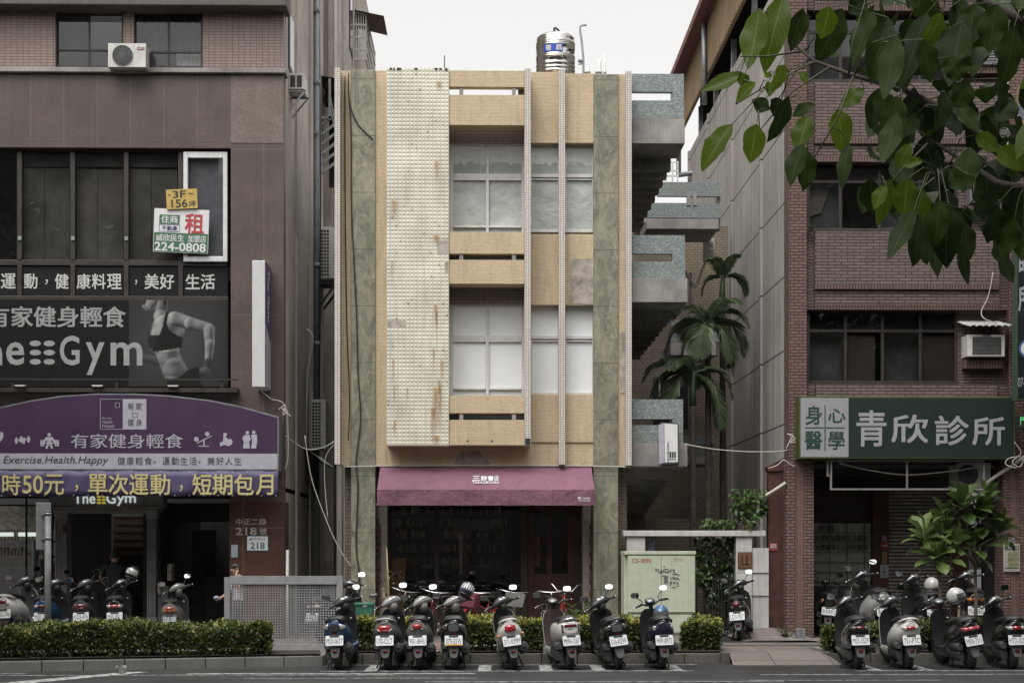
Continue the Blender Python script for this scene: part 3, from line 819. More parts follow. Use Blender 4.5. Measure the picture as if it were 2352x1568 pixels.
# --- violet banner hung under it
YB = YS-.03
t = thing('banner', 'violet cloth banner with big yellow lettering below the arched sign', 'banner', (X(300,YB), YB, Z(1138,YB)))
rng = random.Random(4); rows = []
n = 70
def bz(x, v): return .012*math.sin(x*5.1+v*2)+.010*math.sin(x*11.3+v*5)+.006*math.sin(x*23)
x0, x1 = X(-90,YB), X(640,YB); z0, z1 = Z(1139,YB), Z(1081,YB)
rows = [[(x0+(x1-x0)*i/n, YB-.03+bz(i/n*8, v), z1+(z0-z1)*v+.008*math.sin(i*.9)*(v in (0,1))) for i in range(n+1)] for v in (0,.25,.5,.75,1)]
b = MB(m_violet); b.loft(rows, cap=False, closed=False); o = b.build('cloth', t); md = o.modifiers.new('thickness', 'SOLIDIFY'); md.thickness = .004
b = MB(m_yprint)
for s_, a, c, y0, y1 in (('時',5,47,1088,1136),('50',52,99,1091,1133),('元',102,147,1089,1136),('，',172,180,1113,1128),('單',202,247,1088,1136),('次',249,295,1088,1136),('運',297,341,1088,1136),('動',345,391,1088,1136),('，',412,420,1113,1128),('短',442,486,1088,1136),('期',488,534,1088,1136),('包',538,583,1088,1136),('月',588,628,1089,1136)):
    b.text(s_, a, y0, c, y1, YB-.062, .012)
b.build('lettering', t)
b = MB(m_alu)
for i in range(20):
    for y in (1083, 1137): b.pprism(circ(3+i*33.2, y, 1.0, 8), YB-.064, .01)
each(b, 'eyelet', t)
# --- lit box sign on the pillar
Yv = 31.23
t = thing('blade_sign', 'tall white box sign with violet side face on the granite pillar', 'sign', (X(594,Yv), Yv, Z(888,Yv)))
b = MB(plain('white_acrylic', (.55,.55,.55), .35, var=.04)); b.box(X(579,Yv), X(610,Yv)-.01, Yv, YL, Z(888,Yv), Z(597,Yv)); b.build('box', t, bevel=.012)
b = MB(plain('violet_face', (.085,.05,.17), .4)); xx = X(610,Yv); zq = Z(745,Yv)
b.add([(xx,Yv+.02,zq-.0),(xx,YL-.02,zq-.25),(xx,YL-.02,Z(599,Yv)),(xx,Yv+.02,Z(599,Yv))], [(0,1,2,3)]); b.use(m_lilac)
b.add([(xx,Yv+.02,Z(886,Yv)),(xx,YL-.02,Z(886,Yv)),(xx,YL-.02,zq-.25),(xx,Yv+.02,zq)], [(0,1,2,3)]); b.use(m_white)
b.text3('The Gym', Vector((xx+.004,Yv+.2,Z(610,Yv))), Vector((0,0,-1.0)), Vector((0,.35,0)), .01)
b.build('side_face', t)
b = MB(m_galv)
for y in (620, 740, 860): b.box(X(579,Yv)+.05, X(610,Yv)-.05, YL-.02, YL+.0, Z(y+6,YL), Z(y,YL))
each(b, 'bracket', t)
# --- rent signs
def tilted(px0, py0, px1, py1, Y, ang):
    c = Vector((X((px0+px1)/2,Y), Y, Z((py0+py1)/2,Y)))
    return Matrix.Translation(c) @ Matrix.Rotation(R(ang), 4, 'Y') @ Matrix.Translation(-c)
Yr = YL-.03
m_ysign = plain('yellow_card', (.46,.32,.085), .6, var=.06)
m_green = plain('print_green', (.045,.13,.065), .5, var=.05)
m_red = plain('print_red', (.40,.045,.055), .5, var=.05)
mt = tilted(382,432,453,480,Yr-.04,-2.5)
t = thing('rent_card', 'small yellow card reading 3F 156 with black hand lettering in the window', 'sign', (X(417,Yr), Yr, Z(480,Yr)))
b = MB(m_ysign); b.pbox(382, 434, 453, 479, Yr-.04, .02); b.xform(mt); b.build('card', t)
b = MB(m_black); b.text('3F', 397, 437, 427, 454, Yr-.044, .02); b.text('-', 387, 445, 392, 448, Yr-.044); b.text('~', 433, 443, 444, 447, Yr-.044); b.text('156', 393, 457, 430, 476, Yr-.044, .02); b.text('坪', 433, 462, 449, 476, Yr-.044, .01); b.xform(mt); b.build('lettering', t)
mt = tilted(351,478,480,582,Yr,2.0)
t = thing('rent_board', 'white and green rental board with a red character and phone number', 'sign', (X(415,Yr), Yr, Z(582,Yr)))
b = MB(m_white); b.pbox(353, 480, 479, 580, Yr, .03); b.use(m_green); b.pbox(354, 535, 478, 579, Yr-.003, .006); b.pbox(365, 494, 412, 515, Yr-.003, .006); b.xform(mt); b.build('board', t)
b = MB(m_red); b.text('租', 424, 489, 468, 536, Yr-.006, .018); b.xform(mt); b.build('red_lettering', t)
b = MB(m_white); b.text('住商', 369, 496, 408, 513, Yr-.006, .012); b.text('威欣民生', 358, 539, 424, 555, Yr-.006, .01); b.text('加盟店', 432, 539, 474, 555, Yr-.006, .01); b.text('224-0808', 356, 557, 474, 577, Yr-.006, .02); b.xform(mt); b.build('white_lettering', t)
b = MB(plain('print_navy', (.03,.03,.12), .5)); b.text('不動產', 371, 519, 407, 530, Yr-.006, .008)
for q in ([365,516,412,517],[365,532,412,533],[365,517,366,532],[411,517,412,532]): b.pbox(*q, Yr-.004, .003)
b.xform(mt); b.build('navy_lettering', t)
# --- address on the pillar
PR[0] = 590
Ya = YL-.012
b = MB(plain('worn_white_paint', (.42,.38,.35), .7, var=.3, vs=40)); b.text('中正二路', 541, 1190, 613, 1205, Ya-.002, .015); b.text('218', 541, 1211, 590, 1228, Ya-.002, .02); b.text('號', 596, 1212, 613, 1228, Ya-.002, .015); b.build('address_lettering', apt)
t = thing('house_number_plate', 'white enamel house number plate reading 218 on the red granite pillar', 'plate', (X(592,Ya), Ya, Z(1264,Ya)))
b = MB(plain('plate_teal', (.05,.16,.18), .4)); b.pbox(566.5, 1229.5, 616.5, 1264.5, Ya-.012, .012); b.use(m_white); b.pbox(568, 1231, 615, 1263, Ya-.016, .004); b.build('plate', t)
b = MB(plain('plate_ink', (.03,.11,.13), .4)); b.text('218', 575, 1245, 608, 1260, Ya-.019, .03); b.text('中正二路', 580, 1234, 598, 1239, Ya-.019); b.text('214', 600, 1235, 609, 1240, Ya-.019, .01); b.text('◢', 571, 1234, 578, 1240, Ya-.019); b.build('lettering', t)
t = MB(plain('pale_blue_notice', (.30,.36,.40), .6)); t.pbox(531, 1250, 546, 1279, Ya-.01, .01); t.use(m_lilac); t.pbox(534, 1254, 543, 1259, Ya-.012, .002)
for y in (1262, 1266, 1270, 1274): t.pbox(534, y, 543, y+1, Ya-.012, .002)
tag(t.build('paper_notice', loc=(X(538,Ya),Ya,Z(1279,Ya))), 'small pale blue paper notice left of the house number', 'notice')
t = MB(m_offw); t.tube([(X(660,32),32.0,.2),(X(660,32),32.0,Z(1262,32))], .03, 10); tag(t.build('white_post', loc=(X(660,32),32.0,.2)), 'thin white post beside the red granite pillar', 'post')
# ------------------------------------------------------------------ bookshop building
PR[0] = 1115.0
F = 32.3
m_ybrick = tiled('yellow_brick_tile', (.65,.525,.355), (.55,.44,.29), (.40,.315,.20), .066, .027, .0028, .5, .36, .6, .004)
m_cream = plain('cream_glazed_tile', (.59,.56,.465), .35, var=.10, vs=1.6, streak=.30)
m_fin = tiled('white_mosaic', (.70,.655,.60), (.62,.57,.52), (.34,.30,.27), .052, .045, .007, 0.0, .22)
m_ptile = tiled('pinkish_mosaic', (.36,.30,.27), (.31,.255,.23), (.17,.14,.125), .06, .06, .006, 0.0, .2)
m_plaster = plain('grey_plaster_patch', (.36,.32,.28), .9, var=.25, vs=5, bump=.006, bs=30)
def marble(name):
    t = NT(name)
    v = t.scaled(t.obj(), 1, 1, .55)
    n1 = t.noise(3.2, 8, .72, v, 1.6); n2 = t.noise(9, 6, .7, v, 2.2); n3 = t.noise(.8, 3)
    c = t.mix(t.ramp(n1, [(.36, 0.0), (.62, 1.0)]), (.115,.112,.088), (.29,.272,.205))
    c = t.mix(t.math('MULTIPLY', t.ramp(n3, [(.42, 0.0), (.62, 1.0)]), .3), c, (.105,.14,.112))
    c = t.mix(t.math('MULTIPLY', t.ramp(n2, [(.56, 0.0), (.66, 1.0)]), .6), c, (.40,.385,.31))
    b = t.brick((0,0,0), (0,0,0), (1,1,1), 2.0, 1.105, .006, 0.0)
    c = t.mix(t.math('MULTIPLY', b.outputs['Fac'], .8), c, (.03,.035,.03))
    pv = t.brick((.90,.90,.90), (1.08,1.08,1.06), (.9,.9,.9), 2.0, 1.105, 0.0, 0.0)
    c = t.mix(1.0, c, pv.outputs['Color'], 'MULTIPLY')
    t.bsdf(c, .45, 0, .4, n2, .002); MATS[name] = t.m
    return t.m
m_marble = marble('green_marble')
def mosaic(name, c1, c2, c3):
    t = NT(name)
    b = t.brick(c1, c2, (.12,.15,.15), .075, .04, .005, .5)
    f = t.noise(26, 2, .8, t.scaled(t.obj(), 1, 1, 1.6))
    c = t.mix(t.math('MULTIPLY', t.ramp(f, [(.5, 0.0), (.62, 1.0)]), .7), b.outputs['Color'], c3)
    c = t.mix(t.math('MULTIPLY', t.ramp(t.noise(1.4, 4), [(.5, 0.0), (.75, 1.0)]), .4), c, (.16,.13,.09))
    t.bsdf(c, .4, 0, .5, t.math('SUBTRACT', f, b.outputs['Fac']), .003); MATS[name] = t.m
    return t.m
m_blue = mosaic('blue_green_mosaic', (.155,.185,.18), (.21,.24,.235), (.40,.43,.42))
m_film_top = plain('grey_green_blind', (.42,.45,.43), .35, var=.13, vs=1.3, bump=.06, bs=2.2, coat=.6)
m_film_low = plain('white_roller_blind', (.78,.80,.81), .35, var=.05, vs=1.0, coat=.6)

bk = thing('bookshop_building', 'three storey yellow tiled building with cream panel and green marble columns', 'building', (X(1115,F), F, 0))
for a, b_, y in ((806,862,162),(1363,1420,169)):
    m = MB(m_marble); m.pbox(a, y, b_, 1475, F, .6); m.build('marble_column', bk, bevel=.008)
# fins
for a, b_, y0, y1, q in ((768,781,158,1066,-.25),(1438,1451,162,1068,-.22),(1205,1219,157,1022,-.52),(1284,1298,158,1066,-.22)):
    m = MB(m_fin); m.pbox(a, y0, b_, y1, F+q, .10-q); m.build('fin', bk, bevel=.004)
# yellow fields
m = MB(m_ybrick)
m.pbox(781.5, 164, 806, 1070, F+.12, .4); m.pbox(862, 163, 888, 1070, F+.04, .5)
m.pbox(1420, 169, 1438, 1070, F+.04, .5)
m.pbox(888, 1015, 1363, 1070, F+.05, .5)
m.pbox(888, 163, 1031, 1015, F+.05, .3)
for a, b_, y in ((1219,1284,165),(1298,1363,168)):
    m.pbox(a, y, b_, 328, F+.02, .4); m.pbox(a, 537, b_, 700, F+.02, .4); m.pbox(a, 905, b_, 1015, F+.02, .4)
m.box(X(1205,F), X(1219,F), F+.04, F+.4, Z(1015,F), Z(163,F)); m.box(X(1284,F), X(1298,F), F+.04, F+.4, Z(1015,F), Z(165,F))
each(m, 'yellow_wall', bk, .004)
# cream panel: a slab faced with rows of pyramid tiles
YC = F-.5
m = MB(m_cream); m.pbox(888, 157, 1031, 1023, YC+.012, .56)
x0, x1, z0, z1 = X(888,YC), X(1031,YC), Z(1022,YC), Z(157,YC)
nx, nz = 16, 97
rng = random.Random(11)
missing = set()
for i in range(13, 16):
    for k in range(nz): 
        y = 157+865*(1-(k+.5)/nz)
        if 553 < y < 588: missing.add((i, k))
for i in range(0, 5):
    for k in range(nz):
        y = 157+865*(1-(k+.5)/nz)
        if 737 < y < 754 and i < 5: missing.add((i, k))
for k in range(nz):
    y = 157+865*(1-(k+.5)/nz)
    if 600 < y < 632: missing.add((15, k))
dx, dz = (x1-x0)/nx, (z1-z0)/nz; g = .0003
chip = MB(m_black)
for i in range(nx):
    for k in range(nz):
        if (i, k) in missing: continue
        a, b_, c, d = x0+i*dx+g, x0+(i+1)*dx-g, z0+k*dz+g, z0+(k+1)*dz-g
        cx, cz = (a+b_)/2, (c+d)/2; h = .0035+rng.uniform(-.0008,.0008)
        if rng.random() < .035:
            s_ = rng.uniform(.008,.016); q = rng.uniform(-.01,.01)
            chip.add([(cx-s_+q,YC-.0115,cz+rng.uniform(-.02,.02)),(cx+s_*1.2+q,YC-.0125,cz-s_+q),(cx+s_*.4,YC-.0125,cz+s_*1.4)], [(0,1,2)])
        m.add([(a,YC+.0105,c),(b_,YC+.0105,c),(b_,YC+.0105,d),(a,YC+.0105,d),(cx,YC+.004-h,cz)], [(0,1,4),(1,2,4),(2,3,4),(3,0,4)])
pan = m.build('cream_panel', bk)
chip.build('chip', pan)
m = MB(m_plaster); m.pbox(1005, 553, 1030, 587, YC+.009, .01); m.pbox(890, 738, 933, 753, YC+.009, .01); m.pbox(1022, 601, 1030, 631, YC+.009, .01); each(m, 'bare_patch', pan)
# rust runs on the panel
t = NT('rust_stain')
c = t.mix(t.ramp(t.noise(14, 4, .7), [(.35, 0.0), (.7, 1.0)]), (.30,.14,.035), (.52,.36,.15)); bs_ = t.bsdf(c, .6)
uv = t.n('ShaderNodeTexCoord').outputs['UV']; sp = t.n('ShaderNodeSeparateXYZ'); t.l(uv, sp.inputs[0])
edge = t.math('SUBTRACT', 1.0, t.math('MULTIPLY', t.math('ABSOLUTE', t.math('SUBTRACT', sp.outputs[0], .5)), 2.0))
a_ = t.math('MULTIPLY', t.math('MULTIPLY', edge, sp.outputs[1]), t.ramp(t.noise(22, 4, .7, t.scaled(t.obj(), 2, 1, .3)), [(.30, 0.0), (.52, 1.0)]))
tr = t.n('ShaderNodeBsdfTransparent'); mx = t.n('ShaderNodeMixShader'); t.l(a_, mx.inputs[0]); t.l(tr.outputs[0], mx.inputs[1]); t.l(bs_.outputs[0], mx.inputs[2]); t.l(mx.outputs[0], t.out.inputs['Surface'])
m = MB(t.m); m.uv = []
for a, y0, w_, L in ((1003,370,14,50),(905,460,18,45),(1002,540,18,26),(1008,188,18,20),(1001,700,12,60),(1015,825,10,60),(1000,890,14,132),(1012,880,7,120),(996,800,6,60),(900,600,5,50),(1008,870,8,150),(994,935,14,90),(903,825,6,60),(906,965,8,45),(1003,1000,24,22),(905,885,5,40),(935,890,5,40),(1003,715,6,90)):
    xa, xb, za, zb = X(a-w_/2,YC), X(a+w_/2,YC), Z(y0+L,YC), Z(y0,YC)
    m.add([(xa,YC-.013,za),(xb,YC-.013,za),(xb,YC-.013,zb),(xa,YC-.013,zb)], [(0,1,2,3)]); m.uv += [(0,0),(1,0),(1,1),(0,1)]
each(m, 'rust_stain', pan)
m = MB(m_black)
for i in range(9): a = rng.uniform(890,1026); m.pbox(a, 157, a+rng.uniform(3,10), 157+rng.uniform(2,6), YC-.006, .02)
each(m, 'chipped_edge', pan)
# yellow balcony boxes between panel and fin
YX = F-.46
m = MB(m_ybrick)
for a, y0, y1 in ((0,162,200),(0,218,288),(0,533,583),(0,597,652),(0,908,949),(0,964,1022)): m.pbox(1031.5, y0, 1204.5, y1, YX, .2 if y0 < 218 else .45)
each(m, 'balcony_box', bk, .006)
m = MB(m_conc)
for y0, y1 in ((201,217.5),(583.5,596.5),(949.5,963.5)):
    for x in (1055, 1176): m.pbox(x, y0, x+9, y1, YX+.02, .12)
m.pbox(1190, 201, 1204, 217, YX+.2, .12)
each(m, 'balcony_stub', bk)
# recess behind the boxes
YR_ = F+.18
m = MB(m_ptile)
for y0, y1 in ((285,329),(650,700)): m.pbox(1029, y0, 1207, y1, YR_, .3)
each(m, 'recess_wall', bk)
m = MB(m_plaster)
m.pprism([(1310,600),(1318,593),(1363,594),(1362,697),(1345,699),(1338,697),(1322,696),(1306,696),(1309,660),(1307,630)], F+.012, .02)
m.pprism([(1040,1069),(1046,1056),(1054,1046),(1060,1036),(1098,1035),(1112,1048),(1124,1060),(1127,1069)], F+.04, .02)
m.pprism([(1423,762),(1436,760),(1436,900),(1425,903)], F+.03, .02)
each(m, 'bare_patch', bk)
m = MB(m_black); m.pbox(1206, 1006, 1218, 1021, F-.526, .05)
for x in (1072, 1128): m.pbox(x, 1010, x+4, 1014, YX-.004, .02)
each(m, 'broken_corner', bk)
# windows
m_frame = plain('white_window_frame', (.60,.59,.58), .45, var=.05, streak=.25)
rp = random.Random(8)
def tornp(w, a, b_, Y):
    q = MB(plain('damp_paper_edge', (.30,.33,.315), .5, var=.12, vs=2)); k = [(a, 398), (b_, 398)]+[(b_-(b_-a)*i/9, 376+rp.uniform(-5,6)) for i in range(10)]
    q.pprism(k, Y, .003); q.build('paper_edge', w)
def shopwin(y0, y1, tr0, tr1, film, lo, names):
    Yw = F+.22
    f = MB(m_frame)
    f.pbox(1031, y0, 1041, y1, Yw, .08); f.pbox(1198, y0, 1207, y1, Yw, .08); f.pbox(1041, tr0, 1198, tr1, Yw-.01, .09)
    f.pbox(1117, y0, 1123, tr0, Yw, .08); f.pbox(1116, tr1, 1123, y1, Yw-.02, .08)
    f.pbox(1041, lo, 1116, lo+5, Yw-.015, .06); f.pbox(1123, lo, 1198, lo+5, Yw-.015, .06); f.pbox(1041, y0, 1198, y0+4, Yw-.005, .08)
    f.pbox(1041, tr1, 1116, tr1+5, Yw-.015, .06); f.pbox(1123, tr1, 1198, tr1+5, Yw-.015, .06)
    w = f.build('window', bk, bevel=.006)
    if y0 < 400: tornp(w, 1041, 1117, Yw+.035); tornp(w, 1123, 1198, Yw+.035)
    g = MB(film); g.pbox(1033, y0, 1205, y1, Yw+.04, .02); g.build('pane', w)
    for a, b_ in ((1219,1284),(1298,1363)):
        f = MB(m_frame); Yq = F+.17
        f.pbox(a, tr0, b_, tr1-2, Yq, .08); f.pbox(a, y1-8, b_, y1-1, Yq, .08); f.pbox(a, y0, a+3, y1-8, Yq+.01, .06); f.pbox(b_-3, y0, b_, y1-8, Yq+.01, .06); f.pbox(a+3, tr1+1, b_-3, tr1+4, Yq+.012, .04)
        w = f.build('window', bk, bevel=.006)
        if y0 < 400: tornp(w, a+2, b_-2, Yq+.055)
        g = MB(film); g.pbox(a, y0, b_, y1-4, Yq+.06, .02); g.build('pane', w)
shopwin(330, 534, 399, 409, m_film_top, 518, 0)
shopwin(700, 908, 770, 780, m_film_low, 890, 0)
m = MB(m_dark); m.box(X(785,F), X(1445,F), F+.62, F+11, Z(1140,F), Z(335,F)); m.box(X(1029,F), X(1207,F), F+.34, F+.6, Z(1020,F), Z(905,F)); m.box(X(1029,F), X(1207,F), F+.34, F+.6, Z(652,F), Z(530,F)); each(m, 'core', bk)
m = MB(m_conc); m.box(X(784,F), X(1446,F), F+.5, F+11, Z(334,F), Z(322,F)); m.build('roof', bk)
m = MB(tiled('tan_brick', (.20,.165,.125), (.16,.13,.10), (.09,.075,.06), .16, .07, .008, .5, .2)); m.box(X(1425,F), X(1446,F), F+.6, F+11, .0, Z(323,F)); m.box(X(786,F), X(802,F), F+.6, F+11, .0, Z(323,F)); each(m, 'side_wall', bk)
# ------------------------------------------------------------------ shop front
m_wood = plain('dark_wood_frame', (.035,.022,.016), .5, var=.2)
m_door = plain('red_brown_door', (.055,.016,.014), .5, var=.2)
m_rbr = plain('toothed_red_brick', (.11,.045,.032), .8, var=.25)
m = MB(m_rbr)
for a in (868, 1360):
    for i in range(17):
        y = 1190+i*15; m.pbox(a-3 if a < 1000 else a-(5 if i%2 else 2), y, a+(5 if i%2 else 2) if a < 1000 else a+2, y+12, F+.3, .2)
each(m, 'toothed_edge', bk)
YS2 = F+.9
m = MB(plain('shop_side_wall', (.30,.27,.23), .8)); m.box(X(864,F), X(886,F), F+.45, YS2+.1, 0, Z(1080,F)); m.box(X(1342,F), X(1361,F), F+.45, YS2+.1, 0, Z(1080,F)); m.box(X(850,F), X(860,F), YS2, F+8, 0, Z(1080,F)); m.box(X(1350,F), X(1360,F), YS2+.1, F+8, 0, Z(1080,F)); m.box(X(850,F), X(1360,F), F+8, F+8.1, 0, Z(1080,F)); m.box(X(806,F), X(1420,F), F+.6, F+8, Z(1140,F)-.05, Z(1130,F)); each(m, 'shop_room', bk)
f = MB(m_wood)
f.pbox(888, 1140, 897, 1452, YS2, .1); f.pbox(998, 1140, 1009, 1452, YS2, .1); f.pbox(1196, 1140, 1212, 1452, YS2-.02, .12); f.pbox(1318, 1140, 1342, 1452, YS2-.02, .12)
f.pbox(897, 1395, 998, 1452, YS2+.01, .08); f.pbox(1009, 1395, 1196, 1452, YS2+.01, .08); f.pbox(897, 1140, 1196, 1163, YS2+.01, .08)
sf = f.build('shop_window', bk, bevel=.006)
g = MB(glass_mat('shop_glass', (.97,.97,.97), .07)); g.pbox(897, 1163, 998, 1395, YS2+.04, .008); g.pbox(1009, 1163, 1196, 1395, YS2+.04, .008); each(g, 'pane', sf)
d = MB(m_door)
for a, b_ in ((1212,1226),(1256,1268),(1304,1318)): d.pbox(a, 1163, b_, 1450, YS2+.02, .06)
for a, b_ in ((1226,1256),(1268,1304)): d.pbox(a, 1160, b_, 1172, YS2+.02, .06); d.pbox(a, 1317, b_, 1450, YS2+.03, .05)
dr = d.build('shop_door', bk, bevel=.006)
g = MB(m_glass); g.pbox(1226, 1172, 1256, 1317, YS2+.045, .008); g.pbox(1268, 1172, 1304, 1317, YS2+.045, .008); each(g, 'pane', dr)
# bookshelf, books and furniture indoors
YK = F+4.2
t = thing('bookshelf', 'long dark bookshelf at the back of the shop behind the glass', 'bookshelf', (X(1070,YK), YK, .2))
b = MB(plain('shelf_wood', (.09,.065,.045), .6, var=.2))
rows_y = (1180, 1208, 1236, 1266, 1296)
for y in rows_y: b.pbox(905, y, 1165, y+3, YK, .3)
for x in (905, 995, 1085, 1165): b.pbox(x-2, 1150, x+2, 1330, YK-.01, .32)
b.pbox(903, 1150, 1167, 1330, YK+.32, .02); b.build('shelf', t)
cols = [plain('book_%d' % i, c, .6, var=.06) for i, c in enumerate(((.65,.60,.48),(.50,.42,.28),(.6,.54,.48),(.35,.38,.38),(.5,.26,.14),(.72,.70,.64),(.26,.16,.14),(.6,.5,.24)))]
rng = random.Random(21); proto = {}
for r_i, y in enumerate(rows_y):
    x = 909+rng.uniform(0,6)
    while x < 1160:
        w_ = rng.uniform(3.6, 5.2); h_ = rng.uniform(12, 21)
        if rng.random() < .72 and not any(abs(x-q) < 5 for q in (905,995,1085)):
            ci = rng.randrange(8)
            if ci not in proto:
                b = MB(cols[ci]); b.box(-.02,.02,0,.17,0,.19); o = b.build('book'); proto[ci] = o.data
                bpy.data.objects.remove(o)
            o = bpy.data.objects.new('book', proto[ci]); COL.objects.link(o)
            o.location = (X(x+w_/2,YK-.01), YK-.02, Z(y,YK)+.002); o.scale = (w_/4.2, 1, h_/20)
            tag(o, 'dim book standing on the shelf behind the shop window', 'book', 'books on the shop shelf')
        x += w_+.6
t = thing('strip_light', 'row of pale fluorescent strip lights above the bookshelves in the shop', 'lamp', (X(1000,YK-.9), YK-.9, Z(1196,YK-.9)))
for a, c in ((903,996),(1010,1064),(1085,1160)): b = MB(plain('shop_tube', (.5,.46,.38), .5)); b.pbox(a, 1191, c, 1192.5, YK-.9, .05); b.build('tube', t)
b = MB(m_black); b.pbox(900, 1188, 1163, 1190.5, YK-.92, .09); b.build('fixture', t)
t = MB(plain('display_table', (.12,.09,.06), .6)); t.pbox(950, 1302, 1180, 1306, F+2.6, .9)
for x in (953, 1172): t.pbox(x, 1306, x+5, 1420, F+2.65, .08)
tag(t.build('display_table', loc=(X(1065,F+2.6),F+2.6,.2)), 'low wooden display table inside the bookshop', 'table')
for i, (x, y, w_, h_, c) in enumerate(((1040,1283,26,19,(.30,.26,.17)),(1052,1262,16,20,(.33,.28,.20)),(968,1296,26,8,(.55,.54,.50)),(1090,1297,40,5,(.45,.42,.36)))):
    b = MB(plain('carton_%d' % i, c, .7)); b.pbox(x, y, x+w_, y+h_, F+2.7, .3)
    tag(b.build('box', loc=(X(x+w_/2,F+2.7),F+2.7,Z(y+h_,F+2.7)), bevel=.006), ('tan carton on the display table in the bookshop','small tan box stacked at the back of the bookshop table','white paper stack on the bookshop table','flat pale box at the right of the bookshop table')[i], 'box')
b = MB(plain('orange_wood', (.16,.075,.03), .6, var=.15)); b.pbox(899, 1283, 931, 1400, YS2+.35, .4); b.pbox(897, 1281, 933, 1285, YS2+.33, .44); b.use(m_wood)
for y in (1320, 1358): b.pbox(901, y, 929, y+1.5, YS2+.345, .01)
tag(b.build('cabinet', loc=(X(915,YS2+.35),YS2+.35,.3), bevel=.006), 'orange wooden cabinet just inside the left end of the shop window', 'cabinet')
b = MB(plain('red_poster', (.20,.06,.045), .6, var=.2, vs=8)); b.pbox(1062, 1215, 1072, 1318, YS2+1.5, .02); b.use(m_white); b.pbox(1056, 1225, 1061, 1318, YS2+1.5, .02); tag(b.build('standing_banner', loc=(X(1065,YS2+1.5),YS2+1.5,.3)), 'narrow red and white standing banner inside the shop', 'banner')
b = MB(plain('pale_shop_sign', (.28,.27,.24), .6)); b.pbox(1043, 1193, 1132, 1217, YS2+2.2, .02); b.use(m_wood); b.text('BOOKS', 1050, 1198, 1125, 1212, YS2+2.19); 
b.mats[1] = plain('sign_ink', (.09,.08,.07), .6); tag(b.build('hanging_sign', loc=(X(1088,YS2+2.2),YS2+2.2,Z(1217,YS2+2.2))), 'pale sign strip hung above the shelves in the bookshop', 'sign')
b = MB(plain('red_print', (.22,.05,.03), .6)); b.pbox(1228, 1230, 1241, 1300, YS2+.3, .01); tag(b.build('poster', loc=(X(1234,YS2+.3),YS2+.3,Z(1300,YS2+.3))), 'red poster behind the glass of the red shop door', 'poster')
# ------------------------------------------------------------------ awning
YA0, YA1 = F-.02, F-.95
m_awn = plain('mauve_canvas', (.175,.078,.115), .85, var=.12, vs=.9, bump=.07, bs=2.8, streak=.35)
t = thing('awning', 'mauve canvas awning with white lettering over the bookshop front', 'awning', (X(1115,F), F, Z(1160,YA1)))
xa, xb = X(866,YA1), X(1366,YA1); zt, zf, zb = Z(1072,YA0), Z(1124,YA1), Z(1160,YA1)
n = 24
rows = [[(xa+(xb-xa)*i/n, YA0, zt) for i in range(n+1)], [(xa+(xb-xa)*i/n, (YA0+YA1)/2, (zt+zf)/2-.018-.012*math.sin(i*1.3)) for i in range(n+1)], [(xa+(xb-xa)*i/n, YA1, zf) for i in range(n+1)]]
b = MB(m_awn); b.loft(rows, cap=False, closed=False)
b.add([(xa,YA0,zt),(xa,YA1,zf),(xa,YA1,zb),(xa,YA0,zb)], [(0,1,2,3)]); b.add([(xb,YA0,zt),(xb,YA1,zf),(xb,YA1,zb),(xb,YA0,zb)], [(3,2,1,0)])
b.build('canopy', t)
rows = [[(xa+(xb-xa)*i/n, YA1-.002+.014*v*math.sin(i*.9+math.sin(i*.4)), zf+(zb-zf)*v) for i in range(n+1)] for v in (0,.5,1)]
b = MB(m_awn); b.loft(rows, cap=False, closed=False); b.build('valance', t)
b = MB(m_white)
sl = Vector((0, YA1-YA0, zf-zt)); up = -sl
def slope(px0, py0, px1, py1, s_, bold):
    v0, v1 = (py1-1072)/52, (py0-1072)/52
    o = Vector((X(px0,YA1+.4), YA0, zt)) + sl*v0 + Vector((0,-.02,.012))
    b.text3(s_, o, Vector((X(px1,YA1+.4)-X(px0,YA1+.4),0,0)), -sl*(v0-v1), bold)
slope(1085, 1094, 1103, 1105, '三', .02); slope(1104, 1094, 1119, 1105, '餘', .02); slope(1120, 1094, 1134, 1105, '書', .02); slope(1135, 1094, 1146, 1105, '店', .02)
slope(1085, 1106, 1146, 1112, 'TAKAOBOOKS', .02)
YV = YA1-.012
b.text('三餘書店', 1335, 1141, 1356, 1146, YV, .01); b.text('TAKAOBOOKS', 1328, 1147, 1356, 1151, YV, .01)
b.pbox(1328, 1140, 1331, 1146, YV, .004); b.pbox(1331.6, 1140, 1333.6, 1146, YV, .004)
b.build('lettering', t)
b = MB(m_galv)
for x in (868, 1363): b.bar((X(x,F-.5),F,zb+.05),(X(x,F-.5),YA1+.03,zb+.02),.03)
b.bar((xa+.02,YA1+.03,zf-.02),(xb-.02,YA1+.03,zf-.02),.03); b.build('frame', t)
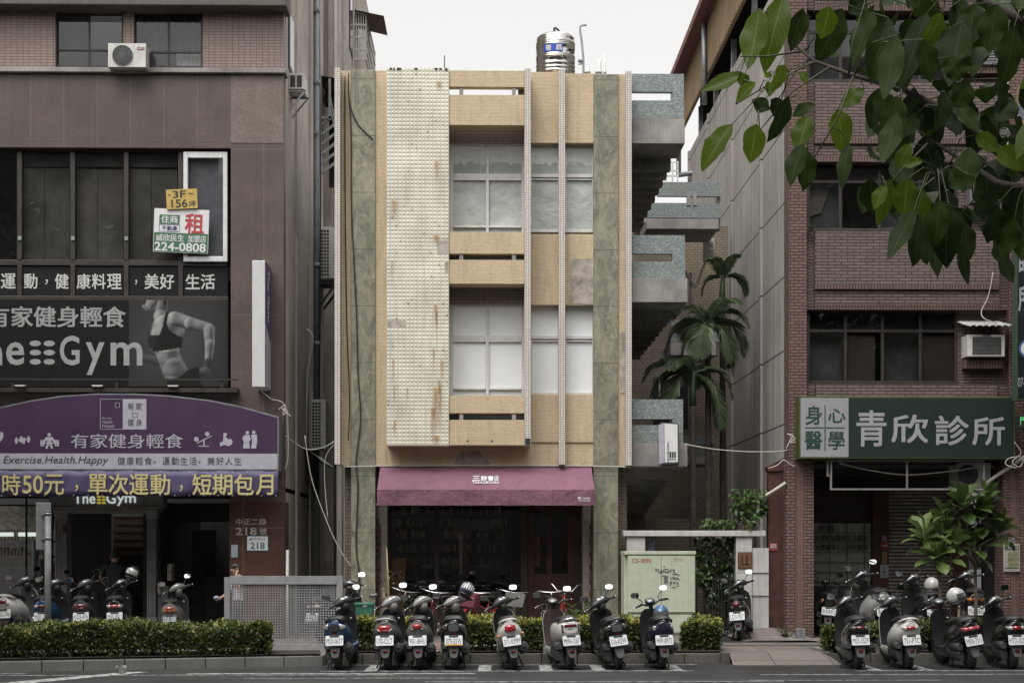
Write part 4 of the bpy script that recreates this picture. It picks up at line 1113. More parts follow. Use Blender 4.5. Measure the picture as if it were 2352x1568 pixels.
# ------------------------------------------------------------------ roof things
YT = F+2.5
t = thing('water_tank', 'shiny ribbed steel water tank with a blue label on the roof', 'water tank', (X(1276,YT), YT, Z(322,F)))
b = MB(plain('stainless_steel', (.62,.60,.57), .13, 1.0, var=.05)); c = Vector((X(1276,YT), YT, 0)); rt = 45*YT/F_PX
def zz(y): return Z(y, YT)
prof = [(0,Z(322,F)+.0),(rt*.985,Z(322,F)+.0)]
for y in (168, 160, 150.5):
    prof += [(rt*.985,zz(y+5)),(rt*1.0,zz(y+4)),(rt*1.0,zz(y+2)),(rt*.985,zz(y+1)),(rt*.985,zz(y))]
for y in (136, 128, 121): pass
for y in (137, 133, 110, 106, 102):
    prof += [(rt*.985,zz(y+2.0)),(rt*1.0,zz(y+1.4)),(rt*1.0,zz(y-.2)),(rt*.985,zz(y-.8))]
prof += [(rt*.975,zz(93)),(rt*.95,zz(88)),(rt*.82,zz(83)),(rt*.6,zz(79.5)),(rt*.3,zz(77.5)),(rt*.28,zz(75)),(0,zz(74.5))]
prof.sort(key=lambda q: q[1]) if False else None
b.lathe(prof, c, 'Z', 48); b.build('drum', t)
b = MB(plain('label_blue', (.02,.06,.38), .4, var=.04))
def arc(a0, a1, z0, z1, r_, n=8):
    k = len(b.v); vs = []
    for i in range(n+1):
        a = a0+(a1-a0)*i/n
        vs += [c+Vector((r_*math.sin(a), -r_*math.cos(a), z0)), c+Vector((r_*math.sin(a), -r_*math.cos(a), z1))]
    b.add(vs, [(2*i,2*i+2,2*i+3,2*i+1) for i in range(n)])
arc(-.67, .34, zz(130), zz(113), rt*1.004); b.use(m_white)
for s_, a in (('德', -.56), ('昌', -.02)):
    o = c+Vector((rt*1.02*math.sin(a), -rt*1.02*math.cos(a), zz(128)))
    e = c+Vector((rt*1.02*math.sin(a+.30), -rt*1.02*math.cos(a+.30), zz(128)))
    b.text3(s_, o, e-o, Vector((0,0,zz(115)-zz(128))), .02)
b.build('label', t)
b = MB(m_black); b.tube([(X(1273,YT),YT,zz(77)),(X(1273,YT),YT,zz(64)),(X(1276,YT),YT,zz(63)),(X(1300,YT),YT+.2,zz(79))], .022, 8); b.build('inlet_pipe', t)
t = MB(plain('grey_pvc', (.30,.30,.30), .6)); Yq = F+1.2
t.tube([(X(1341,Yq),Yq,Z(330,F)),(X(1340,Yq),Yq,Z(135,Yq)),(X(1336,Yq),Yq,Z(95,Yq)),(X(1332,Yq),Yq,Z(66,Yq)),(X(1333,Yq),Yq,Z(60,Yq)),(X(1338,Yq),Yq,Z(57,Yq)),(X(1347,Yq),Yq,Z(57,Yq))], .022, 8)
t.tube([(X(1328,Yq),Yq,Z(147,Yq)),(X(1341,Yq),Yq,Z(145,Yq))], .016, 6); t.lathe([(.05,0),(.05,.05)], (X(1333,Yq),Yq,Z(142,Yq)), 'Z', 10)
tag(t.build('hooked_pipe', loc=(X(1341,Yq),Yq,Z(330,F))), 'thin hooked grey pipe with a tap right of the water tank', 'pipe')
for lab, x, y, r_ in (('stubby pale vent pipe on the roof edge right of the hooked pipe',1375,137,.055),('tall slim pale vent pipe nearest the right marble column',1389,124,.025),('short pipe stub beside the foot of the hooked pipe',1349,155,.05)):
    t = MB(m_offw); t.cyl((X(x,Yq),Yq,Z(330,F)), (X(x,Yq),Yq,Z(y,Yq)), r_, 12); t.lathe([(r_*1.3,0),(r_*1.3,.05)], (X(x,Yq),Yq,Z(168,Yq)), 'Z', 12)
    tag(t.build('vent_pipe', loc=(X(x,Yq),Yq,Z(330,F))), lab, 'pipe')
t = MB(m_black); t.tube([(X(1021,F+.3),F+.3,Z(330,F)),(X(1021,F+.3),F+.3,Z(128,F+.3))], [.02,.012], 6); tag(t.build('roof_rod', loc=(X(1021,F+.3),F+.3,Z(330,F))), 'thin black rod standing above the cream panel', 'rod')
cable('cable', 'thin black cable snaking down the left marble column', [P(801,170,F-.03),P(800,210,F-.03),P(806,300,F-.03),P(808,500,F-.03),P(818,700,F-.03),P(822,850,F-.03),P(828,960,F-.03),P(818,1060,F-.03),P(822,1120,F-.03),P(818,1250,F-.03),P(826,1330,F-.03),P(820,1390,F-.03)], .013, m_cable)
cable('cable', 'black cable straight down beside the left marble column', [P(792,175,F+.09),P(793,500,F+.09),P(797,760,F+.09),P(803,920,F-.02),P(800,1010,F-.02)], .012, m_cable)
cable('cable', 'black cable curve stapled across the top of the left marble column', [P(800,185,F-.02),P(804,240,F-.02),P(822,285,F-.02),P(856,320,F-.02)], .012, m_cable)
cable('cable', 'thin cable running along the top edge of the awning', [P(790,1072,F-.05),P(866,1070,F-.05),P(1115,1069,F-.06),P(1366,1070,F-.05),P(1450,1073,F-.05)], .012, m_wcable)
# ------------------------------------------------------------------ stair tower on the right flank
YB_ = F+.14
PR[0] = 1510
def fbox(m, a, y0, b_, y1, Y, d): m.pbox(a, y0, b_, y1, Y, d)
for (top, op0, op1, bot, slab, xr, xs, xo) in ((170,211,231,272,330,1571,1573,1545),(540,582.5,601,639,694,1573,1579,1544),(917,962,976,1017,1071,1569,1579,1545)):
    m = MB(m_blue)
    m.pbox(1452, top, xr, op0, YB_, .14); m.pbox(1452, op1, xr, bot, YB_, .14); m.pbox(xo, op0, xr, op1, YB_, .14)
    m.box(X(xr,YB_)-.13, X(xr,YB_), YB_+.14, YB_+1.2, Z(op0,YB_), Z(top,YB_)); m.box(X(xr,YB_)-.13, X(xr,YB_), YB_+.14, YB_+1.2, Z(bot,YB_), Z(op1,YB_))
    o = m.build('balcony', bk)
    m = MB(m_conc); m.pbox(1452, bot+.5, xs, slab, YB_-.02, 1.25); m.build('slab', o, bevel=.01)
YL2 = F+4.0
for (a, t0, t1, l, p0, p1, s0, s1, r_) in ((1511,418,450,1486,466,500,502,525,1655),(1540,735,750,1540,757,785,786,815,1650),(1560,1000,1020,1556,1026,1045,1046,1065,1640)):
    m = MB(m_blue); m.pbox(a, t0, r_, t1, YL2, .14); m.pbox(l, p0, r_, p1, YL2, .14); o = m.build('landing', bk)
    m = MB(m_conc); m.pbox(l, s0, r_-5, s1, YL2-.02, 1.6); m.pbox(r_-7, t0, r_, s1, YL2+.15, .3)
    for x in (1578, 1592): m.pbox(x, t1-4, x+8, p0+5, YL2-.02, .1)
    m.build('slab', o)
for zt_, zb_ in ((Z(325,F), Z(520,YL2)), (Z(690,F), Z(812,YL2)), (Z(1066,F), Z(1062,YL2)-1.2)):
    xl, xr = X(1452,F), X(1543,F+1.2); m = MB(m_conc)
    n = 9
    for i in range(n):
        u0, u1 = i/n, (i+1)/n; y0, y1 = F+1.35+u0*2.6, F+1.35+u1*2.6; z0 = zt_+(zb_-zt_)*u1
        m.box(xl, xr-.05*i, y0, y1, z0-.14, z0+(zt_-zb_)/n)
    m.build('stair_flight', bk)
YW = F+6.6
m = MB(tiled('tan_rear_brick', (.27,.225,.165), (.22,.18,.135), (.12,.10,.08), .13, .06, .008, .5, .25)); m.box(X(1440,YW), X(1672,YW), YW, YW+.2, 0, Z(520,YW)); rw = m.build('rear_wall', bk)
m = MB(m_alu)
for x in (1515, 1535, 1560): m.pbox(x-1.5, 866, x+1.5, 910, YW-.05, .04)
m.pbox(1513, 864, 1562, 868, YW-.05, .05); m.build('window', bk)
m = MB(m_black); m.pbox(1500, 868, 1580, 985, YW-.01, .02); m.build('dark_opening', bk)
m = MB(m_alu); 
for x in (1513, 1530, 1545, 1557): m.pbox(x-1.5, 372, x+1.5, 416, YW+.4, .04)
for y in (372, 392, 404): m.pbox(1511, y-1.5, 1559, y+1.5, YW+.41, .03)
m.build('white_grille', bk)
m = MB(m_conc); m.box(X(1452,YW), X(1500,YW), YW-.4, YW, Z(520,YW), Z(330,YW)); m.build('stair_head', bk)
t = ac_outdoor('white outdoor air conditioner on the tan rear wall behind the palms', 1618, 548, 1641, 596, F+5.4, .35)
for o in list(t.children):
    if o.name.startswith(('fan', 'grille')): bpy.data.objects.remove(o)
b = MB(plain('cover_plate_grey', (.25,.245,.23), .6)); b.pbox(1629, 556, 1639, 566, F+5.39, .01); b.pbox(1628, 572, 1640, 592, F+5.39, .01); b.build('cover_plate', t)  # darker grey raised panels on the casing front
cable('hose', 'grey hose looping below the air conditioner on the tan wall', [P(1575,624,F+5.5),P(1584,640,F+5.5),P(1596,658,F+5.5),P(1606,640,F+5.5),P(1612,622,F+5.5),P(1622,600,F+5.5)], .03, m_wcable, 7)
t = MB(m_wcable); t.tube([P(1586,627,F+5.6),P(1586,700,F+5.6)], .04, 8); tag(t.build('pipe', loc=P(1586,700,F+5.6)), 'short white pipe on the tan wall next to the lowest balcony post', 'pipe')
# projecting shop sign
Ys = F-.05
t = thing('shop_blade_sign', 'white projecting sign with vertical lettering fixed to the lowest stair balcony', 'sign', (X(1537,Ys), Ys, Z(1065,Ys)))
b = MB(plain('sign_edge_dark', (.05,.05,.055), .5)); b.pprism([(1518,969),(1558,971),(1560,1064),(1520,1066)], Ys, .16); b.build('frame', t)
b = MB(m_white); b.pprism([(1526,972),(1556,974),(1557,1060),(1527,1062)], Ys-.004, .004); b.use(m_lilac); b.pprism([(1513,975),(1525,971),(1526,1062),(1514,1065)], Ys-.003, .1); b.build('face', t)
b = MB(m_black)
for x in (1538, 1543.2, 1548.4): b.pbox(x, 1037, x+3.8, 1051, Ys-.007, .003); 
for x in (1538, 1543.2, 1548.4): b.pbox(x, 1053, x+3.8, 1056, Ys-.007, .003)
o = Vector((X(1532,Ys), Ys-.007, Z(1014,Ys))); b.text3('TAKAOBOOKS', o, Vector((0,0,Z(1062,Ys)-Z(1014,Ys))), Vector((X(1537,Ys)-X(1532,Ys),0,0)), .01)
b.build('lettering', t)
b = MB(m_galv); b.pbox(1524, 985, 1552, 990, Ys+.16, .05); b.build('bracket', t)
cable('cable', 'pale cable strung across the right alley below the white sign', [P(1574,1020,F),P(1640,1031,F),P(1720,1037,F),P(1802,1035,F-.1),P(1812,1022,F-.2)], .010, m_wcable)
PR[0] = 1115
# ------------------------------------------------------------------ red brick building
PR[0] = 2080.0
YR = 32.0
m_rbrick = tiled('red_brick', (.165,.118,.102), (.120,.085,.073), (.022,.017,.015), .25, .0612, .0075, .5, .25, .75, .012)
m_pier = tiled('pier_brick', (.175,.106,.088), (.125,.075,.062), (.018,.013,.011), .16, .0612, .0075, .5, .2, .75, .012)
m_soldier = tiled('soldier_brick', (.140,.087,.074), (.105,.064,.054), (.022,.017,.015), .061, .6, .0075, 0.0, .2, .75, .012)
m_vtile = tiled('vertical_brick', (.15,.080,.068), (.12,.064,.052), (.20,.16,.14), .0612, .25, .005, 0.0, .2, .7, .006)
m_smooth = plain('dark_red_wall', (.065,.025,.018), .5, var=.2)
XR = X(1812, YR)
rb = thing('brick_building', 'red brick building with dark windows, a concrete flank and a clinic at street level', 'building', (X(2080,YR), YR, 0))
m = MB(m_pier); m.pbox(1812, -60, 1853, 1056, YR, .5); m.pbox(2318, -60, 2420, 1056, YR+.05, .5); each(m, 'brick_pier', rb)
def spandrel(y0, y1, mid):
    m = MB(m_rbrick)
    m.pbox(1853, y0, 1872, y1, YR+.16, .3); m.pbox(1872, y0, 2296, mid-13, YR+.02, .45); m.pbox(2296, y0, 2318, y1, YR+.16, .3)
    m.pbox(1872, mid, 2296, y1-13, YR+.06, .40)
    o = m.build('spandrel', rb)
    s = MB(m_soldier); s.pbox(1872, mid-13, 2296, mid, YR+.0, .45); s.pbox(1872, y1-13, 2296, y1, YR+.04, .42); s.build('soldier_course', o)
spandrel(190, 372, 330)
spandrel(532, 711, 664)
spandrel(-60, 25, -10)
m = MB(m_rbrick); m.pbox(1853, 882, 1875, 1056, YR+.16, .3); m.pbox(1875, 882, 2290, 1056, YR+.02, .4); m.pbox(2290, 882, 2318, 1056, YR+.16, .3)
for y0, y1 in ((711,882),(372,532),(25,190)): m.pbox(2200, y0, 2318, y1, YR+.28, .2)
m.pbox(2421, -60, 2780, 1470, YR+.1, .3)
each(m, 'brick_wall', rb)
m = MB(m_soldier)
for y in (825, 447+20, 147): m.pbox(2216, y, 2304, y+20, YR+.04, .3)
each(m, 'brick_shelf', rb)
m_bpane = plain('brown_blind', (.06,.042,.032), .5, var=.15, vs=1)
for y0, y1, tr in ((711,882,760),(372,532,418),(25,190,75)):
    w = win(rb, 1853, y0, 2200, y1, YR+.2, [1942, 2027, 2114] if y0 > 600 else [1930, 2020, 2112], [tr], fw=7)
    g_ = MB(plain('grey_inner_blind', (.085,.084,.087), .8, var=.3, vs=1.2)); g_.pbox(1858, y0+6, 1935, y1-6, YR+.55, .01); g_.pbox(2024, y0+6, 2108, y1-6, YR+.62, .01); g_.pbox(1940, y0+6, 2020, tr-4, YR+.5, .01); g_.pbox(2115, y0+6, 2195, tr-4, YR+.5, .01); g_.build('blind', w)
    if y0 > 600:
        b = MB(m_bpane); b.pbox(1932, 768, 2010, 878, YR+.4, .01); b.pbox(2118, 768, 2196, 878, YR+.4, .01); b.build('blind', w)
    if y0 == 372:
        c = MB(plain('dusty_sheet', (.20,.18,.16), .9, var=.2)); c.pprism([(1855,440),(1905,425),(1915,420),(1900,450),(1885,490),(1855,500)], YR+.5, .01); c.build('sheet', w)
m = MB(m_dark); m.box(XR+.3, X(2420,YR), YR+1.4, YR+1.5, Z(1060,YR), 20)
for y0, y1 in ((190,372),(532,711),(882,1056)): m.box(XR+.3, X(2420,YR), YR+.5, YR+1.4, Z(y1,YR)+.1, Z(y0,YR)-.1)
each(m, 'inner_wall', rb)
# concrete flank
def flank(name):
    t = NT(name)
    so = t.n('ShaderNodeSeparateXYZ'); t.l(t.obj(), so.inputs[0])
    b = t.brick((0,0,0), (0,0,0), (1,1,1), 4.1, 1.45, .018, 0.0)
    f = t.noise(2.2, 5, .65, t.scaled(t.obj(), 2, 2, .22)); f2 = t.noise(12, 4)
    c = t.mix(t.ramp(f, [(.3, 0.0), (.7, 1.0)]), (.27,.255,.235), (.43,.405,.375))
    c = t.mix(t.math('MULTIPLY', t.ramp(t.noise(.5, 4), [(.45, 0.0), (.7, 1.0)]), .5), c, (.24,.23,.215))
    c = t.mix(t.math('MULTIPLY', b.outputs['Fac'], .9), c, (.035,.033,.03))
    rib = t.math('SINE', t.math('MULTIPLY', so.outputs[1], 9.0))
    t.bsdf(c, .9, 0, .3, t.math('ADD', t.math('MULTIPLY', rib, .22), t.math('MULTIPLY', f2, .3)), .02); MATS[name] = t.m
    return t.m
m_flank = flank('stained_concrete_flank')
m = MB(m_flank); zt = 13.3
m.box(XR, XR+.3, YR+.5, 47.5, .17, zt)
for y in (35.0, 39.1, 43.2, 47.3): m.box(XR-.05, XR, y, y+.16, .17, zt)
m.build('concrete_flank', rb)
# shed roof above the flank
m = MB(plain('red_oxide_eave', (.16,.06,.045), .7, var=.2)); m.box(XR-.55, XR+3, YR+3.5, 48, 15.35, 15.55); m.build('shed_roof', rb)
m = MB(plain('tan_corrugated', (.28,.205,.12), .7, var=.12, vs=1)); m.box(XR-.20, XR-.12, YR+3.5, 47.6, 14.0, 15.3)
for i in range(46): m.box(XR-.23, XR-.20, YR+3.6+i*.25, YR+3.68+i*.25, 14.0, 15.3)
m.build('shed_siding', rb)
m = MB(m_galv)
for y in (36.5, 39.5, 42.5, 45.5): m.box(XR+.02, XR+.14, y, y+.12, zt, 14.1)
m.tube([(XR-.3,47.5,12.6),(XR-.3,47.5,15.3)], .07, 8); m.tube([(XR-.3,42.0,13.2),(XR-.3,42.0,15.3)], .07, 8); m.tube([(XR-.3,47.5,12.65),(XR+.05,46.8,12.55)], .07, 8); each(m, 'shed_post', rb)
m = MB(m_dark); m.box(XR+.3, X(2420,YR), 47.2, 47.4, 0, 15.3); m.box(XR+.3, X(2420,YR), YR+.5, 47.4, 15.3, 15.34); m.box(XR+.8, XR+.9, YR+1.5, 47, zt-1, 15.3); each(m, 'roof', rb)
# street level
YQ = YR+2.6
m = MB(m_vtile)
for a, c in ((1812,1864),(2308,2420)): m.pbox(a, 1056, c, 1470, YR+.03, .5)
o = each(m, 'brick_pillar', rb)
m = MB(m_pier)
for a, c in ((1805,1826),(1846,1869),(2304,2320),(2340,2420)): m.pbox(a, 1056, c, 1470, YR, .54)
each(m, 'pillar_edge', o)
m = MB(m_smooth); m.pprism([(1762,1072),(1806,1050),(1806,1080),(1764,1082)], YR+.25, .3); m.build('sloping_canopy', rb)
m = MB(m_smooth); m.pbox(1765, 1080, 1806, 1448, YR+.3, .2); m.pbox(2005, 1130, 2042, 1470, YQ-.15, .3); m.pbox(2188, 1100, 2222, 1470, YQ-.15, .3); m.pbox(2042, 1415, 2188, 1470, YQ+.02, .2); each(m, 'dark_red_wall', rb)
m = MB(m_dark); m.box(XR+.06, X(2420,YR), YR+.55, YQ+3, Z(1064,YR), Z(1056,YR)); m.box(XR+.06, X(2420,YR), YQ+3, YQ+3.2, 0, 6); m.box(X(2260,YQ), X(2420,YQ), YQ, YQ+.2, .1, 5); each(m, 'arcade_ceiling', rb)
m = MB(plain('cornice_black', (.03,.026,.024), .8)); m.pbox(1864, 1056, 2310, 1090, YQ-.6, .3); m.build('beam', rb)
m_gap = plain('shutter_gap', (.03,.027,.025), .7)
m_slat = plain('roller_shutter', (.30,.275,.25), .5, .2, var=.2)
sh = MB(m_slat)
n = 36
for i in range(n): y = 1120+i*8.3; sh.use(m_slat).pbox(2042, y, 2188, y+5.2, YQ-.03, .05); sh.use(m_gap).pbox(2042, y+5.2, 2188, y+8.3, YQ-.01, .03)
sh.build('roller_shutter', rb)
w = MB(m_bronze); w.pbox(1869, 1168, 2005, 1175, YQ, .1)
for i in range(10): w.pbox(1790, 1200+i*22.5, 2004, 1201.2+i*22.5, YQ-.06, .02)
for x in (1905, 1945, 1985): w.pbox(x, 1175, x+1.2, 1400, YQ-.055, .02)
ow = w.build('grilled_window', rb)
g = MB(plain('pale_green_film', (.30,.32,.285), .25, var=.08, coat=.5)); g.pbox(1780, 1200, 2000, 1400, YQ, .02); g.use(plain('brown_upper_blind', (.055,.035,.028), .7, var=.2)); g.pbox(1780, 1120, 2000, 1198, YQ+.02, .02); each(g, 'pane', ow)
g = MB(plain('film_letter', (.035,.03,.025), .5, var=.05))
g.text('世祺', 1878, 1205, 1916, 1222, YQ-.03, .01); g.text('大學附設醫院主治醫師', 1870, 1228, 1994, 1243, YQ-.03, .01); g.text('大學輔導中心特約醫師', 1870, 1249, 1994, 1264, YQ-.03, .01); g.text('Wi-Fi', 1973, 1185, 1990, 1190, YQ-.03)
g.build('lettering', ow)
m = MB(m_rbrick); m.pbox(1780, 1402, 2005, 1470, YQ, .2); m.build('low_wall', rb)
# ------------------------------------------------------------------ clinic sign and its frame
Yc = YR-.35
t = thing('clinic_sign', 'wide dark green clinic sign with white brush lettering and a white square', 'sign', (X(2083,Yc), Yc, Z(1052,Yc)))
b = MB(plain('olive_frame', (.05,.072,.02), .5)); b.pbox(1835, 910, 2332, 1053, Yc, .33); b.build('frame', t, bevel=.008)
b = MB(plain('clinic_green', (.006,.018,.015), .5, var=.08)); b.pbox(1949, 914, 2328, 1050, Yc-.004, .01); b.build('green_face', t)
b = MB(plain('clinic_white', (.27,.27,.285), .45, var=.05)); b.pbox(1839, 914, 1949, 1049, Yc-.004, .01); b.build('white_face', t)
b = MB(plain('clinic_white_letter', (.30,.30,.31), .45, var=.04))
for s_, x0, x1, y0, y1 in (('青',1967,2036,942,1025),('欣',2047,2132,952,1017),('診',2147,2225,954,1022),('所',2233,2308,957,1022)): b.text(s_, x0, y0, x1, y1, Yc-.010, .014)
b.build('white_lettering', t)
b = MB(m_green if False else plain('clinic_green_letter', (.012,.05,.035), .45))
for s_, x0, x1, y0, y1 in (('身',1850,1888,931,975),('心',1902,1942,938,970),('醫',1848,1888,990,1032),('學',1902,1940,990,1032)): b.text(s_, x0, y0, x1, y1, Yc-.010, .008)
b.pbox(1894, 930, 1896, 1034, Yc-.01, .004); b.pbox(1850, 981, 1893, 983, Yc-.01, .004); b.pbox(1897, 981, 1940, 983, Yc-.01, .004); b.build('green_lettering', t)
Yf = YR-.2
t = MB(plain('bare_steel_frame', (.26,.25,.24), .5, .3, streak=.2))
for a, y0, c, y1 in ((1907,1056,1911,1125),(2082,1056,2085.5,1121),(2258,1056,2262,1125)): t.pbox(a, y0, c, y1, Yf, .05)
t.pbox(1911, 1056, 2258, 1060, Yf+.004, .05); t.pbox(1911, 1121, 2258, 1125, Yf+.004, .05)
t.pbox(1899, 1058, 1903, 1094, Yf+.02, .04); t.pbox(1903, 1090, 1907, 1094, Yf+.02, .04)
tag(t.build('empty_sign_frame', loc=(X(2083,Yf),Yf,Z(1125,Yf))), 'empty pale steel frame hanging below the green clinic sign', 'frame')
# outdoor unit hung sideways under the sign
t = thing('air_conditioner', 'large white outdoor air conditioner hung behind the empty steel frame', 'air conditioner', (X(2240,YR+.6), YR+.6, Z(1122,YR)))
b = MB(m_offw); b.box(X(2215,YR), X(2285,YR), YR+.25, YR+1.1, Z(1118,YR), Z(1060,YR)); b.build('casing', t, bevel=.015)
b = MB(m_black); cc = Vector((X(2232,YR), YR+.245, Z(1088,YR))); b.lathe([(.20,0),(.20,-.01)], cc, 'Y', 24, False); b.build('fan_opening', t)
b = MB(plain('grille_grey', (.3,.3,.29), .5))
for q in (.06,.1,.14,.18): b.tube([cc+Vector((q*math.cos(a*math.pi/12), -.03, q*math.sin(a*math.pi/12))) for a in range(25)], .006, 5, False)
b.build('grille', t)
b = MB(m_galv); b.pprism([(2205,1121),(2300,1121),(2310,1145),(2306,1148)], YR+.3, .05); b.build('bracket', t)
cable('hose', 'thick taped pale hose rising right from the unit behind the steel frame', [P(2262,1112,YR-.05),P(2285,1095,YR-.08),P(2315,1075,YR-.1),P(2352,1050,YR-.1),P(2380,1040,YR-.1)], .035, m_wcable, 8)
cable('cable', 'slack grey wire sagging inside the empty steel frame', [P(1925,1062,YR),P(1990,1078,YR),P(2080,1090,YR),P(2180,1082,YR),P(2245,1072,YR)], .012, m_wcable)
cable('cable', 'knot of thin wires on the right pillar below the green sign', [P(2330,1015,Yc),P(2345,1040,Yc),P(2325,1060,Yc),P(2342,1072,Yc),P(2350,1050,Yc),P(2318,1052,Yc),P(2310,1066,Yc),P(2335,1075,Yc)], .012, m_wcable)
cable('cable', 'pale knot of wires on the brick pier left of the green sign', [P(1806,1030,Yc),P(1815,1010,Yc),P(1822,1000,Yc),P(1808,996,Yc),P(1826,1006,Yc),P(1812,1016,Yc),P(1828,1014,Yc)], .010, m_wcable)
cable('cable', 'white wire along the sloping dark red canopy edge', [P(1765,1075,YR-.05),P(1785,1068,YR-.05),P(1800,1056,YR-.05),P(1812,1064,YR-.05),P(1826,1072,YR-.05)], .010, m_wcable)
# window unit with tiled hood
t = thing('window_air_conditioner', 'framed window air conditioner under a corrugated hood beside the dark windows', 'air conditioner', (X(2265,YR), YR-.1, Z(825,YR)))
b = MB(m_offw); b.pbox(2222, 768, 2308, 818, YR-.12, .5); b.build('casing', t, bevel=.01)
b = MB(plain('louvre_dark', (.05,.05,.05), .6)); b.pbox(2234, 773, 2300, 812, YR-.126, .01); b.use(plain('louvre_grey', (.13,.13,.13), .6))
for i in range(13): b.pbox(2234, 774+i*3, 2300, 775.2+i*3, YR-.14, .02)
b.build('louvre', t)
b = MB(plain('badge_navy', (.02,.03,.08), .5)); b.pbox(2256, 768.5, 2274, 772, YR-.128, .006); b.use(m_white); b.text('Panasonic', 2258, 769.3, 2272, 771.4, YR-.131); b.build('badge', t)
t = MB(plain('corrugated_hood', (.33,.32,.31), .6, var=.15)); n = 44
r0 = [(X(2206+96*i/n,YR), YR+.25, Z(736,YR)+.03*abs(math.sin(i*math.pi/6.3))) for i in range(n+1)]; r1 = [(X(2219+101*i/n,YR), YR-.30, Z(755,YR)+.03*abs(math.sin(i*math.pi/6.3))) for i in range(n+1)]
t.loft([r0, r1], cap=False, closed=False, smooth=False); o = t.build('hood', loc=(X(2262,YR),YR,Z(755,YR))); tag(o, 'small corrugated grey hood over the window air conditioner', 'hood'); md = o.modifiers.new('thickness','SOLIDIFY'); md.thickness = .012
cable('cable', 'pale cable dangling from above onto the corrugated hood', [P(2281,625,YR-.1),P(2270,680,YR-.1),P(2254,715,YR-.12),P(2262,732,YR-.2),P(2290,742,YR-.25)], .010, m_wcable)
for lab, y0, y1 in (('dark louvred window air conditioner on the top brick shelf behind the leaves',96,148),('blue grey window air conditioner on the middle brick shelf behind the leaves',400,465)):
    t = thing('window_air_conditioner', lab, 'air conditioner', (X(2260,YR), YR, Z(y1,YR)))
    b = MB(plain('aged_casing', (.13,.13,.135), .6, var=.2)); b.pbox(2228, y0, 2296, y1, YR-.02, .4); b.build('casing', t, bevel=.01)
    b = MB(m_black); b.pbox(2234, y0+6, 2290, y1-10, YR-.025, .01); b.use(m_galv)
    for i in range(6): b.pbox(2234, y0+8+i*6, 2290, y0+10+i*6, YR-.035, .02)
    b.use(m_offw); b.pbox(2256, y0+22, 2266, y0+38, YR-.04, .01); b.build('louvre', t)
t = MB(m_wcable); t.tube([P(2316,110,YR-.1),P(2314,400,YR-.1),P(2310,590,YR-.1)], .012, 6); tag(t.build('cable', loc=P(2310,590,YR-.1)), 'straight white cable down the right edge of the brick wall', 'cable')
# right-edge blade sign
t = thing('blade_sign', 'tall black blade sign with white lettering and a round emblem at the right edge', 'sign', (X(2352,31.2), 31.2, Z(915,31.2)))
b = MB(plain('blade_green_edge', (.05,.09,.05), .5)); b.pbox(2335, 470, 2420, 918, 31.0, .25); b.build('box', t)
b = MB(plain('blade_black', (.012,.016,.018), .35)); b.pbox(2337.5, 473, 2420, 914, 30.99, .01); b.build('face', t)
b = MB(plain('clinic_white_letter', (.30,.30,.31), .45))
b.text('診', 2339, 560, 2372, 625, 30.985, .02); b.text('所', 2339, 655, 2372, 715, 30.985, .02); b.text('07-225', 2338, 866, 2372, 888, 30.985, .01); b.build('lettering', t)
b = MB(plain('emblem_blue', (.05,.10,.22), .5)); b.pprism(circ(2362, 800, 22, 28), 30.985, .004); b.use(m_white); b.pprism(circ(2362, 800, 17, 24), 30.982, .004); b.use(plain('clinic_green_letter', (.012,.05,.035), .45)); b.pbox(2354, 783, 2359, 817, 30.979, .003); b.pbox(2359, 796, 2372, 802, 30.979, .003); b.build('emblem', t)
t = thing('lantern_sign', 'tan oval sign with blue writing at the upper right edge', 'sign', (X(2350,31.3), 31.3, Z(395,31.3)))
b = MB(plain('tan_acrylic', (.20,.15,.085), .5)); b.pprism([(2352+16*math.cos(a*math.pi/14), 290+105*math.sin(a*math.pi/14)) for a in range(28)], 31.3, .2); b.build('box', t)
b = MB(plain('emblem_blue', (.05,.10,.22), .5)); b.text('診', 2340, 225, 2364, 275, 31.295, .01); b.build('lettering', t)
t = thing('led_sign', 'small dark display box with green lit letters under the black blade sign', 'sign', (X(2350,31.2), 31.2, Z(985,31.2)))
b = MB(m_black); b.pbox(2341, 952, 2400, 984, 31.1, .2); b.build('case', t, bevel=.01)
b = MB(glow('led_green', (.15,.75,.25), .5)); b.text('門診', 2344, 956, 2372, 976, 31.095, -.01); b.build('lettering', t)
# notices
def notice(name, label, px0, py0, px1, py1, Y, mat, lines):
    t = thing(name, label, 'notice', (X((px0+px1)/2,Y), Y, Z(py1,Y)))
    b = MB(mat); b.pbox(px0, py0, px1, py1, Y, .012); b.build('board', t)
    for k, (mt, items) in enumerate(lines):
        b = MB(mt)
        for it in items:
            if isinstance(it[0], str): b.text(it[0], *it[1:5], Y-.005-.002*k, .005)
            else: b.pbox(*it, Y-.004-.002*k, .003)
        b.build('print', t)
m_nred = plain('notice_red', (.26,.035,.045), .5)
notice('security_notice', 'red security notice on the dark red wall beside the white gate wall', 1767, 1247, 1786, 1264, YR+.28, m_nred, [(m_white, [('保全監視', 1769, 1253, 1784, 1258), (1770,1249.5,1783,1251)])])
notice('security_notice', 'red security notice on the column left of the shutter', 2024, 1244, 2041, 1261, YQ-.18, m_nred, [(m_white, [('保全監視', 2026, 1250, 2039, 1255)])])
notice('no_smoking_notice', 'little grey no smoking notice above the red one on the column', 2026, 1230, 2037, 1242, YQ-.18, plain('notice_grey', (.25,.25,.25), .5), [(m_nred, [('⊘', 2028, 1232, 2035, 1240)])])
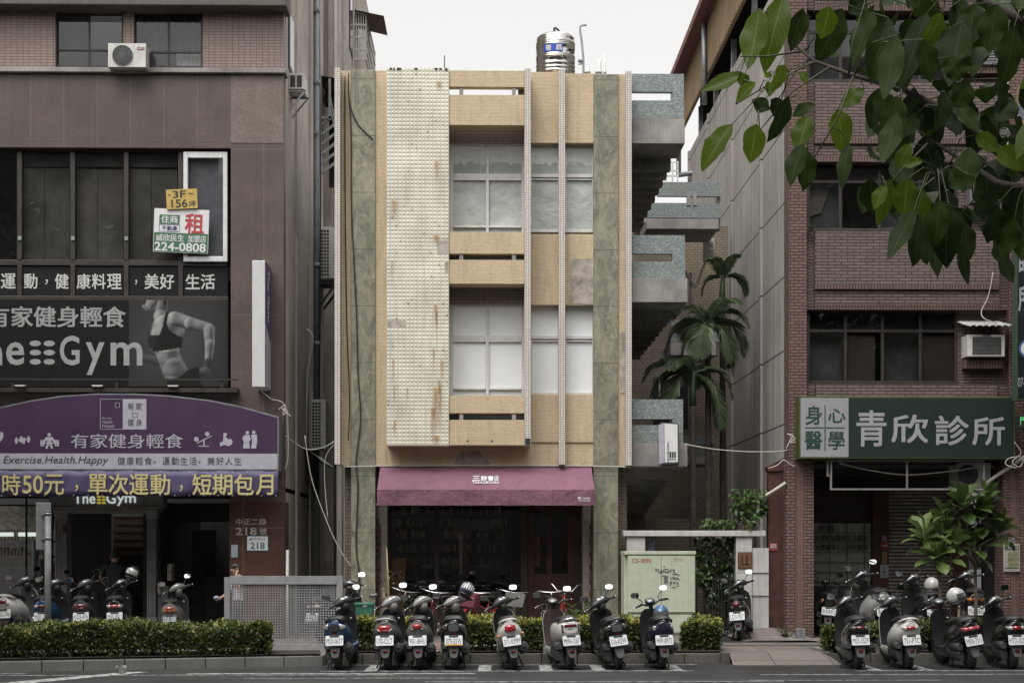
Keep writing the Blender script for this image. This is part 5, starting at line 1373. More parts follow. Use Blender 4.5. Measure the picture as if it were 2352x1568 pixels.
notice('yellow_notice', 'narrow yellow notice with red writing on the column', 2026, 1266, 2037, 1294, YQ-.18, plain('notice_yellow', (.30,.22,.09), .6), [(m_nred, [('請', 2028.5, 1274, 2034.5, 1279), ('停', 2028.5, 1280, 2034.5, 1285), ('車', 2028.5, 1286, 2034.5, 1291)])])
notice('white_notice', 'white sheet with a small tree drawing on the column', 2022, 1296, 2041, 1326, YQ-.19, plain('notice_white', (.36,.36,.40), .6), [(m_black, [(2028,1304,2036,1305),(2028,1308,2036,1309),(2026,1320,2034,1321),(2029.5,1314,2030.5,1321),(2026,1311.5,2034,1314)])])
Yo = YR-.03
t = thing('opening_hours_board', 'cream opening hours board with green heading and dots on the right pillar', 'board', (X(2323,Yo), Yo, Z(1312,Yo)))
b = MB(plain('board_cream', (.36,.36,.30), .5, var=.05)); b.pbox(2305, 1248, 2343, 1312, Yo, .02); b.build('board', t)
b = MB(plain('board_green', (.07,.10,.075), .5)); b.pbox(2308, 1253, 2340, 1262, Yo-.004, .003); b.pbox(2308, 1303, 2340, 1305, Yo-.004, .003); b.build('heading', t)
b = MB(m_white); b.text('門診時間', 2316, 1254.5, 2338, 1260.5, Yo-.008); b.build('lettering', t)
b = MB(plain('board_panel', (.27,.26,.16), .5)); b.pbox(2315, 1266, 2340, 1302, Yo-.004, .003); b.build('table_panel', t)
b = MB(plain('dot_brown', (.07,.055,.03), .5))
for x, y in ((2317,1272),(2333,1272),(2317,1284),(2322,1284),(2327.5,1284),(2338,1284),(2322,1296),(2327.5,1296),(2333,1296),(2338,1296)): b.pprism(circ(x,y,1.3,8), Yo-.008, .003)
b.build('dot', t)
t = MB(m_galv); t.tube([P(2326,1238,Yo-.25),P(2332,1234,Yo-.2),P(2340,1236,Yo-.1),P(2346,1245,Yo)], .012, 6); t.obox(P(2319,1241,Yo-.28), (.20,.10,.05), Matrix.Rotation(R(15),3,'Y')); tag(t.build('wall_lamp', loc=P(2346,1245,Yo)), 'small grey arm lamp above the opening hours board', 'lamp')
# waiting chairs in a row
for i, px in enumerate((1902, 1960, 2000)):
    t = thing('waiting_chair', ('grey perforated metal waiting chair nearest the brick pillar','middle grey waiting chair behind the white scooter','grey waiting chair nearest the notice column')[i], 'chair', (X(px,YQ-.6), YQ-.6, .18), group='waiting chairs before the clinic window')
    b = MB(plain('chair_grey', (.10,.10,.105), .4, .3)); x = X(px,YQ-.6); w_ = .26
    b.loft([[(x-w_,YQ-.45,.18+.45),(x+w_,YQ-.45,.18+.45)],[(x-w_,YQ-.38,.18+.5),(x+w_,YQ-.38,.18+.5)],[(x-w_*1.02,YQ-.30,.18+.85),(x+w_*1.02,YQ-.30,.18+.85)],[(x-w_*.9,YQ-.28,.18+.95),(x+w_*.9,YQ-.28,.18+.95)]], cap=False, closed=False); o = b.build('backrest', t); md = o.modifiers.new('thickness','SOLIDIFY'); md.thickness = .02
    b = MB(plain('chair_grey', (.10,.10,.105), .4, .3)); b.box(x-w_, x+w_, YQ-.95, YQ-.45, .18+.42, .18+.45); b.build('seat', t, bevel=.01)
    for s_ in (-1, 1): b = MB(m_galv); b.bar((x+s_*.2,YQ-.7,.18),(x+s_*.2,YQ-.7,.60),.04); b.build('leg', t)
# ------------------------------------------------------------------ road, pavement, kerbs
def asphalt():
    t = NT('asphalt')
    f = t.noise(160, 3, .7); g = t.noise(.7, 5, .65); s_ = t.noise(2.0, 4, .6, t.scaled(t.obj(), .12, 2.2, 1))
    c = t.mix(t.ramp(f, [(.3, 0.0), (.75, 1.0)]), (.024,.024,.025), (.048,.048,.047))
    c = t.mix(t.math('MULTIPLY', t.ramp(g, [(.42, 0.0), (.6, 1.0)]), .75), c, (.016,.016,.018))
    c = t.mix(t.math('MULTIPLY', t.ramp(s_, [(.48, 0.0), (.66, 1.0)]), .6), c, (.056,.055,.053))
    so = t.n('ShaderNodeSeparateXYZ'); t.l(t.obj(), so.inputs[0])
    t.bsdf(c, t.math('ADD', t.math('MULTIPLY', g, .2), .72), 0, .22, f, .006); MATS['asphalt'] = t.m
    return t.m
m_asph = asphalt()
m = MB(m_asph)
m.add([(-120,-80,0),(120,-80,0),(120,160,0),(-120,160,0)], [(0,1,2,3)])
struct(m, 'road')
def worn(name, col):
    t = NT(name); f = t.noise(9, 6, .7)
    c = t.mix(t.ramp(f, [(.45, 0.0), (.58, 1.0)]), col, (.06,.06,.06)); t.bsdf(c, .7); MATS[name] = t.m
    return t.m
m_line = worn('worn_road_paint', (.42,.42,.41))
def yrow(py): return CAMH*F_PX/(py-HZ)      # ground distance of a pixel row (near the middle)
def line(px0, px1, Y, w, zz=.004):
    m = MB(m_line); n = max(2, int(abs(px1-px0)/60)); a, b_ = X(px0,Y), X(px1,Y)
    m.add([(a,Y-w/2,zz),(b_,Y-w/2,zz),(b_,Y+w/2,zz),(a,Y+w/2,zz)], [(0,1,2,3)]); struct(m, 'road_line')
line(735, 1594, 25.62, .10); line(1965, 2420, 25.58, .10)
line(430, 1092, 25.12, .13); line(-60, 905, 24.86, .08); line(1745, 2420, 24.82, .08); line(560, 1095, 24.22, .06); line(1720, 2160, 23.72, .06); line(-60, 60, 25.25, .08); line(975, 1800, 23.55, .07)
m = MB(m_line); a = [(-20,23.3),(60,23.3),(345,25.5),(295,25.5)]
m.add([(X(x,y),y,.006) for x, y in a], [(0,1,2,3)]); m.add([(X(420,24.98),24.98,.007),(X(560,25.1),25.05,.007),(X(720,25.3),25.2,.007),(X(500,25.2),25.18,.007)], [(0,1,2,3)]); struct(m, 'road_line')
for px in (857, 1112, 1252, 1370, 1545, 1990, 2105):
    m = MB(m_line); a, b_ = X(px,26.3)-.10, X(px,26.3)+.10; m.add([(a,25.67,.005),(b_,25.67,.005),(b_+.02,26.9,.005),(a+.02,26.9,.005)], [(0,1,2,3)]); struct(m, 'road_line')
m = MB(m_line); a, b_ = X(760,27.0), X(1600,27.0); m.add([(a,26.95,.0045),(b_,26.95,.0045),(b_,27.03,.0045),(a,27.03,.0045)], [(0,1,2,3)]); struct(m, 'road_line')
# pavement: one raised sheet behind the kerbs
m_pave = tiled('grey_pavers', (.20,.175,.155), (.16,.14,.125), (.07,.065,.06), .30, .30, .008, 0.0, .3, .85)
YK1 = 27.35
SH = .16
def ksheet():
    pts = [(X(-120,25.35),25.35),(X(740,26.85),26.85),(X(748,YK1),YK1),(X(2450,YK1),YK1)]
    return pts
front = ksheet()
m = MB(m_pave)
vs = [(x, y+.12, SH) for x, y in front] + [(60,YK1+.12,SH),(60,70,SH+.02),(-60,70,SH+.02),(-60,25.4,SH)]
m.add(vs, [tuple(range(len(vs)))])
struct(m, 'pavement')
def kerbrun(p0, p1, mat, n, h=.15, w=.16, name='kerb'):
    "kerb stones laid end to end"
    p0, p1 = Vector(p0), Vector(p1)
    m = MB(mat)
    d = (p1-p0)/n; q = d.normalized(); nr = Vector((-q.y, q.x, 0)); 
    for i in range(n):
        a = p0+d*i+q*.006; b_ = p0+d*(i+1)-q*.006
        v = [a, b_, b_+nr*w, a+nr*w]; v = [(k.x,k.y,0.0) for k in v]+[(k.x,k.y,h+.012) for k in (a+nr*.015,b_+nr*.015,b_+nr*w,a+nr*w)]
        m.add(v, [(0,1,5,4),(1,2,6,5),(2,3,7,6),(3,0,4,7),(4,5,6,7)])
    o = struct(m, name, bevel=.012); return o
m_kerb = stone('pale_kerb_stone', (.125,.12,.112), (.09,.086,.08), (.17,.165,.155), 60, None, .8)
m_kerb2 = stone('mossy_kerb', (.085,.078,.065), (.05,.05,.04), (.14,.13,.11), 20, None, .9)
kerbrun((X(-100,25.3),25.3,0), (X(742,26.8),26.8,0), m_kerb, 9)
kerbrun((X(742,26.8),26.8,0), (X(750,YK1),YK1,0), m_kerb, 1)
kerbrun((X(750,YK1),YK1,0), (X(1655,YK1),YK1,0), m_kerb2, 11)
kerbrun((X(1910,YK1),YK1,0), (X(2450,YK1),YK1,0), m_kerb2, 6)
m = MB(m_kerb2); 
for px in (1655, 1890): m.box(X(px,YK1), X(px,YK1)+.16, YK1, YK1+1.6, 0, .172)
struct(m, 'kerb')
# tiled ramp of the pavement crossing
m_ramp = tiled('ramp_slabs', (.165,.145,.128), (.135,.118,.105), (.05,.045,.04), .95, .60, .010, 0.0, .3, .8)
m = MB(m_ramp); a, b_ = X(1655,YK1)+.16, X(1888,YK1)
n0 = YK1-.65
m.add([(a-.05,n0,.012),(b_+.22,n0,.012),(b_+.05,YK1+.10,.168),(a,YK1+.10,.168),(b_,YK1+1.9,.176),(a,YK1+1.9,.176)], [(0,1,2,3),(3,2,4,5)])
m.add([(a-.05,n0,0),(b_+.22,n0,0),(b_+.22,n0,.012),(a-.05,n0,.012)], [(0,1,2,3)]); struct(m, 'crossing_ramp')
m = MB(plain('worn_driveway', (.12,.105,.095), .9, var=.25, vs=2)); m.add([(X(1655,29.6),29.4,.178),(X(1905,29.6),29.4,.178),(X(1905,30.4),30.3,.178),(X(1655,30.4),30.3,.178)], [(0,1,2,3)]); m.use(m_asph); m.add([(X(1640,30.4),30.3,.182),(X(1795,30.4),30.3,.182),(X(1790,33),33.0,.182),(X(1640,33),33.0,.182)], [(0,1,2,3)]); struct(m, 'driveway')
m = MB(m_pave); m.loft([[(X(1690,31.2)+i*.25, 30.6, .18+(.0 if i in (0,6) else .02)) for i in range(7)],[(X(1690,31.2)+i*.25, 31.7, .18+.10*math.sin(i*math.pi/6)+.02) for i in range(7)],[(X(1690,31.2)+i*.25, 32.4, .18+.18*math.sin(i*math.pi/6)+.02) for i in range(7)]], cap=False, closed=False); struct(m, 'broken_paving')
m = MB(plain('pink_paver', (.24,.165,.14), .85, var=.2)); m.add([(X(985,28.6),27.55,.186),(X(1015,28.6),27.55,.186),(X(1015,30.2),30.2,.186),(X(985,30.2),30.2,.186)], [(0,1,2,3)]); struct(m, 'garden_path')
# planting soil
m_soil = plain('dark_soil', (.03,.024,.018), .95, var=.3, vs=8)
def soil(p):
    m = MB(m_soil); m.add([(x, y, .19) for x, y in p], [tuple(range(len(p)))]); struct(m, 'planting_soil')
soil([(X(-100,25.6),25.55),(X(735,26.95),26.95),(X(735,28),28.0),(X(-100,27.6),27.2)])
for a, b_ in ((760,985),(1015,1655),(1905,2450)): soil([(X(a,27.6),27.52),(X(b_,27.6),27.52),(X(b_,28.9),28.9),(X(a,28.9),28.9)])

# ------------------------------------------------------------------ leaves
def leaf_cloud(mats, name, parent, pts, size, rng, up=.5, loc=None, kind=None, normals=None, asp=.55, fold=.12):
    "many small folded leaves at the given points, one mesh"
    n = len(pts); V = np.zeros((n, 6, 3)); P_ = np.array(pts)
    th = rng.random(n)*2*np.pi; tilt = (rng.random(n)-.5)*2.2; s = size*(.65+.7*rng.random(n))
    d = np.stack([np.cos(th)*np.cos(tilt), np.sin(th)*np.cos(tilt), np.sin(tilt)+up*.4], 1); d /= np.linalg.norm(d, axis=1)[:, None]
    r_ = rng.normal(size=(n, 3)); r_[:, 2] += up
    if normals is not None: r_ = r_*.7 + np.array(normals)*1.0
    w = np.cross(d, r_); w /= np.linalg.norm(w, axis=1)[:, None] + 1e-9
    nn = np.cross(w, d)
    L = s[:, None]; W = (s*asp)[:, None]/2
    V[:, 0] = P_; V[:, 3] = P_+d*L
    V[:, 1] = P_+d*L*.4+w*W+nn*L*fold; V[:, 5] = P_+d*L*.4-w*W+nn*L*fold
    V[:, 2] = P_+d*L*.75+w*W*.7+nn*L*fold*.6; V[:, 4] = P_+d*L*.75-w*W*.7+nn*L*fold*.6
    me = bpy.data.meshes.new(name)
    off = np.zeros(3)
    if parent is not None:
        q = parent
        while q.parent: q = q.parent
        off = np.array(q.location)
    elif loc is not None: off = np.array(loc)
    verts = V.reshape(-1, 3)-off
    idx = np.arange(n)*6
    quads = np.stack([np.stack([idx, idx+1, idx+2, idx+3], 1), np.stack([idx, idx+3, idx+4, idx+5], 1)], 1).reshape(-1, 4)
    me.vertices.add(len(verts)); me.vertices.foreach_set('co', verts.ravel())
    me.loops.add(quads.size); me.loops.foreach_set('vertex_index', quads.ravel().astype(np.int32))
    me.polygons.add(len(quads)); me.polygons.foreach_set('loop_start', (np.arange(len(quads))*4).astype(np.int32))
    for mt in mats: me.materials.append(mt)
    mi = np.repeat(rng.choice(len(mats), n, p=[.7,.3] if len(mats) == 2 else None), 2).astype(np.int32)
    me.polygons.foreach_set('material_index', mi)
    me.update(calc_edges=True); me.validate()
    o = bpy.data.objects.new(name, me); COL.objects.link(o)
    if parent is not None: o.parent = parent
    elif loc is not None: o.location = loc
    if kind: o['kind'] = kind
    return o
m_hedge = leaf_mat('hedge_leaf', (.070,.095,.024), (.12,.15,.036))
m_hedge_d = leaf_mat('hedge_leaf_dark', (.030,.048,.014), (.055,.075,.020))
m_hedge_y = leaf_mat('hedge_leaf_yellow', (.40,.36,.07), (.24,.26,.05))
m_twig = plain('twig_brown', (.09,.065,.045), .9, var=.2)
m_flower = plain('pink_flower', (.30,.14,.13), .7, var=.1)
def hedge(label, corners, z0, z1, count, seed, yellow=.3, flowers=0, rnd=0.0, size=.062):
    "clipped hedge over a four-cornered plan (front left, front right, back right, back left)"
    rng = np.random.default_rng(seed); c = np.array(corners)
    ctr = c.mean(0)
    t = thing('hedge', label, 'hedge', (ctr[0], ctr[1], .19))
    def at(u, v): return (c[0]*(1-u)+c[1]*u)*(1-v)+(c[3]*(1-u)+c[2]*u)*v
    L = np.linalg.norm(c[1]-c[0])
    # lumps along the hedge so the top and front are uneven
    ph = rng.random(8)*6.28
    def lump(u, v): return .035*np.sin(u*L*2.1+ph[0])+.03*np.sin(u*L*4.7+ph[1]+v*3)+.022*np.sin(u*L*9.5+ph[2])
    pts = []; nor = []; top = []
    for _ in range(count):
        u, v, w = rng.random(3); k = rng.random()
        dep = abs(rng.normal())*.05
        if k < .40: v = 0.0; nm = (0,-1,.25); w = w**.8          # front
        elif k < .72: w = 1.0; nm = (0,-.2,1)                    # top
        elif k < .80: u = 0.0; nm = (-1,0,.2)
        elif k < .88: u = 1.0; nm = (1,0,.2)
        else: nm = (0,0,.5)
        p = at(u, v); z = z0+(z1-z0)*w
        hd = .10*(1-min(1,w*1.3)) if k < .40 else 0
        q = np.array([p[0], p[1], z])
        lm = lump(u, v)
        e = min(u, 1-u)*L
        if rnd and e < rnd and w > .4: q[2] -= (rnd-e)*.35*w
        q[1] += (lm if k < .40 else 0)+hd; q[2] += (lm if w > .6 else 0)*1.0
        q -= np.array(nm)/np.linalg.norm(nm)*dep
        if w < .06 and rng.random() < .4: continue
        (top if (k >= .40 and k < .72) or w > .86 else pts).append((q, nm))
    def mk(name, lst, mats): return leaf_cloud(mats, name, t, [a for a, _ in lst], size, rng, .6, normals=[b_ for _, b_ in lst])
    mk('side_foliage', pts, [m_hedge, m_hedge_d])
    ny = int(len(top)*yellow); mk('top_foliage', top[ny:], [m_hedge, m_hedge_d]); 
    if ny: mk('young_foliage', top[:ny], [m_hedge_y, m_hedge])
    b = MB(m_twig)
    for i in range(int(L*14)):
        u, v = rng.random(2); p = at(u, .12+.8*v); q = p+rng.normal(size=2)*.12; 
        b.tube([(p[0],p[1],.19),((p[0]+q[0])/2+.02,(p[1]+q[1])/2,(z0+z1)/2),(q[0],q[1],z1-.08)], [.012,.009,.005], 5)
    b.build('twigs', t)
    core = MB(plain('hedge_shade', (.012,.016,.007), .95, var=.3, vs=9))  # near-black solid core: the hedge's inner shade put into its colour
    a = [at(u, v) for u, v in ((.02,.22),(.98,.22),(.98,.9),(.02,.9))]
    core.add([(q[0],q[1],z0+.10) for q in a]+[(q[0],q[1],z1-.10) for q in a], [(0,3,2,1),(4,5,6,7),(0,1,5,4),(1,2,6,5),(2,3,7,6),(3,0,4,7)]); core.build('shade_core', t)
    if flowers:
        f = MB(m_flower)
        for i in range(flowers):
            p = at(rng.random(), 0.0); z = z0+(z1-z0)*(.35+.6*rng.random())
            for k in range(5): f.ell((p[0]+rng.normal()*.015,p[1]-.01,z+rng.normal()*.015), (.008,.005,.008), 6, 4)
        f.build('flowers', t)
    return t
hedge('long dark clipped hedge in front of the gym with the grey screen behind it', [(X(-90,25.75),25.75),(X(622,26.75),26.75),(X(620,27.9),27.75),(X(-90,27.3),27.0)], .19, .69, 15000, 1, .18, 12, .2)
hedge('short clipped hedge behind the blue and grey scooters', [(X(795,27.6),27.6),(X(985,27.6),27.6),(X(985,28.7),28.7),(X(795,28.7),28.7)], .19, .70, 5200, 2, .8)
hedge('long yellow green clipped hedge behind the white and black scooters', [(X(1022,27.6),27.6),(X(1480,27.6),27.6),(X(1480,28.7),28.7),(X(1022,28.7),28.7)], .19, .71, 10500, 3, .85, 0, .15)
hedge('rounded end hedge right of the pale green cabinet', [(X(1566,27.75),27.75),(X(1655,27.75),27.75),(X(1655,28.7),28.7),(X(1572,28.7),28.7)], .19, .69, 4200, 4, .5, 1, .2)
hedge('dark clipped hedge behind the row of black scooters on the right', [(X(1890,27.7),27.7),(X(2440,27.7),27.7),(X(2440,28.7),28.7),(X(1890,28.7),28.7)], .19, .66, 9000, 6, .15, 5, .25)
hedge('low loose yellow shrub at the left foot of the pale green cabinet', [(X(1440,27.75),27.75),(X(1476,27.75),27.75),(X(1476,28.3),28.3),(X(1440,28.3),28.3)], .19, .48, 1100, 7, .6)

# ------------------------------------------------------------------ grey perforated screen
Yn = 28.4
PR[0] = 650
t = thing('perforated_screen', 'grey steel screen of square holes standing behind the long left hedge', 'screen', (X(650,Yn), Yn, SH))
m_scr = plain('grey_screen_paint', (.25,.25,.255), .55, var=.08, streak=.15)
b = MB(m_scr); b.pbox(515, 1325, 528, 1500, Yn, .09); b.pbox(528, 1322, 773, 1341, Yn-.01, .11); b.pbox(773, 1322, 787, 1492, Yn, .09); b.pbox(528, 1478, 773, 1493, Yn-.005, .1); 
b.box(X(516,Yn), X(527,Yn), Yn+.02, Yn+.08, SH, Z(1500,Yn)); b.box(X(774,Yn), X(786,Yn), Yn+.02, Yn+.08, SH, Z(1492,Yn)); b.build('frame', t, bevel=.006)
b = MB(m_scr); nx, nz = 40, 23
for i in range(nx+1): x = 528+245*i/nx; b.pbox(x-1.05, 1341, x+1.05, 1478, Yn+.030, .012)
for k in range(nz+1): y = 1341+137*k/nz; b.pbox(528, y-1.0, 773, y+1.0, Yn+.026, .012)
b.build('mesh_panel', t)
PR[0] = 1115
# ------------------------------------------------------------------ sign post seen from behind
Yp = 27.4
t = thing('sign_post', 'grey road sign seen from the back on a round post in the left hedge', 'sign post', (X(110,Yp), Yp, .19))
b = MB(plain('post_grey', (.20,.20,.205), .55, var=.15)); b.tube([(X(110,Yp),Yp,.19),(X(110,Yp),Yp,Z(1176,Yp))], .052, 14); b.lathe([(.058,0),(.058,.03)], (X(110,Yp),Yp,Z(1176,Yp)), 'Z', 14); b.build('post', t)
b = MB(plain('sign_back_grey', (.24,.24,.245), .5, .2, var=.06)); c = Vector((X(98,Yp), Yp+.05, Z(1208,Yp))); r_ = Matrix.Rotation(R(38), 3, 'Z')
b.obox(c-Vector((.0,0,0)), (.26,.02,.78), r_); b.build('sign_plate', t, bevel=.01)
b = MB(m_galv)
for y in (1180, 1236): b.lathe([(.06,-.02),(.06,.02)], (X(110,Yp),Yp,Z(y,Yp)), 'Z', 14); b.pbox(95, y-3, 108, y+3, Yp, .06)
each(b, 'clamp', t)
# ------------------------------------------------------------------ pale green switch cabinet
Yk = 30.2
PR[0] = 1515
t = thing('switch_cabinet', 'large pale green switch cabinet with red stencil numbers and black scrawls', 'cabinet', (X(1515,Yk), Yk, SH))
m_cab = plain('pale_green_paint', (.42,.46,.36), .55, var=.05, streak=.12)
b = MB(m_cab); b.pbox(1441, 1273, 1597, 1408, Yk, .75); b.pbox(1446, 1408, 1592, 1455, Yk+.02, .7); b.pbox(1434, 1265, 1599, 1273, Yk-.03, .85); b.pbox(1433, 1270, 1441, 1445, Yk+.1, .6); b.build('body', t, bevel=.008)
b = MB(m_cab); b.pbox(1443, 1276, 1518.5, 1405, Yk-.02, .02); b.pbox(1520, 1276, 1596, 1405, Yk-.02, .02); b.pbox(1450, 1411, 1590, 1452, Yk, .02); each(b, 'door', t, .006)
b = MB(m_galv); b.pbox(1525, 1321, 1534, 1338, Yk-.03, .012); b.use(m_black); b.pprism(circ(1529.5,1327,1.4,8), Yk-.034, .004); b.pprism(circ(1529.5,1333,1.6,8), Yk-.034, .004); b.build('lock', t)
b = MB(plain('stencil_red', (.33,.05,.04), .6, var=.2, vs=60)); b.text('C5-3090', 1452, 1282, 1496, 1292, Yk-.022, .03); b.build('red_stencil', t)
b = MB(plain('stencil_faded', (.34,.22,.17), .6)); b.text('3090', 1547, 1281, 1571, 1289, Yk-.022, .0); b.build('faded_stencil', t)
b = MB(plain('marker_black', (.05,.05,.05), .6))
def scrawl(strokes):
    for s_ in strokes:
        b.tube([Vector((X(1500+(x-480)/5.463,Yk), Yk-.024, Z(1263.3+y/5.463,Yk))) for x, y in s_], .006, 4)
scrawl([[(500,232),(520,228),(515,272)],[(530,240),(555,232),(540,262),(555,280),(575,270)],[(580,232),(578,285)],[(565,262),(600,258)],[(605,285),(608,238),(665,232),(668,285)],[(640,255),(620,262),(635,280),(650,268),(700,262)],[(690,250),(715,238),(740,245),(735,282)],[(745,238),(755,290),(810,310)],[(715,295),(780,300)],[(590,320),(625,318),(640,338),(630,355)],[(645,325),(670,335),(655,330)],[(695,330),(700,355),(720,352),(722,330)],[(735,325),(738,360)],[(762,335),(740,348),(765,365)],[(768,368),(775,335),(800,365),(815,378)],[(770,352),(800,350)],[(690,395),(720,385)],[(692,395),(695,440)],[(690,415),(715,410)],[(725,400),(765,395)],[(745,398),(742,440)],[(795,395),(770,405),(800,425),(790,448),(770,445)],[(712,465),(760,463)],[(612,200),(620,194),(622,205),(612,204),(612,200)]])
b.build('scrawl', t)
b = MB(m_conc); b.box(X(1444,Yk), X(1594,Yk), Yk+.03, Yk+.7, SH, Z(1455,Yk)); b.build('plinth', t)
PR[0] = 1600
# ------------------------------------------------------------------ white gateway of the right alley
Yg = F-.1
m_wht = plain('white_wall_tile', (.47,.46,.44), .7, var=.08, vs=2, streak=.3)
t = thing('gateway', 'white concrete gateway beam and pillar across the right alley', 'gateway', (X(1600,Yg), Yg, SH))
b = MB(m_wht); b.pbox(1432, 1218, 1759, 1231, Yg-.05, .45); b.build('beam', t, bevel=.01)
b = MB(m_wht); b.pbox(1691, 1231, 1727.5, 1470, Yg, .4); b.pbox(1728.2, 1258, 1766, 1470, Yg+.02, .3); b.pbox(1440, 1231, 1482, 1290, Yg, .3); each(b, 'pillar', t, .008)
b = MB(m_conc)
for y in (1314, 1366.5): b.pbox(1691, y, 1766, y+.8, Yg-.003, .02)
each(b, 'joint', t)
b = MB(m_black)
for i in range(8): x = 1636+i*7; b.pbox(x, 1325, x+1.6, 1475, Yg+.15, .03)
b.pbox(1634, 1328, 1691, 1331, Yg+.14, .05); b.pbox(1634, 1440, 1691, 1443, Yg+.14, .05); b.build('iron_gate', t)
t = thing('wooden_plaque', 'square brown wooden plaque on the white gate pillar', 'plaque', (X(1710,Yg), Yg, Z(1304,Yg)))
b = MB(plain('plaque_wood', (.12,.05,.02), .5, var=.2)); b.pbox(1695, 1267, 1728, 1304, Yg-.03, .03); b.use(plain('plaque_centre', (.19,.10,.05), .6, var=.3, vs=30)); b.pbox(1698, 1270, 1725, 1301, Yg-.034, .01); b.build('board', t)
b = MB(plain('plaque_dark', (.05,.02,.01), .6)); b.pbox(1703, 1275, 1707, 1296, Yg-.038, .004); b.pbox(1713, 1274, 1718, 1296, Yg-.038, .004); b.pbox(1704, 1294, 1721, 1297, Yg-.038, .004)
for i in range(9): b.pbox(1698, 1272+i*3.2, 1725, 1272.6+i*3.2, Yg-.036, .003)
b.build('carving', t)
b = MB(plain('blue_poster', (.30,.33,.42), .6, var=.4, vs=14)); b.pbox(1488, 1236, 1505, 1268, Yg+.3, .01); tag(b.build('poster', loc=(X(1496,Yg),Yg+.3,Z(1268,Yg))), 'pale blue poster under the white gateway beam', 'poster')
b = MB(m_dark); b.box(X(1440,F)+.05, X(1790,F), F+3.2, F+3.25, .17, Z(1190,F+3)); b.mats[0] = MATS['tan_brick']; tag(b.build('alley_wall', loc=(X(1600,F+3.2),F+3.2,.17)), 'dark tan brick wall closing the right alley behind the gateway', 'wall')
PR[0] = 1115
# ------------------------------------------------------------------ scooters
m_tyre = plain('tyre_rubber', (.014,.014,.014), .8, var=.15, bump=.003, bs=60)
m_plas = plain('black_plastic', (.022,.022,.023), .45, var=.12)
m_gplas = plain('grey_plastic', (.065,.065,.067), .55, var=.12)
m_seat = plain('seat_vinyl', (.016,.016,.017), .45, var=.1)
m_eng = plain('engine_alloy', (.07,.07,.07), .5, .5, var=.25, vs=20)
m_chrome = plain('chrome', (.5,.5,.5), .22, 1.0, var=0)
m_mirror = plain('mirror_glass', (.58,.58,.60), .02, 1.0, var=0)
m_redl = plain('red_lens', (.30,.008,.015), .12, var=.05, coat=.8)
m_redd = plain('dark_red_lens', (.10,.006,.01), .15, var=.05, coat=.8)
m_amber = plain('amber_lens', (.45,.14,.02), .12, var=.05, coat=.8)
m_clear = plain('clear_lens', (.42,.41,.38), .10, .3, var=.2, vs=40, coat=.8)
m_smoke = plain('smoke_lens', (.10,.095,.09), .10, .3, var=.25, vs=40, coat=.8)
m_plate = plain('plate_white', (.62,.64,.64), .45, var=.04)
m_pink = plain('black_plate_ink', (.02,.022,.025), .5, var=0)
m_spring = plain('worn_spring', (.40,.36,.25), .45, .3, var=.1)
m_dash = plain('dash_glass', (.30,.31,.32), .08, .4, var=.2, vs=20, coat=1)
def paint(name, col, rough=.3): return plain(name, col, rough, 0, var=.05, coat=.5)
def oval(cx, cz, hw, hh, y, n=18, p=2.4, zb=1.0, zt=1.0):
    "super-ellipse ring in the XZ plane; zb widens or narrows the lower half"
    out = []
    for i in range(n):
        a = 2*math.pi*i/n; c, s_ = math.cos(a), math.sin(a)
        x = hw*math.copysign(abs(c)**(2/p), c); z = hh*math.copysign(abs(s_)**(2/p), s_)
        if z < 0: x *= 1+(zb-1)*(-z/hh)
        else: x *= 1+(zt-1)*(z/hh)
        out.append((cx+x, y, cz+z))
    return out
def wheel(parent, y, r_, w, rim, M=None, name='wheel'):
    b = MB(m_tyre); prof = [(r_*.62,-w*.42),(r_*.80,-w*.5),(r_*.93,-w*.42),(r_*.99,-w*.2),(r_,0),(r_*.99,w*.2),(r_*.93,w*.42),(r_*.80,w*.5),(r_*.62,w*.42)]
    b.lathe(prof, (0,y,r_), 'X', 28)
    if M: b.xform(M)
    o = b.build(name, parent, local=True)
    b = MB(rim); b.lathe([(r_*.1,-w*.46),(r_*.55,-w*.44),(r_*.63,-w*.46),(r_*.63,w*.46),(r_*.55,w*.44),(r_*.1,w*.46)], (0,y,r_), 'X', 20)
    if M: b.xform(M)
    b.build('rim', o, local=True)
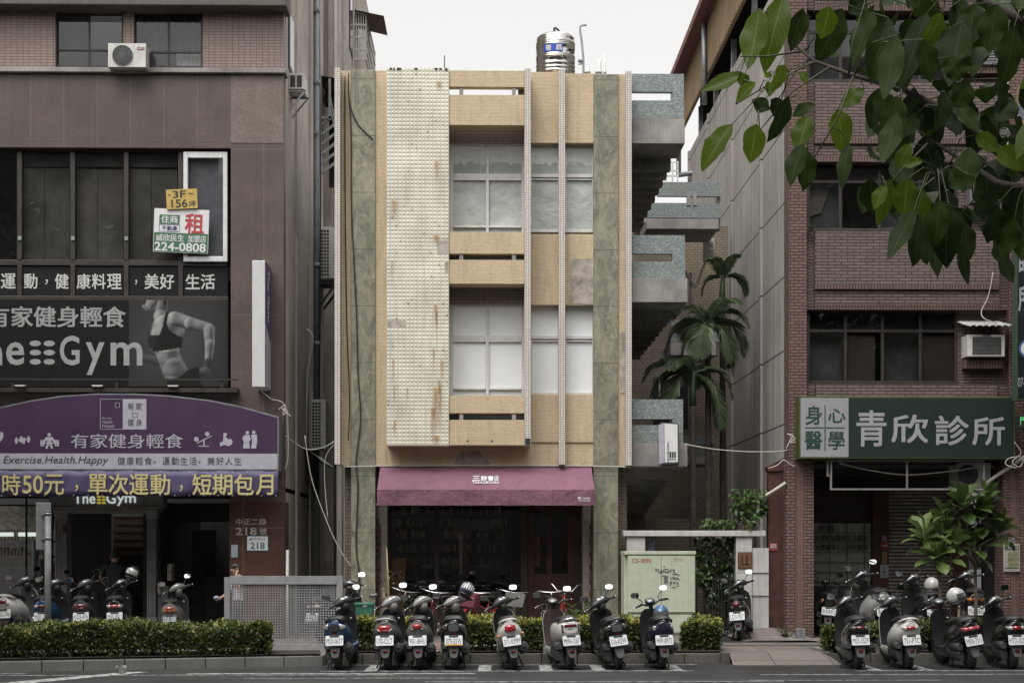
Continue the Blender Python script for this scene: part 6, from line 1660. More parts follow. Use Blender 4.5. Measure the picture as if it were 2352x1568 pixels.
def scooter(label, px, Y, plate, z=0.0, yaw=0, lean=0, steer=0, body=None, tail='oval', light=m_redl, side=None, handle=None, shield=None, rail=None, retro=False, spring=None, bars='cover', plate_mat=None, ink=None, strip=None, flap=None, mirrors=(1,1), scale=1.0, wide=1.0, panel=None, group=None, muffler=1, mirr_up=0.0):
    x0 = X(px, Y)
    # upright posture on its stand; lean tips it to the left
    t = thing('scooter', label, 'scooter', (x0, Y, z), (0, R(-lean), R(yaw)), group)
    t.rotation_mode = 'XYZ'
    t.scale = (scale,)*3
    body = body or m_plas; handle = handle or body; shield = shield or m_plas; rail = rail or m_plas; spring = spring or m_chrome; panel = panel or m_gplas
    W = wide
    wheel(t, 0, .225, .105, m_eng)
    S = Matrix.Translation((0,1.24,.225)) @ Matrix.Translation((0,0,0))
    axis_o = Vector((0,1.02,.80)); tilt = Matrix.Rotation(R(27), 4, 'X')
    ST = Matrix.Translation(axis_o) @ tilt @ Matrix.Rotation(R(steer), 4, 'Z') @ tilt.inverted() @ Matrix.Translation(-axis_o)
    wheel(t, 1.24, .22, .095, m_eng, ST)
    b = MB(body)   # front fender
    b.loft([[(s_*.075*W, 1.24+.27*math.cos(a), .225+.27*math.sin(a)) for s_ in (-1,-.5,.5,1)] for a in [R(q) for q in (-10,20,50,80,110,140,160)]], cap=False, closed=False); b.xform(ST); b.build('front_fender', t, local=True)
    b = MB(m_gplas)
    for s_ in (-1, 1): b.tube([(s_*.085,1.24,.225),(s_*.075,1.05,.62)], .022, 8)
    b.xform(ST); b.build('fork', t, local=True)
    # tail body
    b = MB(body)
    if tail == 'retro':
        rings = [oval(0,.66,.10*W,.07,-.30,18,3,.9), oval(0,.645,.160*W,.115,-.27,18,4,.9), oval(0,.62,.178*W,.155,-.15,18,3.6,.85), oval(0,.60,.19*W,.175,.1,18,3,.85), oval(0,.56,.19*W,.19,.4,18,3,.8), oval(0,.5,.15*W,.17,.62,18,3,.8)]
    else:
        rings = [oval(0,.70,.060*W,.045,-.31,20,2.4,1.1,.8), oval(0,.67,.125*W,.115,-.285,20,2.4,1.05,.62), oval(0,.635,.170*W,.165,-.21,20,2.5,1.02,.56), oval(0,.60,.196*W,.205,-.06,20,2.6,1.02,.60), oval(0,.55,.205*W,.23,.22,20,2.6,1.04,.66), oval(0,.47,.19*W,.20,.5,20,2.6,1.0,.75), oval(0,.40,.15*W,.13,.66,20,2.6,1.0,.9)]
    b.loft(rings); b.build('tail_body', t, local=True)
    b = MB(m_plas); b.loft([oval(0,.52,.10,.06,-.20,14,3), oval(0,.49,.125,.09,.0,14,3), oval(0,.46,.14,.11,.4,14,3), oval(0,.42,.14,.12,.62,14,3)]); b.build('undertray', t, local=True)
    # seat
    b = MB(m_seat); hs = .80
    b.loft([oval(0,hs-.03,.05*W,.02,-.255,16,2.3), oval(0,hs-.02,.115*W,.045,-.225,16,2.3), oval(0,hs-.0,.140*W,.060,-.06,16,2.4), oval(0,hs-.025,.138*W,.06,.18,16,2.6), oval(0,hs-.06,.12*W,.055,.45,16,2.6), oval(0,hs-.10,.085*W,.04,.66,16,2.5)]); b.build('seat', t, local=True)
    # grab rail
    b = MB(rail); n = 11
    b.tube([(.150*W*math.cos(R(180*i/(n-1))), -.08-.235*math.sin(R(180*i/(n-1)))**.7, .745+.065*math.sin(R(180*i/(n-1)))) for i in range(n)], .019, 8); b.build('grab_rail', t, local=True)
    # floor, shield
    b = MB(m_plas); b.box(-.16*W, .16*W, .55, 1.0, .28, .335); b.build('floorboard', t, local=True, bevel=.02)
    b = MB(body); 
    for s_ in (-1, 1): b.loft([[(s_*.165*W,.55,.335),(s_*.165*W,1.0,.345)],[(s_*.19*W,.50,.27),(s_*.19*W,1.02,.29)],[(s_*.15*W,.5,.18),(s_*.13*W,1.0,.20)]], cap=False, closed=False)
    b.build('side_skirt', t, local=True)
    b = MB(shield)   # the face towards the rider
    cols = [-1,-.6,0,.6,1]
    prof = [(.31,.150,1.0),(.45,.160,1.005),(.6,.170,.99),(.75,.175,.955),(.86,.155,.915),(.92,.10,.885)]
    b.loft([[(c*w*W, y+.05*c*c, zz_) for c in cols] for zz_, w, y in prof], cap=False, closed=False); o = b.build('leg_shield', t, local=True)
    b = MB(body)     # the coloured outside
    b.loft([[(c*w*1.05*W, y+.035+.10*(1-c*c)+.03*c*c, zz_) for c in cols] for zz_, w, y in prof], cap=False, closed=False)
    for s_ in (-1, 1): b.loft([[(s_*w*W, y+.05, zz_), (s_*w*1.05*W, y+.065, zz_)] for zz_, w, y in prof], cap=False, closed=False)
    b.build('front_cover', t, local=True)
    b = MB(m_chrome); b.lathe([(.022,0),(.022,-.012),(.014,-.014),(.0,-.014)], (.10,.95,.76), 'Y', 14); b.build('ignition', t, local=True)
    # handlebar
    if bars == 'cover':
        b = MB(handle)
        b.loft([oval(-.215,1.015,.02,.028,.905,14), [(-.15+q[0]*0,0,0) for q in ()] or oval(-.15,1.03,.05,.045,.90,14), oval(-.075,1.055,.06,.062,.885,14), oval(0,1.065,.06,.07,.88,14), oval(.075,1.055,.06,.062,.885,14), oval(.15,1.03,.05,.045,.90,14), oval(.215,1.015,.02,.028,.905,14)], smooth=True) if False else None
        hx = [(-.18,.022,.024,1.02),(-.14,.042,.042,1.03),(-.09,.080,.066,1.045),(0,.10,.082,1.055),(.09,.080,.066,1.045),(.14,.042,.042,1.03),(.18,.022,.024,1.02)]
        b.loft([[(x*W, .90+ry*math.cos(2*math.pi*i/14), cz+rz*math.sin(2*math.pi*i/14)) for i in range(14)] for x, ry, rz, cz in hx])
        b.loft([oval(0,.99,.085*W,.02,.88,14), oval(0,.93,.07*W,.02,.90,14)] if False else [[(.088*W*math.cos(2*math.pi*i/14), .89+.08*math.sin(2*math.pi*i/14), 1.03) for i in range(14)], [(.062*W*math.cos(2*math.pi*i/14), .93+.055*math.sin(2*math.pi*i/14), .86) for i in range(14)]])
        b.xform(ST); hc = b.build('handlebar_cover', t, local=True)
        b = MB(m_dash); b.ell((0,.855,1.098), (.075*W,.055,.022), 16, 6, Matrix.Rotation(R(28),3,'X')); b.xform(ST); b.build('dashboard', t, local=True)
    else:
        b = MB(m_plas); b.tube([(-.20,.90,1.04),(-.08,.93,.99),(.08,.93,.99),(.20,.90,1.04)], .016, 8); b.tube([(0,.93,.99),(0,.97,.86)], .035, 10); b.box(-.07,.07,.90,.99,.97,1.01); b.xform(ST); b.build('handlebar', t, local=True, bevel=.004)
        b = MB(handle if bars == 'round' else m_plas); b.lathe([(.0,-.06),(.07,-.06),(.085,-.03),(.085,.0),(.07,.012)], (0,.93,1.06), 'Z', 18); b.use(m_dash); b.lathe([(.066,.0),(.066,.014),(.0,.018)], (0,.93,1.06), 'Z', 18); b.xform(Matrix.Translation((0,.93,1.06)) @ Matrix.Rotation(R(25),4,'X') @ Matrix.Translation((0,-.93,-1.06))); b.xform(ST); b.build('dashboard', t, local=True)
    for s_ in (-1, 1):
        b = MB(m_seat); b.tube([(s_*.17*W,.90,1.025),(s_*.300,.875,1.015)], .019, 10); b.use(m_chrome if body is not m_plas else m_plas); b.tube([(s_*.300,.875,1.015),(s_*.315,.872,1.014)], .021, 10); b.xform(ST); b.build('grip', t, local=True)
        b = MB(m_chrome); b.tube([(s_*.17*W,.96,1.01),(s_*.26,.975,1.0),(s_*.32,.965,.995)], .008, 6); b.xform(ST); b.build('brake_lever', t, local=True)
        if mirrors[0 if s_ < 0 else 1]:
            b = MB(m_plas); top = Vector((s_*.275, .90, 1.20+mirr_up)); b.tube([(s_*.15*W,.92,1.05),(s_*.165,.93,1.09),(s_*.22,.93,1.14+mirr_up),top+Vector((0,.02,-.03))], .0075, 6)
            rot = Matrix.Rotation(R(-steer*.9-yaw), 3, 'Z') @ Matrix.Rotation(R(-22 if s_ > 0 else 9), 3, 'X') @ Matrix.Rotation(R(lean+steer*.35), 3, 'Y')
            k = []
            for rr, yy in ((.2,.035),(.75,.026),(1.0,.004),(1.0,-.004),(.93,-.008)): k.append([top+rot @ Vector((.068*rr*q[0], yy, .046*rr*q[2])) for q in oval(0,0,1,1,0,16,3.0)])
            b.loft(k); b.xform(ST); mo = b.build('mirror', t, local=True)
            b = MB(m_mirror); vs = [top+rot @ Vector((.068*.92*q[0], -.0095, .046*.92*q[2])) for q in oval(0,0,1,1,0,16,3.0)]; b.add(vs, [tuple(range(16))]); b.xform(ST); b.build('mirror_glass', mo, local=True)
    # tail lights
    def lens(pts, mat, name, dy=-.0):
        "lens outline (x, z) pressed on to the tail face with a bulge"
        b = MB(mat); c = (sum(p[0] for p in pts)/len(pts), sum(p[1] for p in pts)/len(pts)); rings = []
        def ty(x, zz_, off):   # depth of the tail surface
            u = min(1.0, (abs(x)/(.20*W))**2*1.1+((zz_-.66)/.17)**2*.45); return -.305+.20*u**1.1+off
        for k, off in ((1.0,.04),(1.0,-.022),(.88,-.036),(.4,-.044)): rings.append([(c[0]+(x-c[0])*k, ty(c[0]+(x-c[0])*k, c[1]+(zz_-c[1])*k, off)+dy, c[1]+(zz_-c[1])*k) for x, zz_ in pts])
        b.loft(rings); return b.build(name, t, local=True)
    if tail == 'oval':
        lens([(-.130*W,.625),(-.120*W,.68),(-.07*W,.712),(.07*W,.712),(.120*W,.68),(.130*W,.625),(.085*W,.592),(-.085*W,.592)], light, 'tail_light')
        if side:
            for s_ in (-1, 1): lens([(s_*.125*W,.635),(s_*.06*W,.598),(s_*.062*W,.630),(s_*.105*W,.660)], side, 'indicator', -.012)
    elif tail == 'hex':
        lens([(-.075*W,.735),(.075*W,.735),(.062*W,.655),(-.062*W,.655)], light, 'tail_light')
        for s_ in (-1, 1): lens([(s_*.07*W,.66),(s_*.14*W,.665),(s_*.12*W,.62),(s_*.05*W,.62)], side or m_smoke, 'indicator')
    elif tail == 'big':
        lens([(-.135*W,.63),(-.09*W,.715),(.0,.735),(.09*W,.715),(.135*W,.63),(.06*W,.615),(-.06*W,.615)], light, 'tail_light')
        for s_ in (-1, 1):
            b = MB(m_amber); b.ell((s_*.19*W,-.17,.56), (.032,.04,.026), 10, 6); b.use(m_plas); b.tube([(s_*.12*W,-.12,.57),(s_*.18*W,-.15,.565)], .012, 6); b.build('indicator', t, local=True)
    elif tail == 'split':
        for s_ in (-1, 1): lens([(s_*.085*W,.735),(s_*.165*W,.70),(s_*.178*W,.650),(s_*.10*W,.640)], side or m_clear, 'indicator', -.055)
        b = MB(panel); b.loft([oval(0,.67,.075*W,.055,-.33,14,3), oval(0,.66,.085*W,.07,-.24,14,3)]); b.build('tail_panel', t, local=True)
        b = MB(m_redd); b.box(-.035,.035,-.315,-.29,.575,.60); b.build('tail_light', t, local=True)
    elif tail == 'wide':
        lens([(-.07*W,.69),(.07*W,.69),(.06*W,.635),(-.06*W,.635)], light, 'tail_light')
        for s_ in (-1, 1): lens([(s_*.075*W,.69),(s_*.155*W,.685),(s_*.13*W,.63),(s_*.065*W,.635)], side or m_clear, 'indicator', -.025)
    elif tail == 'retro':
        b = MB(light); b.box(-.10*W,.10*W,-.315,-.29,.685,.725); b.build('tail_light', t, local=True, bevel=.008)
        for s_ in (-1, 1): b = MB(side or m_smoke); b.box(s_*.115*W,s_*.145*W,-.31,-.27,.60,.73); b.build('indicator', t, local=True, bevel=.008)
        b = MB(m_black); b.box(-.035,.035,-.303,-.29,.645,.655); b.build('emblem', t, local=True)
    elif tail == 'eyes':
        for s_ in (-1, 1): lens([(s_*.115*W,.70),(s_*.155*W,.70),(s_*.17*W,.63),(s_*.15*W,.60),(s_*.12*W,.62)], side or m_clear, 'indicator', -.015)
        b = MB(m_plas); b.tube([(.10*math.cos(R(200+a)), -.30, .755+.05*math.sin(R(200+a))) for a in range(0,150,15)], .012, 6); b.build('rack_loop', t, local=True)
    # number plate
    pz, ph, pw = .475, .079, .138
    rot = Matrix.Rotation(R(-16), 4, 'X'); PM = Matrix.Translation((0,-.315,pz)) @ rot
    b = MB(plate_mat or m_plate); b.prism([(x*pw, q*ph) for x, q in ((-1,-.85),(-.95,-1),(.95,-1),(1,-.85),(1,.85),(.95,1),(-.95,1),(-1,.85))], -.004, .0); b.xform(PM); po = b.build('number_plate', t, local=True)
    b = MB(ink or m_pink); b.text3(plate, Vector((-.122,-.0065,-.056)), Vector((.244,0,0)), Vector((0,0,.088)), .0)
    for s_ in (-1, 1): b.obox((s_*.065,-.0065,.056), (.022,.002,.007), Matrix.Identity(3))
    b.xform(PM); b.build('plate_lettering', po, local=True)
    if strip:
        b = MB(strip); b.box(-.128,.128,-.008,-.002,-.080,-.058); b.xform(PM); b.build('plate_strip', po, local=True)
    b = MB(m_gplas); b.box(-.07,.07,-.31,-.15,.52,.56); b.tube([(0,-.16,.52),(0,-.29,.48)], .03, 8); b.build('plate_bracket', t, local=True, bevel=.008)
    b = MB(flap or m_gplas); b.prism([(-.095,.43),(.095,.43),(.055,.225),(.03,.205),(-.03,.205),(-.055,.225)], -.007, .007); b.xform(Matrix.Translation((0,-.31,0)) @ Matrix.Translation((0,.0,.3)) @ Matrix.Rotation(R(-14),4,'X') @ Matrix.Translation((0,.02,-.3)))
    b.build('mudguard', t, local=True, bevel=.006)
    if flap is None: b = MB(m_redd); b.box(-.035,.035,-.325,-.305,.295,.325); b.build('reflector', t, local=True, bevel=.004)
    # engine side
    b = MB(m_eng); b.loft([oval(-.135,.225,.045,.075,-.06,14,2.6), oval(-.14,.24,.060,.095,.02,14,2.6), oval(-.14,.26,.060,.085,.30,14,2.6), oval(-.13,.28,.055,.085,.52,14,2.6)]); b.build('engine_case', t, local=True)
    b = MB(m_gplas); b.loft([oval(-.15,.385,.045,.05,-.10,12,3), oval(-.15,.385,.06,.068,-.02,12,3), oval(-.15,.375,.055,.06,.25,12,3)]); b.build('air_box', t, local=True)
    if muffler:
        b = MB(m_gplas if muffler == 1 else m_plas); q = Vector((.185,-.14,.36)); e = Vector((.165,.34,.24)); d = (e-q)
        b.tube([q,q+d*.05,q+d*.25,q+d*.6,e], [.068,.078,.082,.075,.035], 16); b.use(m_plas); b.tube([q+Vector((0,-.012,.003)), q], [.045,.062], 14); b.use(m_eng); b.tube([q+Vector((0,-.04,.01)), q+Vector((0,.0,0))], .026, 12); b.use(m_black); b.tube([q+Vector((0,-.042,.0105)), q+Vector((0,-.041,.0103))], .019, 10); b.build('muffler', t, local=True)
    for s_ in (-1, 1):
        b = MB(spring); p0, p1 = Vector((s_*.095,-.03,.20)), Vector((s_*.11,.06,.53)); pts = []
        rs = []
        for i in range(27): pts.append(p0.lerp(p1, .18+.8*i/26)); rs.append(.026 if i%2 else .017)
        b.tube(pts, rs, 8); b.use(m_chrome); b.tube([p0,p1], .013, 8); b.build('shock_absorber', t, local=True)
    b = MB(m_plas)
    for s_ in (-1, 1): b.tube([(s_*.10,.42,.24),(s_*.16,.30,.02)], .013, 6)
    b.tube([(-.16,.30,.02),(.16,.30,.02)], .012, 6); b.tube([(-.10,.45,.22),(-.22,.36,.012 if lean < 3 else -.02)], .011, 6); b.build('stand', t, local=True)
    return t
def helmet(name, label, loc, shell, rot=(0,0,0), visor=None, stripe=None, r=.145):
    t = thing(name, label, 'helmet', loc, rot)
    b = MB(shell)
    rings = []
    for i in range(10):
        ph = R(4+i*13); rings.append([(r*.88*math.sin(ph)*math.cos(2*math.pi*j/20), r*1.05*math.sin(ph)*math.sin(2*math.pi*j/20), r*math.cos(ph)+.02) for j in range(20)])
    b.loft(rings, cap=True); b.build('shell', t, local=True)
    b = MB(m_seat); b.lathe([(.0,-.06),(r*.80,-.06),(r*.82,-.09),(r*.7,-.10)], (0,0,0), 'Z', 18); b.build('lining', t, local=True)
    if visor:
        b = MB(visor); rings = []
        for i in range(6):
            ph = R(62+i*9); rings.append([(r*.90*math.sin(ph)*math.cos(R(200+14*j)), r*1.08*math.sin(ph)*math.sin(R(200+14*j)), r*math.cos(ph)+.02) for j in range(11)])
        b.loft(rings, cap=False, closed=False); b.build('visor', t, local=True)
    if stripe:
        b = MB(stripe)
        for q in range(7):
            a0 = R(205+q*20); b.loft([[(r*.905*math.sin(R(ph))*math.cos(a0+d), r*1.075*math.sin(R(ph))*math.sin(a0+d), r*math.cos(R(ph))+.02) for d in (0,R(10))] for ph in (58,72,86,100)], cap=False, closed=False)
        b.build('stripe', t, local=True)
    b = MB(m_black); b.tube([(-r*.6,0,-.08),(-r*.4,-.03,-.17),(0,-.05,-.2),(r*.4,-.03,-.17),(r*.6,0,-.08)], .008, 5); b.build('strap', t, local=True)
    return t
p_blue = paint('deep_blue_paint', (.012,.055,.135)); p_grey = paint('dark_grey_paint', (.075,.075,.075)); p_lgrey = paint('dusty_grey_paint', (.20,.195,.185), .5)
p_mgrey = paint('mid_grey_paint', (.12,.118,.112), .5); p_black = paint('black_gloss_paint', (.012,.012,.013), .2); p_white = paint('white_gloss_paint', (.55,.54,.50)); p_navy = paint('navy_paint', (.014,.016,.035)); p_silver = paint('silver_paint', (.30,.30,.29), .35); p_brown = paint('brown_panel_paint', (.075,.055,.048), .5)
m_gplate = plain('plate_green', (.05,.085,.07), .5); m_ystrip = plain('yellow_strip', (.52,.30,.04), .5)
YA = 25.95
G1, G2, G3 = 'scooters parked along the kerb before the bookshop', 'scooters parked along the right kerb', 'scooters parked on the pavement'
scooter('blue scooter with clear tail lamps parked first at the left end of the kerb row', 777, YA, 'MSX-0677', yaw=-3, lean=2, steer=34, body=p_blue, tail='split', side=m_clear, handle=m_plas, panel=m_plas, group=G1)
scooter('dark grey scooter with a wide red tail lamp and silver grab rail', 891, YA, '170-CLT', yaw=-3, lean=2, steer=34, body=p_grey, tail='oval', side=m_clear, handle=p_lgrey, rail=p_silver, group=G1, wide=1.08, mirr_up=.03)
scooter('grey scooter with light grey handlebar cover and small red tail lamp', 965, YA, '901-BHU', yaw=-2, lean=2, steer=36, body=p_mgrey, tail='hex', handle=p_lgrey, group=G1)
scooter('black scooter with yellow strip on its plate and a striped helmet on the mirror', 1044, YA, '079-ESW', yaw=0, lean=1, steer=24, body=p_black, tail='split', side=m_smoke, handle=p_lgrey, spring=m_spring, strip=m_ystrip, group=G1, mirrors=(1,1), wide=1.08)
scooter('white scooter with a big red tail lamp and white grab rail', 1182, YA, '371-KMM', yaw=3, lean=8, steer=24, body=p_white, tail='big', handle=m_plas, rail=p_white, group=G1)
scooter('white and brown retro scooter with bare handlebar', 1308, YA, 'MMH-1567', yaw=9, lean=4, steer=14, body=p_white, tail='retro', light=m_redd, handle=m_plas, shield=p_brown, bars='bare', rail=m_chrome, group=G1)
scooter('black scooter with worn yellow springs leaning on its side stand', 1422, YA, '516-KEW', yaw=6, lean=8, steer=30, body=p_black, tail='split', side=m_smoke, handle=m_plas, spring=m_spring, group=G1, flap=m_gplas, wide=1.08)
scooter('dark navy retro scooter with a blue helmet in front of the green cabinet', 1521, YA+.05, 'MFP-8972', yaw=3, lean=2, steer=24, body=p_navy, tail='eyes', side=m_clear, bars='round', group=G1)
scooter('black scooter with smoked red tail lamp at the left end of the right row', 1971, YA, 'MSX-5529', yaw=-3, lean=2, steer=34, body=p_black, tail='wide', light=m_redd, side=m_smoke, group=G2, muffler=2)
scooter('white scooter with looped white grab rail in the right row', 2086, YA, '751-PTC', yaw=0, lean=3, steer=30, body=p_white, tail='wide', light=m_redl, side=m_clear, rail=p_white, handle=m_plas, group=G2)
scooter('black sports scooter with pink red tail lamps leaning in the right row', 2230, YA, 'MSN-7511', yaw=5, lean=9, steer=14, body=p_black, tail='wide', light=plain('pink_red_lens', (.45,.07,.09), .12, coat=.8), side=plain('pink_red_lens', (.45,.07,.09)), bars='bare', group=G2, flap=m_gplas)
scooter('black scooter with bright red and clear tail lamp at the right edge', 2326, YA, 'MTD-3529', yaw=-2, lean=2, steer=30, body=p_black, tail='wide', light=m_redl, side=m_clear, group=G2, muffler=2)
YP2 = 30.6
scooter('black scooter with amber side lamps just right of the brick pillar', 1894, 32.7, '019-KFU', z=.2, yaw=-6, lean=-6, steer=0, body=p_black, tail='eyes', side=m_amber, bars='round', group=G3)
scooter('black and silver scooter parked before the clinic window', 2022, YP2, '860-H', z=.22, yaw=4, lean=2, steer=22, body=p_silver, tail='wide', light=m_smoke, side=m_smoke, handle=p_black, group=G3, scale=1.12, mirr_up=.02)
scooter('black scooter with a white helmet on its floor behind the plants', 2138, YP2, 'NKA-521', z=.18, yaw=2, lean=2, steer=26, body=p_black, tail='split', side=m_smoke, group=G3, scale=1.1)
scooter('black scooter with bright red tail lamp behind the white helmet', 2238, YP2, 'MUP-8662', z=.25, yaw=-9, lean=1, steer=18, body=p_black, tail='wide', light=m_redl, side=m_amber, group=G3, scale=1.08, spring=m_spring)
scooter('black scooter with dark red tail lamp before the white gate pillar', 1701, 30.85, 'LD3-957', z=.18, yaw=-13, lean=5, steer=32, body=p_black, tail='hex', light=m_redd, group=G3)
YP3 = 30.3
scooter('white scooter with red tail lamp at the far left behind the hedge', 25, YP3, '9HG-596', z=.25, yaw=-5, lean=3, steer=34, body=p_white, tail='hex', light=m_redd, rail=p_white, handle=m_plas, shield=m_gplas, group=G3)
scooter('dark blue scooter partly behind the sign post', 107, YP3, 'MSK-398', z=.2, yaw=2, lean=2, steer=30, body=p_blue, tail='wide', light=m_redd, side=m_clear, handle=m_plas, group=G3)
scooter('dark grey scooter with dark red lamp in front of the gym portal', 193, YP3, 'KQ5-476', z=.2, yaw=8, lean=3, steer=32, body=plain('soot_grey', (.03,.03,.03), .45, coat=.3), tail='oval', light=m_redd, group=G3)
scooter('black scooter with bright red lamp and a helmet on its mirror before the gym stairs', 270, YP3, 'MJE-3811', z=.2, yaw=6, lean=2, steer=30, body=p_black, tail='wide', light=plain('pink_red_lens', (.45,.07,.09)), side=m_clear, group=G3)
scooter('dusty grey scooter with amber lamp and a green plate before the dark doorway', 398, YP3, 'ZDE-580', z=.18, yaw=2, lean=3, steer=32, body=p_mgrey, tail='oval', light=plain('amber_red_lens', (.22,.035,.012), .15, coat=.8), side=m_amber, handle=p_mgrey, rail=m_plas, plate_mat=m_gplate, ink=m_plate, flap=p_white, group=G3, scale=.95)
scooter('dark scooter half hidden behind the grey perforated screen', 742, 30.4, 'KXA-205', z=.18, yaw=-30, lean=2, steer=10, body=p_black, tail='wide', light=m_redd, group=G3)
helmet('helmet', 'white helmet with dark blue crown and stripes hanging over the mirror of the black scooter', P(1071,1356,26.75), plain('helmet_slate', (.045,.05,.08), .3, coat=.5), (R(-12),R(28),R(10)), stripe=m_white, r=.135)
helmet('helmet', 'blue helmet with a clear visor sitting on the navy retro scooter', P(1518,1412,26.45), plain('helmet_blue', (.03,.10,.22), .3, coat=.5), (R(8),0,R(-10)), visor=m_smoke, r=.145)
helmet('helmet', 'plain white helmet sitting on the black scooter behind the plants', P(2140,1345,31.0), plain('helmet_white', (.42,.41,.40), .35, coat=.5), (0,0,R(20)), r=.15)
helmet('helmet', 'white open face helmet hung on the handlebar of the leaning sports scooter', P(2196,1372,26.9), plain('helmet_white', (.42,.41,.40), .35), (R(-6),R(-14),R(60)), visor=m_smoke, r=.15)
helmet('helmet', 'black helmet with white and red flashes on the scooter before the gym stairs', P(304,1317,31.0), p_black, (R(-10),R(20),R(-10)), visor=m_clear, r=.14)
# ------------------------------------------------------------------ bicycles behind the hedge
def bicycle(label, px, Y, yaw, frame, steer=0, basket=None, fender=None, high=False, z=.18):
    t = thing('bicycle', label, 'bicycle', (X(px,Y), Y, z), (0, R(-3), R(yaw)), 'bicycles before the bookshop')
    r_ = .31; ax = Vector((0,.35,.62)); tl = Matrix.Rotation(R(18),4,'X')
    ST = Matrix.Translation(ax) @ tl @ Matrix.Rotation(R(steer),4,'Z') @ tl.inverted() @ Matrix.Translation(-ax)
    for y, M in ((-.52,None),(.52,ST)):
        b = MB(m_tyre); b.lathe([(r_-.04,-.012),(r_-.01,-.022),(r_,0),(r_-.01,.022),(r_-.04,.012)], (0,y,r_), 'X', 32); b.f = b.f[:-2]; b.mi = b.mi[:-2]; b.sm = b.sm[:-2]
        if M: b.xform(M)
        o = b.build('wheel', t, local=True)
        b = MB(m_chrome); b.tube([(0,y+(r_-.045)*math.cos(a*math.pi/16),r_+(r_-.045)*math.sin(a*math.pi/16)) for a in range(33)], .010, 6, False)
        for a in range(14): b.tube([(0,y,r_),(0,y+(r_-.045)*math.cos(a*math.pi/7),r_+(r_-.045)*math.sin(a*math.pi/7))], .0022, 3, False)
        b.tube([(-.05,y,r_),(.05,y,r_)], .018, 8)
        if M: b.xform(M)
        b.build('rim', o, local=True)
        if fender:
            b = MB(fender); b.loft([[(s_*.03,y+(r_+.025)*math.cos(R(a)),r_+(r_+.025)*math.sin(R(a))) for s_ in (-1,0,1)] for a in range(20,190,14)], cap=False, closed=False)
            if M: b.xform(M)
            b.build('fender', t, local=True)
    b = MB(frame); b.tube([(0,-.05,.28),(0,-.16,.75)], .017, 8); b.tube([(0,-.05,.28),(0,.33,.68)], .019, 8); b.tube([(0,-.13,.60),(0,.31,.74)], .016, 8)
    for s_ in (-1, 1): b.tube([(s_*.05,-.52,.31),(0,-.05,.28)], .010, 6); b.tube([(s_*.05,-.52,.31),(0,-.14,.64)], .009, 6)
    b.build('frame', t, local=True)
    b = MB(frame)
    for s_ in (-1, 1): b.tube([(s_*.05,.52,.31),(s_*.045,.37,.62)], .012, 6)
    b.tube([(0,.37,.62),(0,.30,.84)], .019, 8); b.xform(ST); b.build('fork', t, local=True)
    b = MB(m_chrome); h = .95 if not high else 1.05
    b.tube([(0,.30,.84),(0,.29,.92)], .014, 8); b.tube([(-.30,.16,h),(-.24,.24,h+.0),(-.14,.30,.93),(0,.30,.92),(.14,.30,.93),(.24,.24,h),(.30,.16,h)], .012, 8); b.use(m_seat)
    for s_ in (-1, 1): b.tube([(s_*.30,.16,h),(s_*.31,.06,h)], .016, 8)
    b.xform(ST); b.build('handlebar', t, local=True)
    b = MB(m_seat); b.loft([oval(0,.83,.10,.02,-.30,12), oval(0,.835,.09,.028,-.22,12), oval(0,.83,.04,.022,-.05,12), oval(0,.82,.02,.015,.02,12)]); b.use(m_chrome); b.tube([(0,-.16,.72),(0,-.175,.82)], .013, 8); b.build('saddle', t, local=True)
    b = MB(m_chrome); b.tube([(-.02,-.05,.28),(.04,-.05,.28)], .02, 8); b.lathe([(.085,-.004),(.085,.004)], (.04,-.05,.28), 'X', 18); b.tube([(.05,-.05,.28),(.06,.05,.15)], .009, 6); b.tube([(-.05,-.05,.28),(-.06,-.15,.41)], .009, 6); b.box(-.11,-.05,-.18,-.12,.40,.42); b.box(.05,.11,.02,.08,.14,.16); b.build('crank', t, local=True)
    if basket:
        b = MB(basket); k = [(-.15,.36),(.15,.36),(.17,.62),(-.17,.62)]
        b.box(-.14,.14,.36,.60,.68,.69)
        for s_ in (-1, 1): b.loft([[(s_*.14,.36,.68),(s_*.14,.60,.68)],[(s_*.17,.34,.92),(s_*.17,.62,.92)]], cap=False, closed=False)
        for y0, y1 in ((.36,.34),(.60,.62)): b.loft([[(-.14,y0,.68),(.14,y0,.68)],[(-.17,y1,.92),(.17,y1,.92)]], cap=False, closed=False)
        b.xform(ST); b.build('basket', t, local=True)
    return t
m_rbike = paint('bike_red', (.25,.02,.015)); m_wbike = paint('bike_cream', (.45,.42,.34)); m_bbike = paint('bike_black', (.015,.015,.015)); m_mar = paint('bike_maroon', (.10,.02,.018))
bicycle('maroon bicycle with pale grips at the left behind the grey scooters', 1010, 30.6, 150, m_mar, 20)
bicycle('bright red bicycle with red fenders and a red basket box', 1107, 30.4, 142, m_rbike, 15, plain('basket_maroon', (.20,.05,.07), .6), m_rbike)
bicycle('cream bicycle facing the road right of the red one', 1176, 30.4, 176, m_wbike, 10, plain('wire_basket', (.22,.22,.21), .5))
bicycle('black bicycle facing the road between the cream and high handlebar ones', 1255, 30.5, 188, m_bbike, -12, None, m_chrome)
bicycle('red bicycle with high curved chrome handlebar before the shop door', 1288, 31.2, 182, m_rbike, 0, None, None, True)
bicycle('dark bicycle standing close to the shop glass at the left', 935, 31.2, 165, m_bbike, 25)
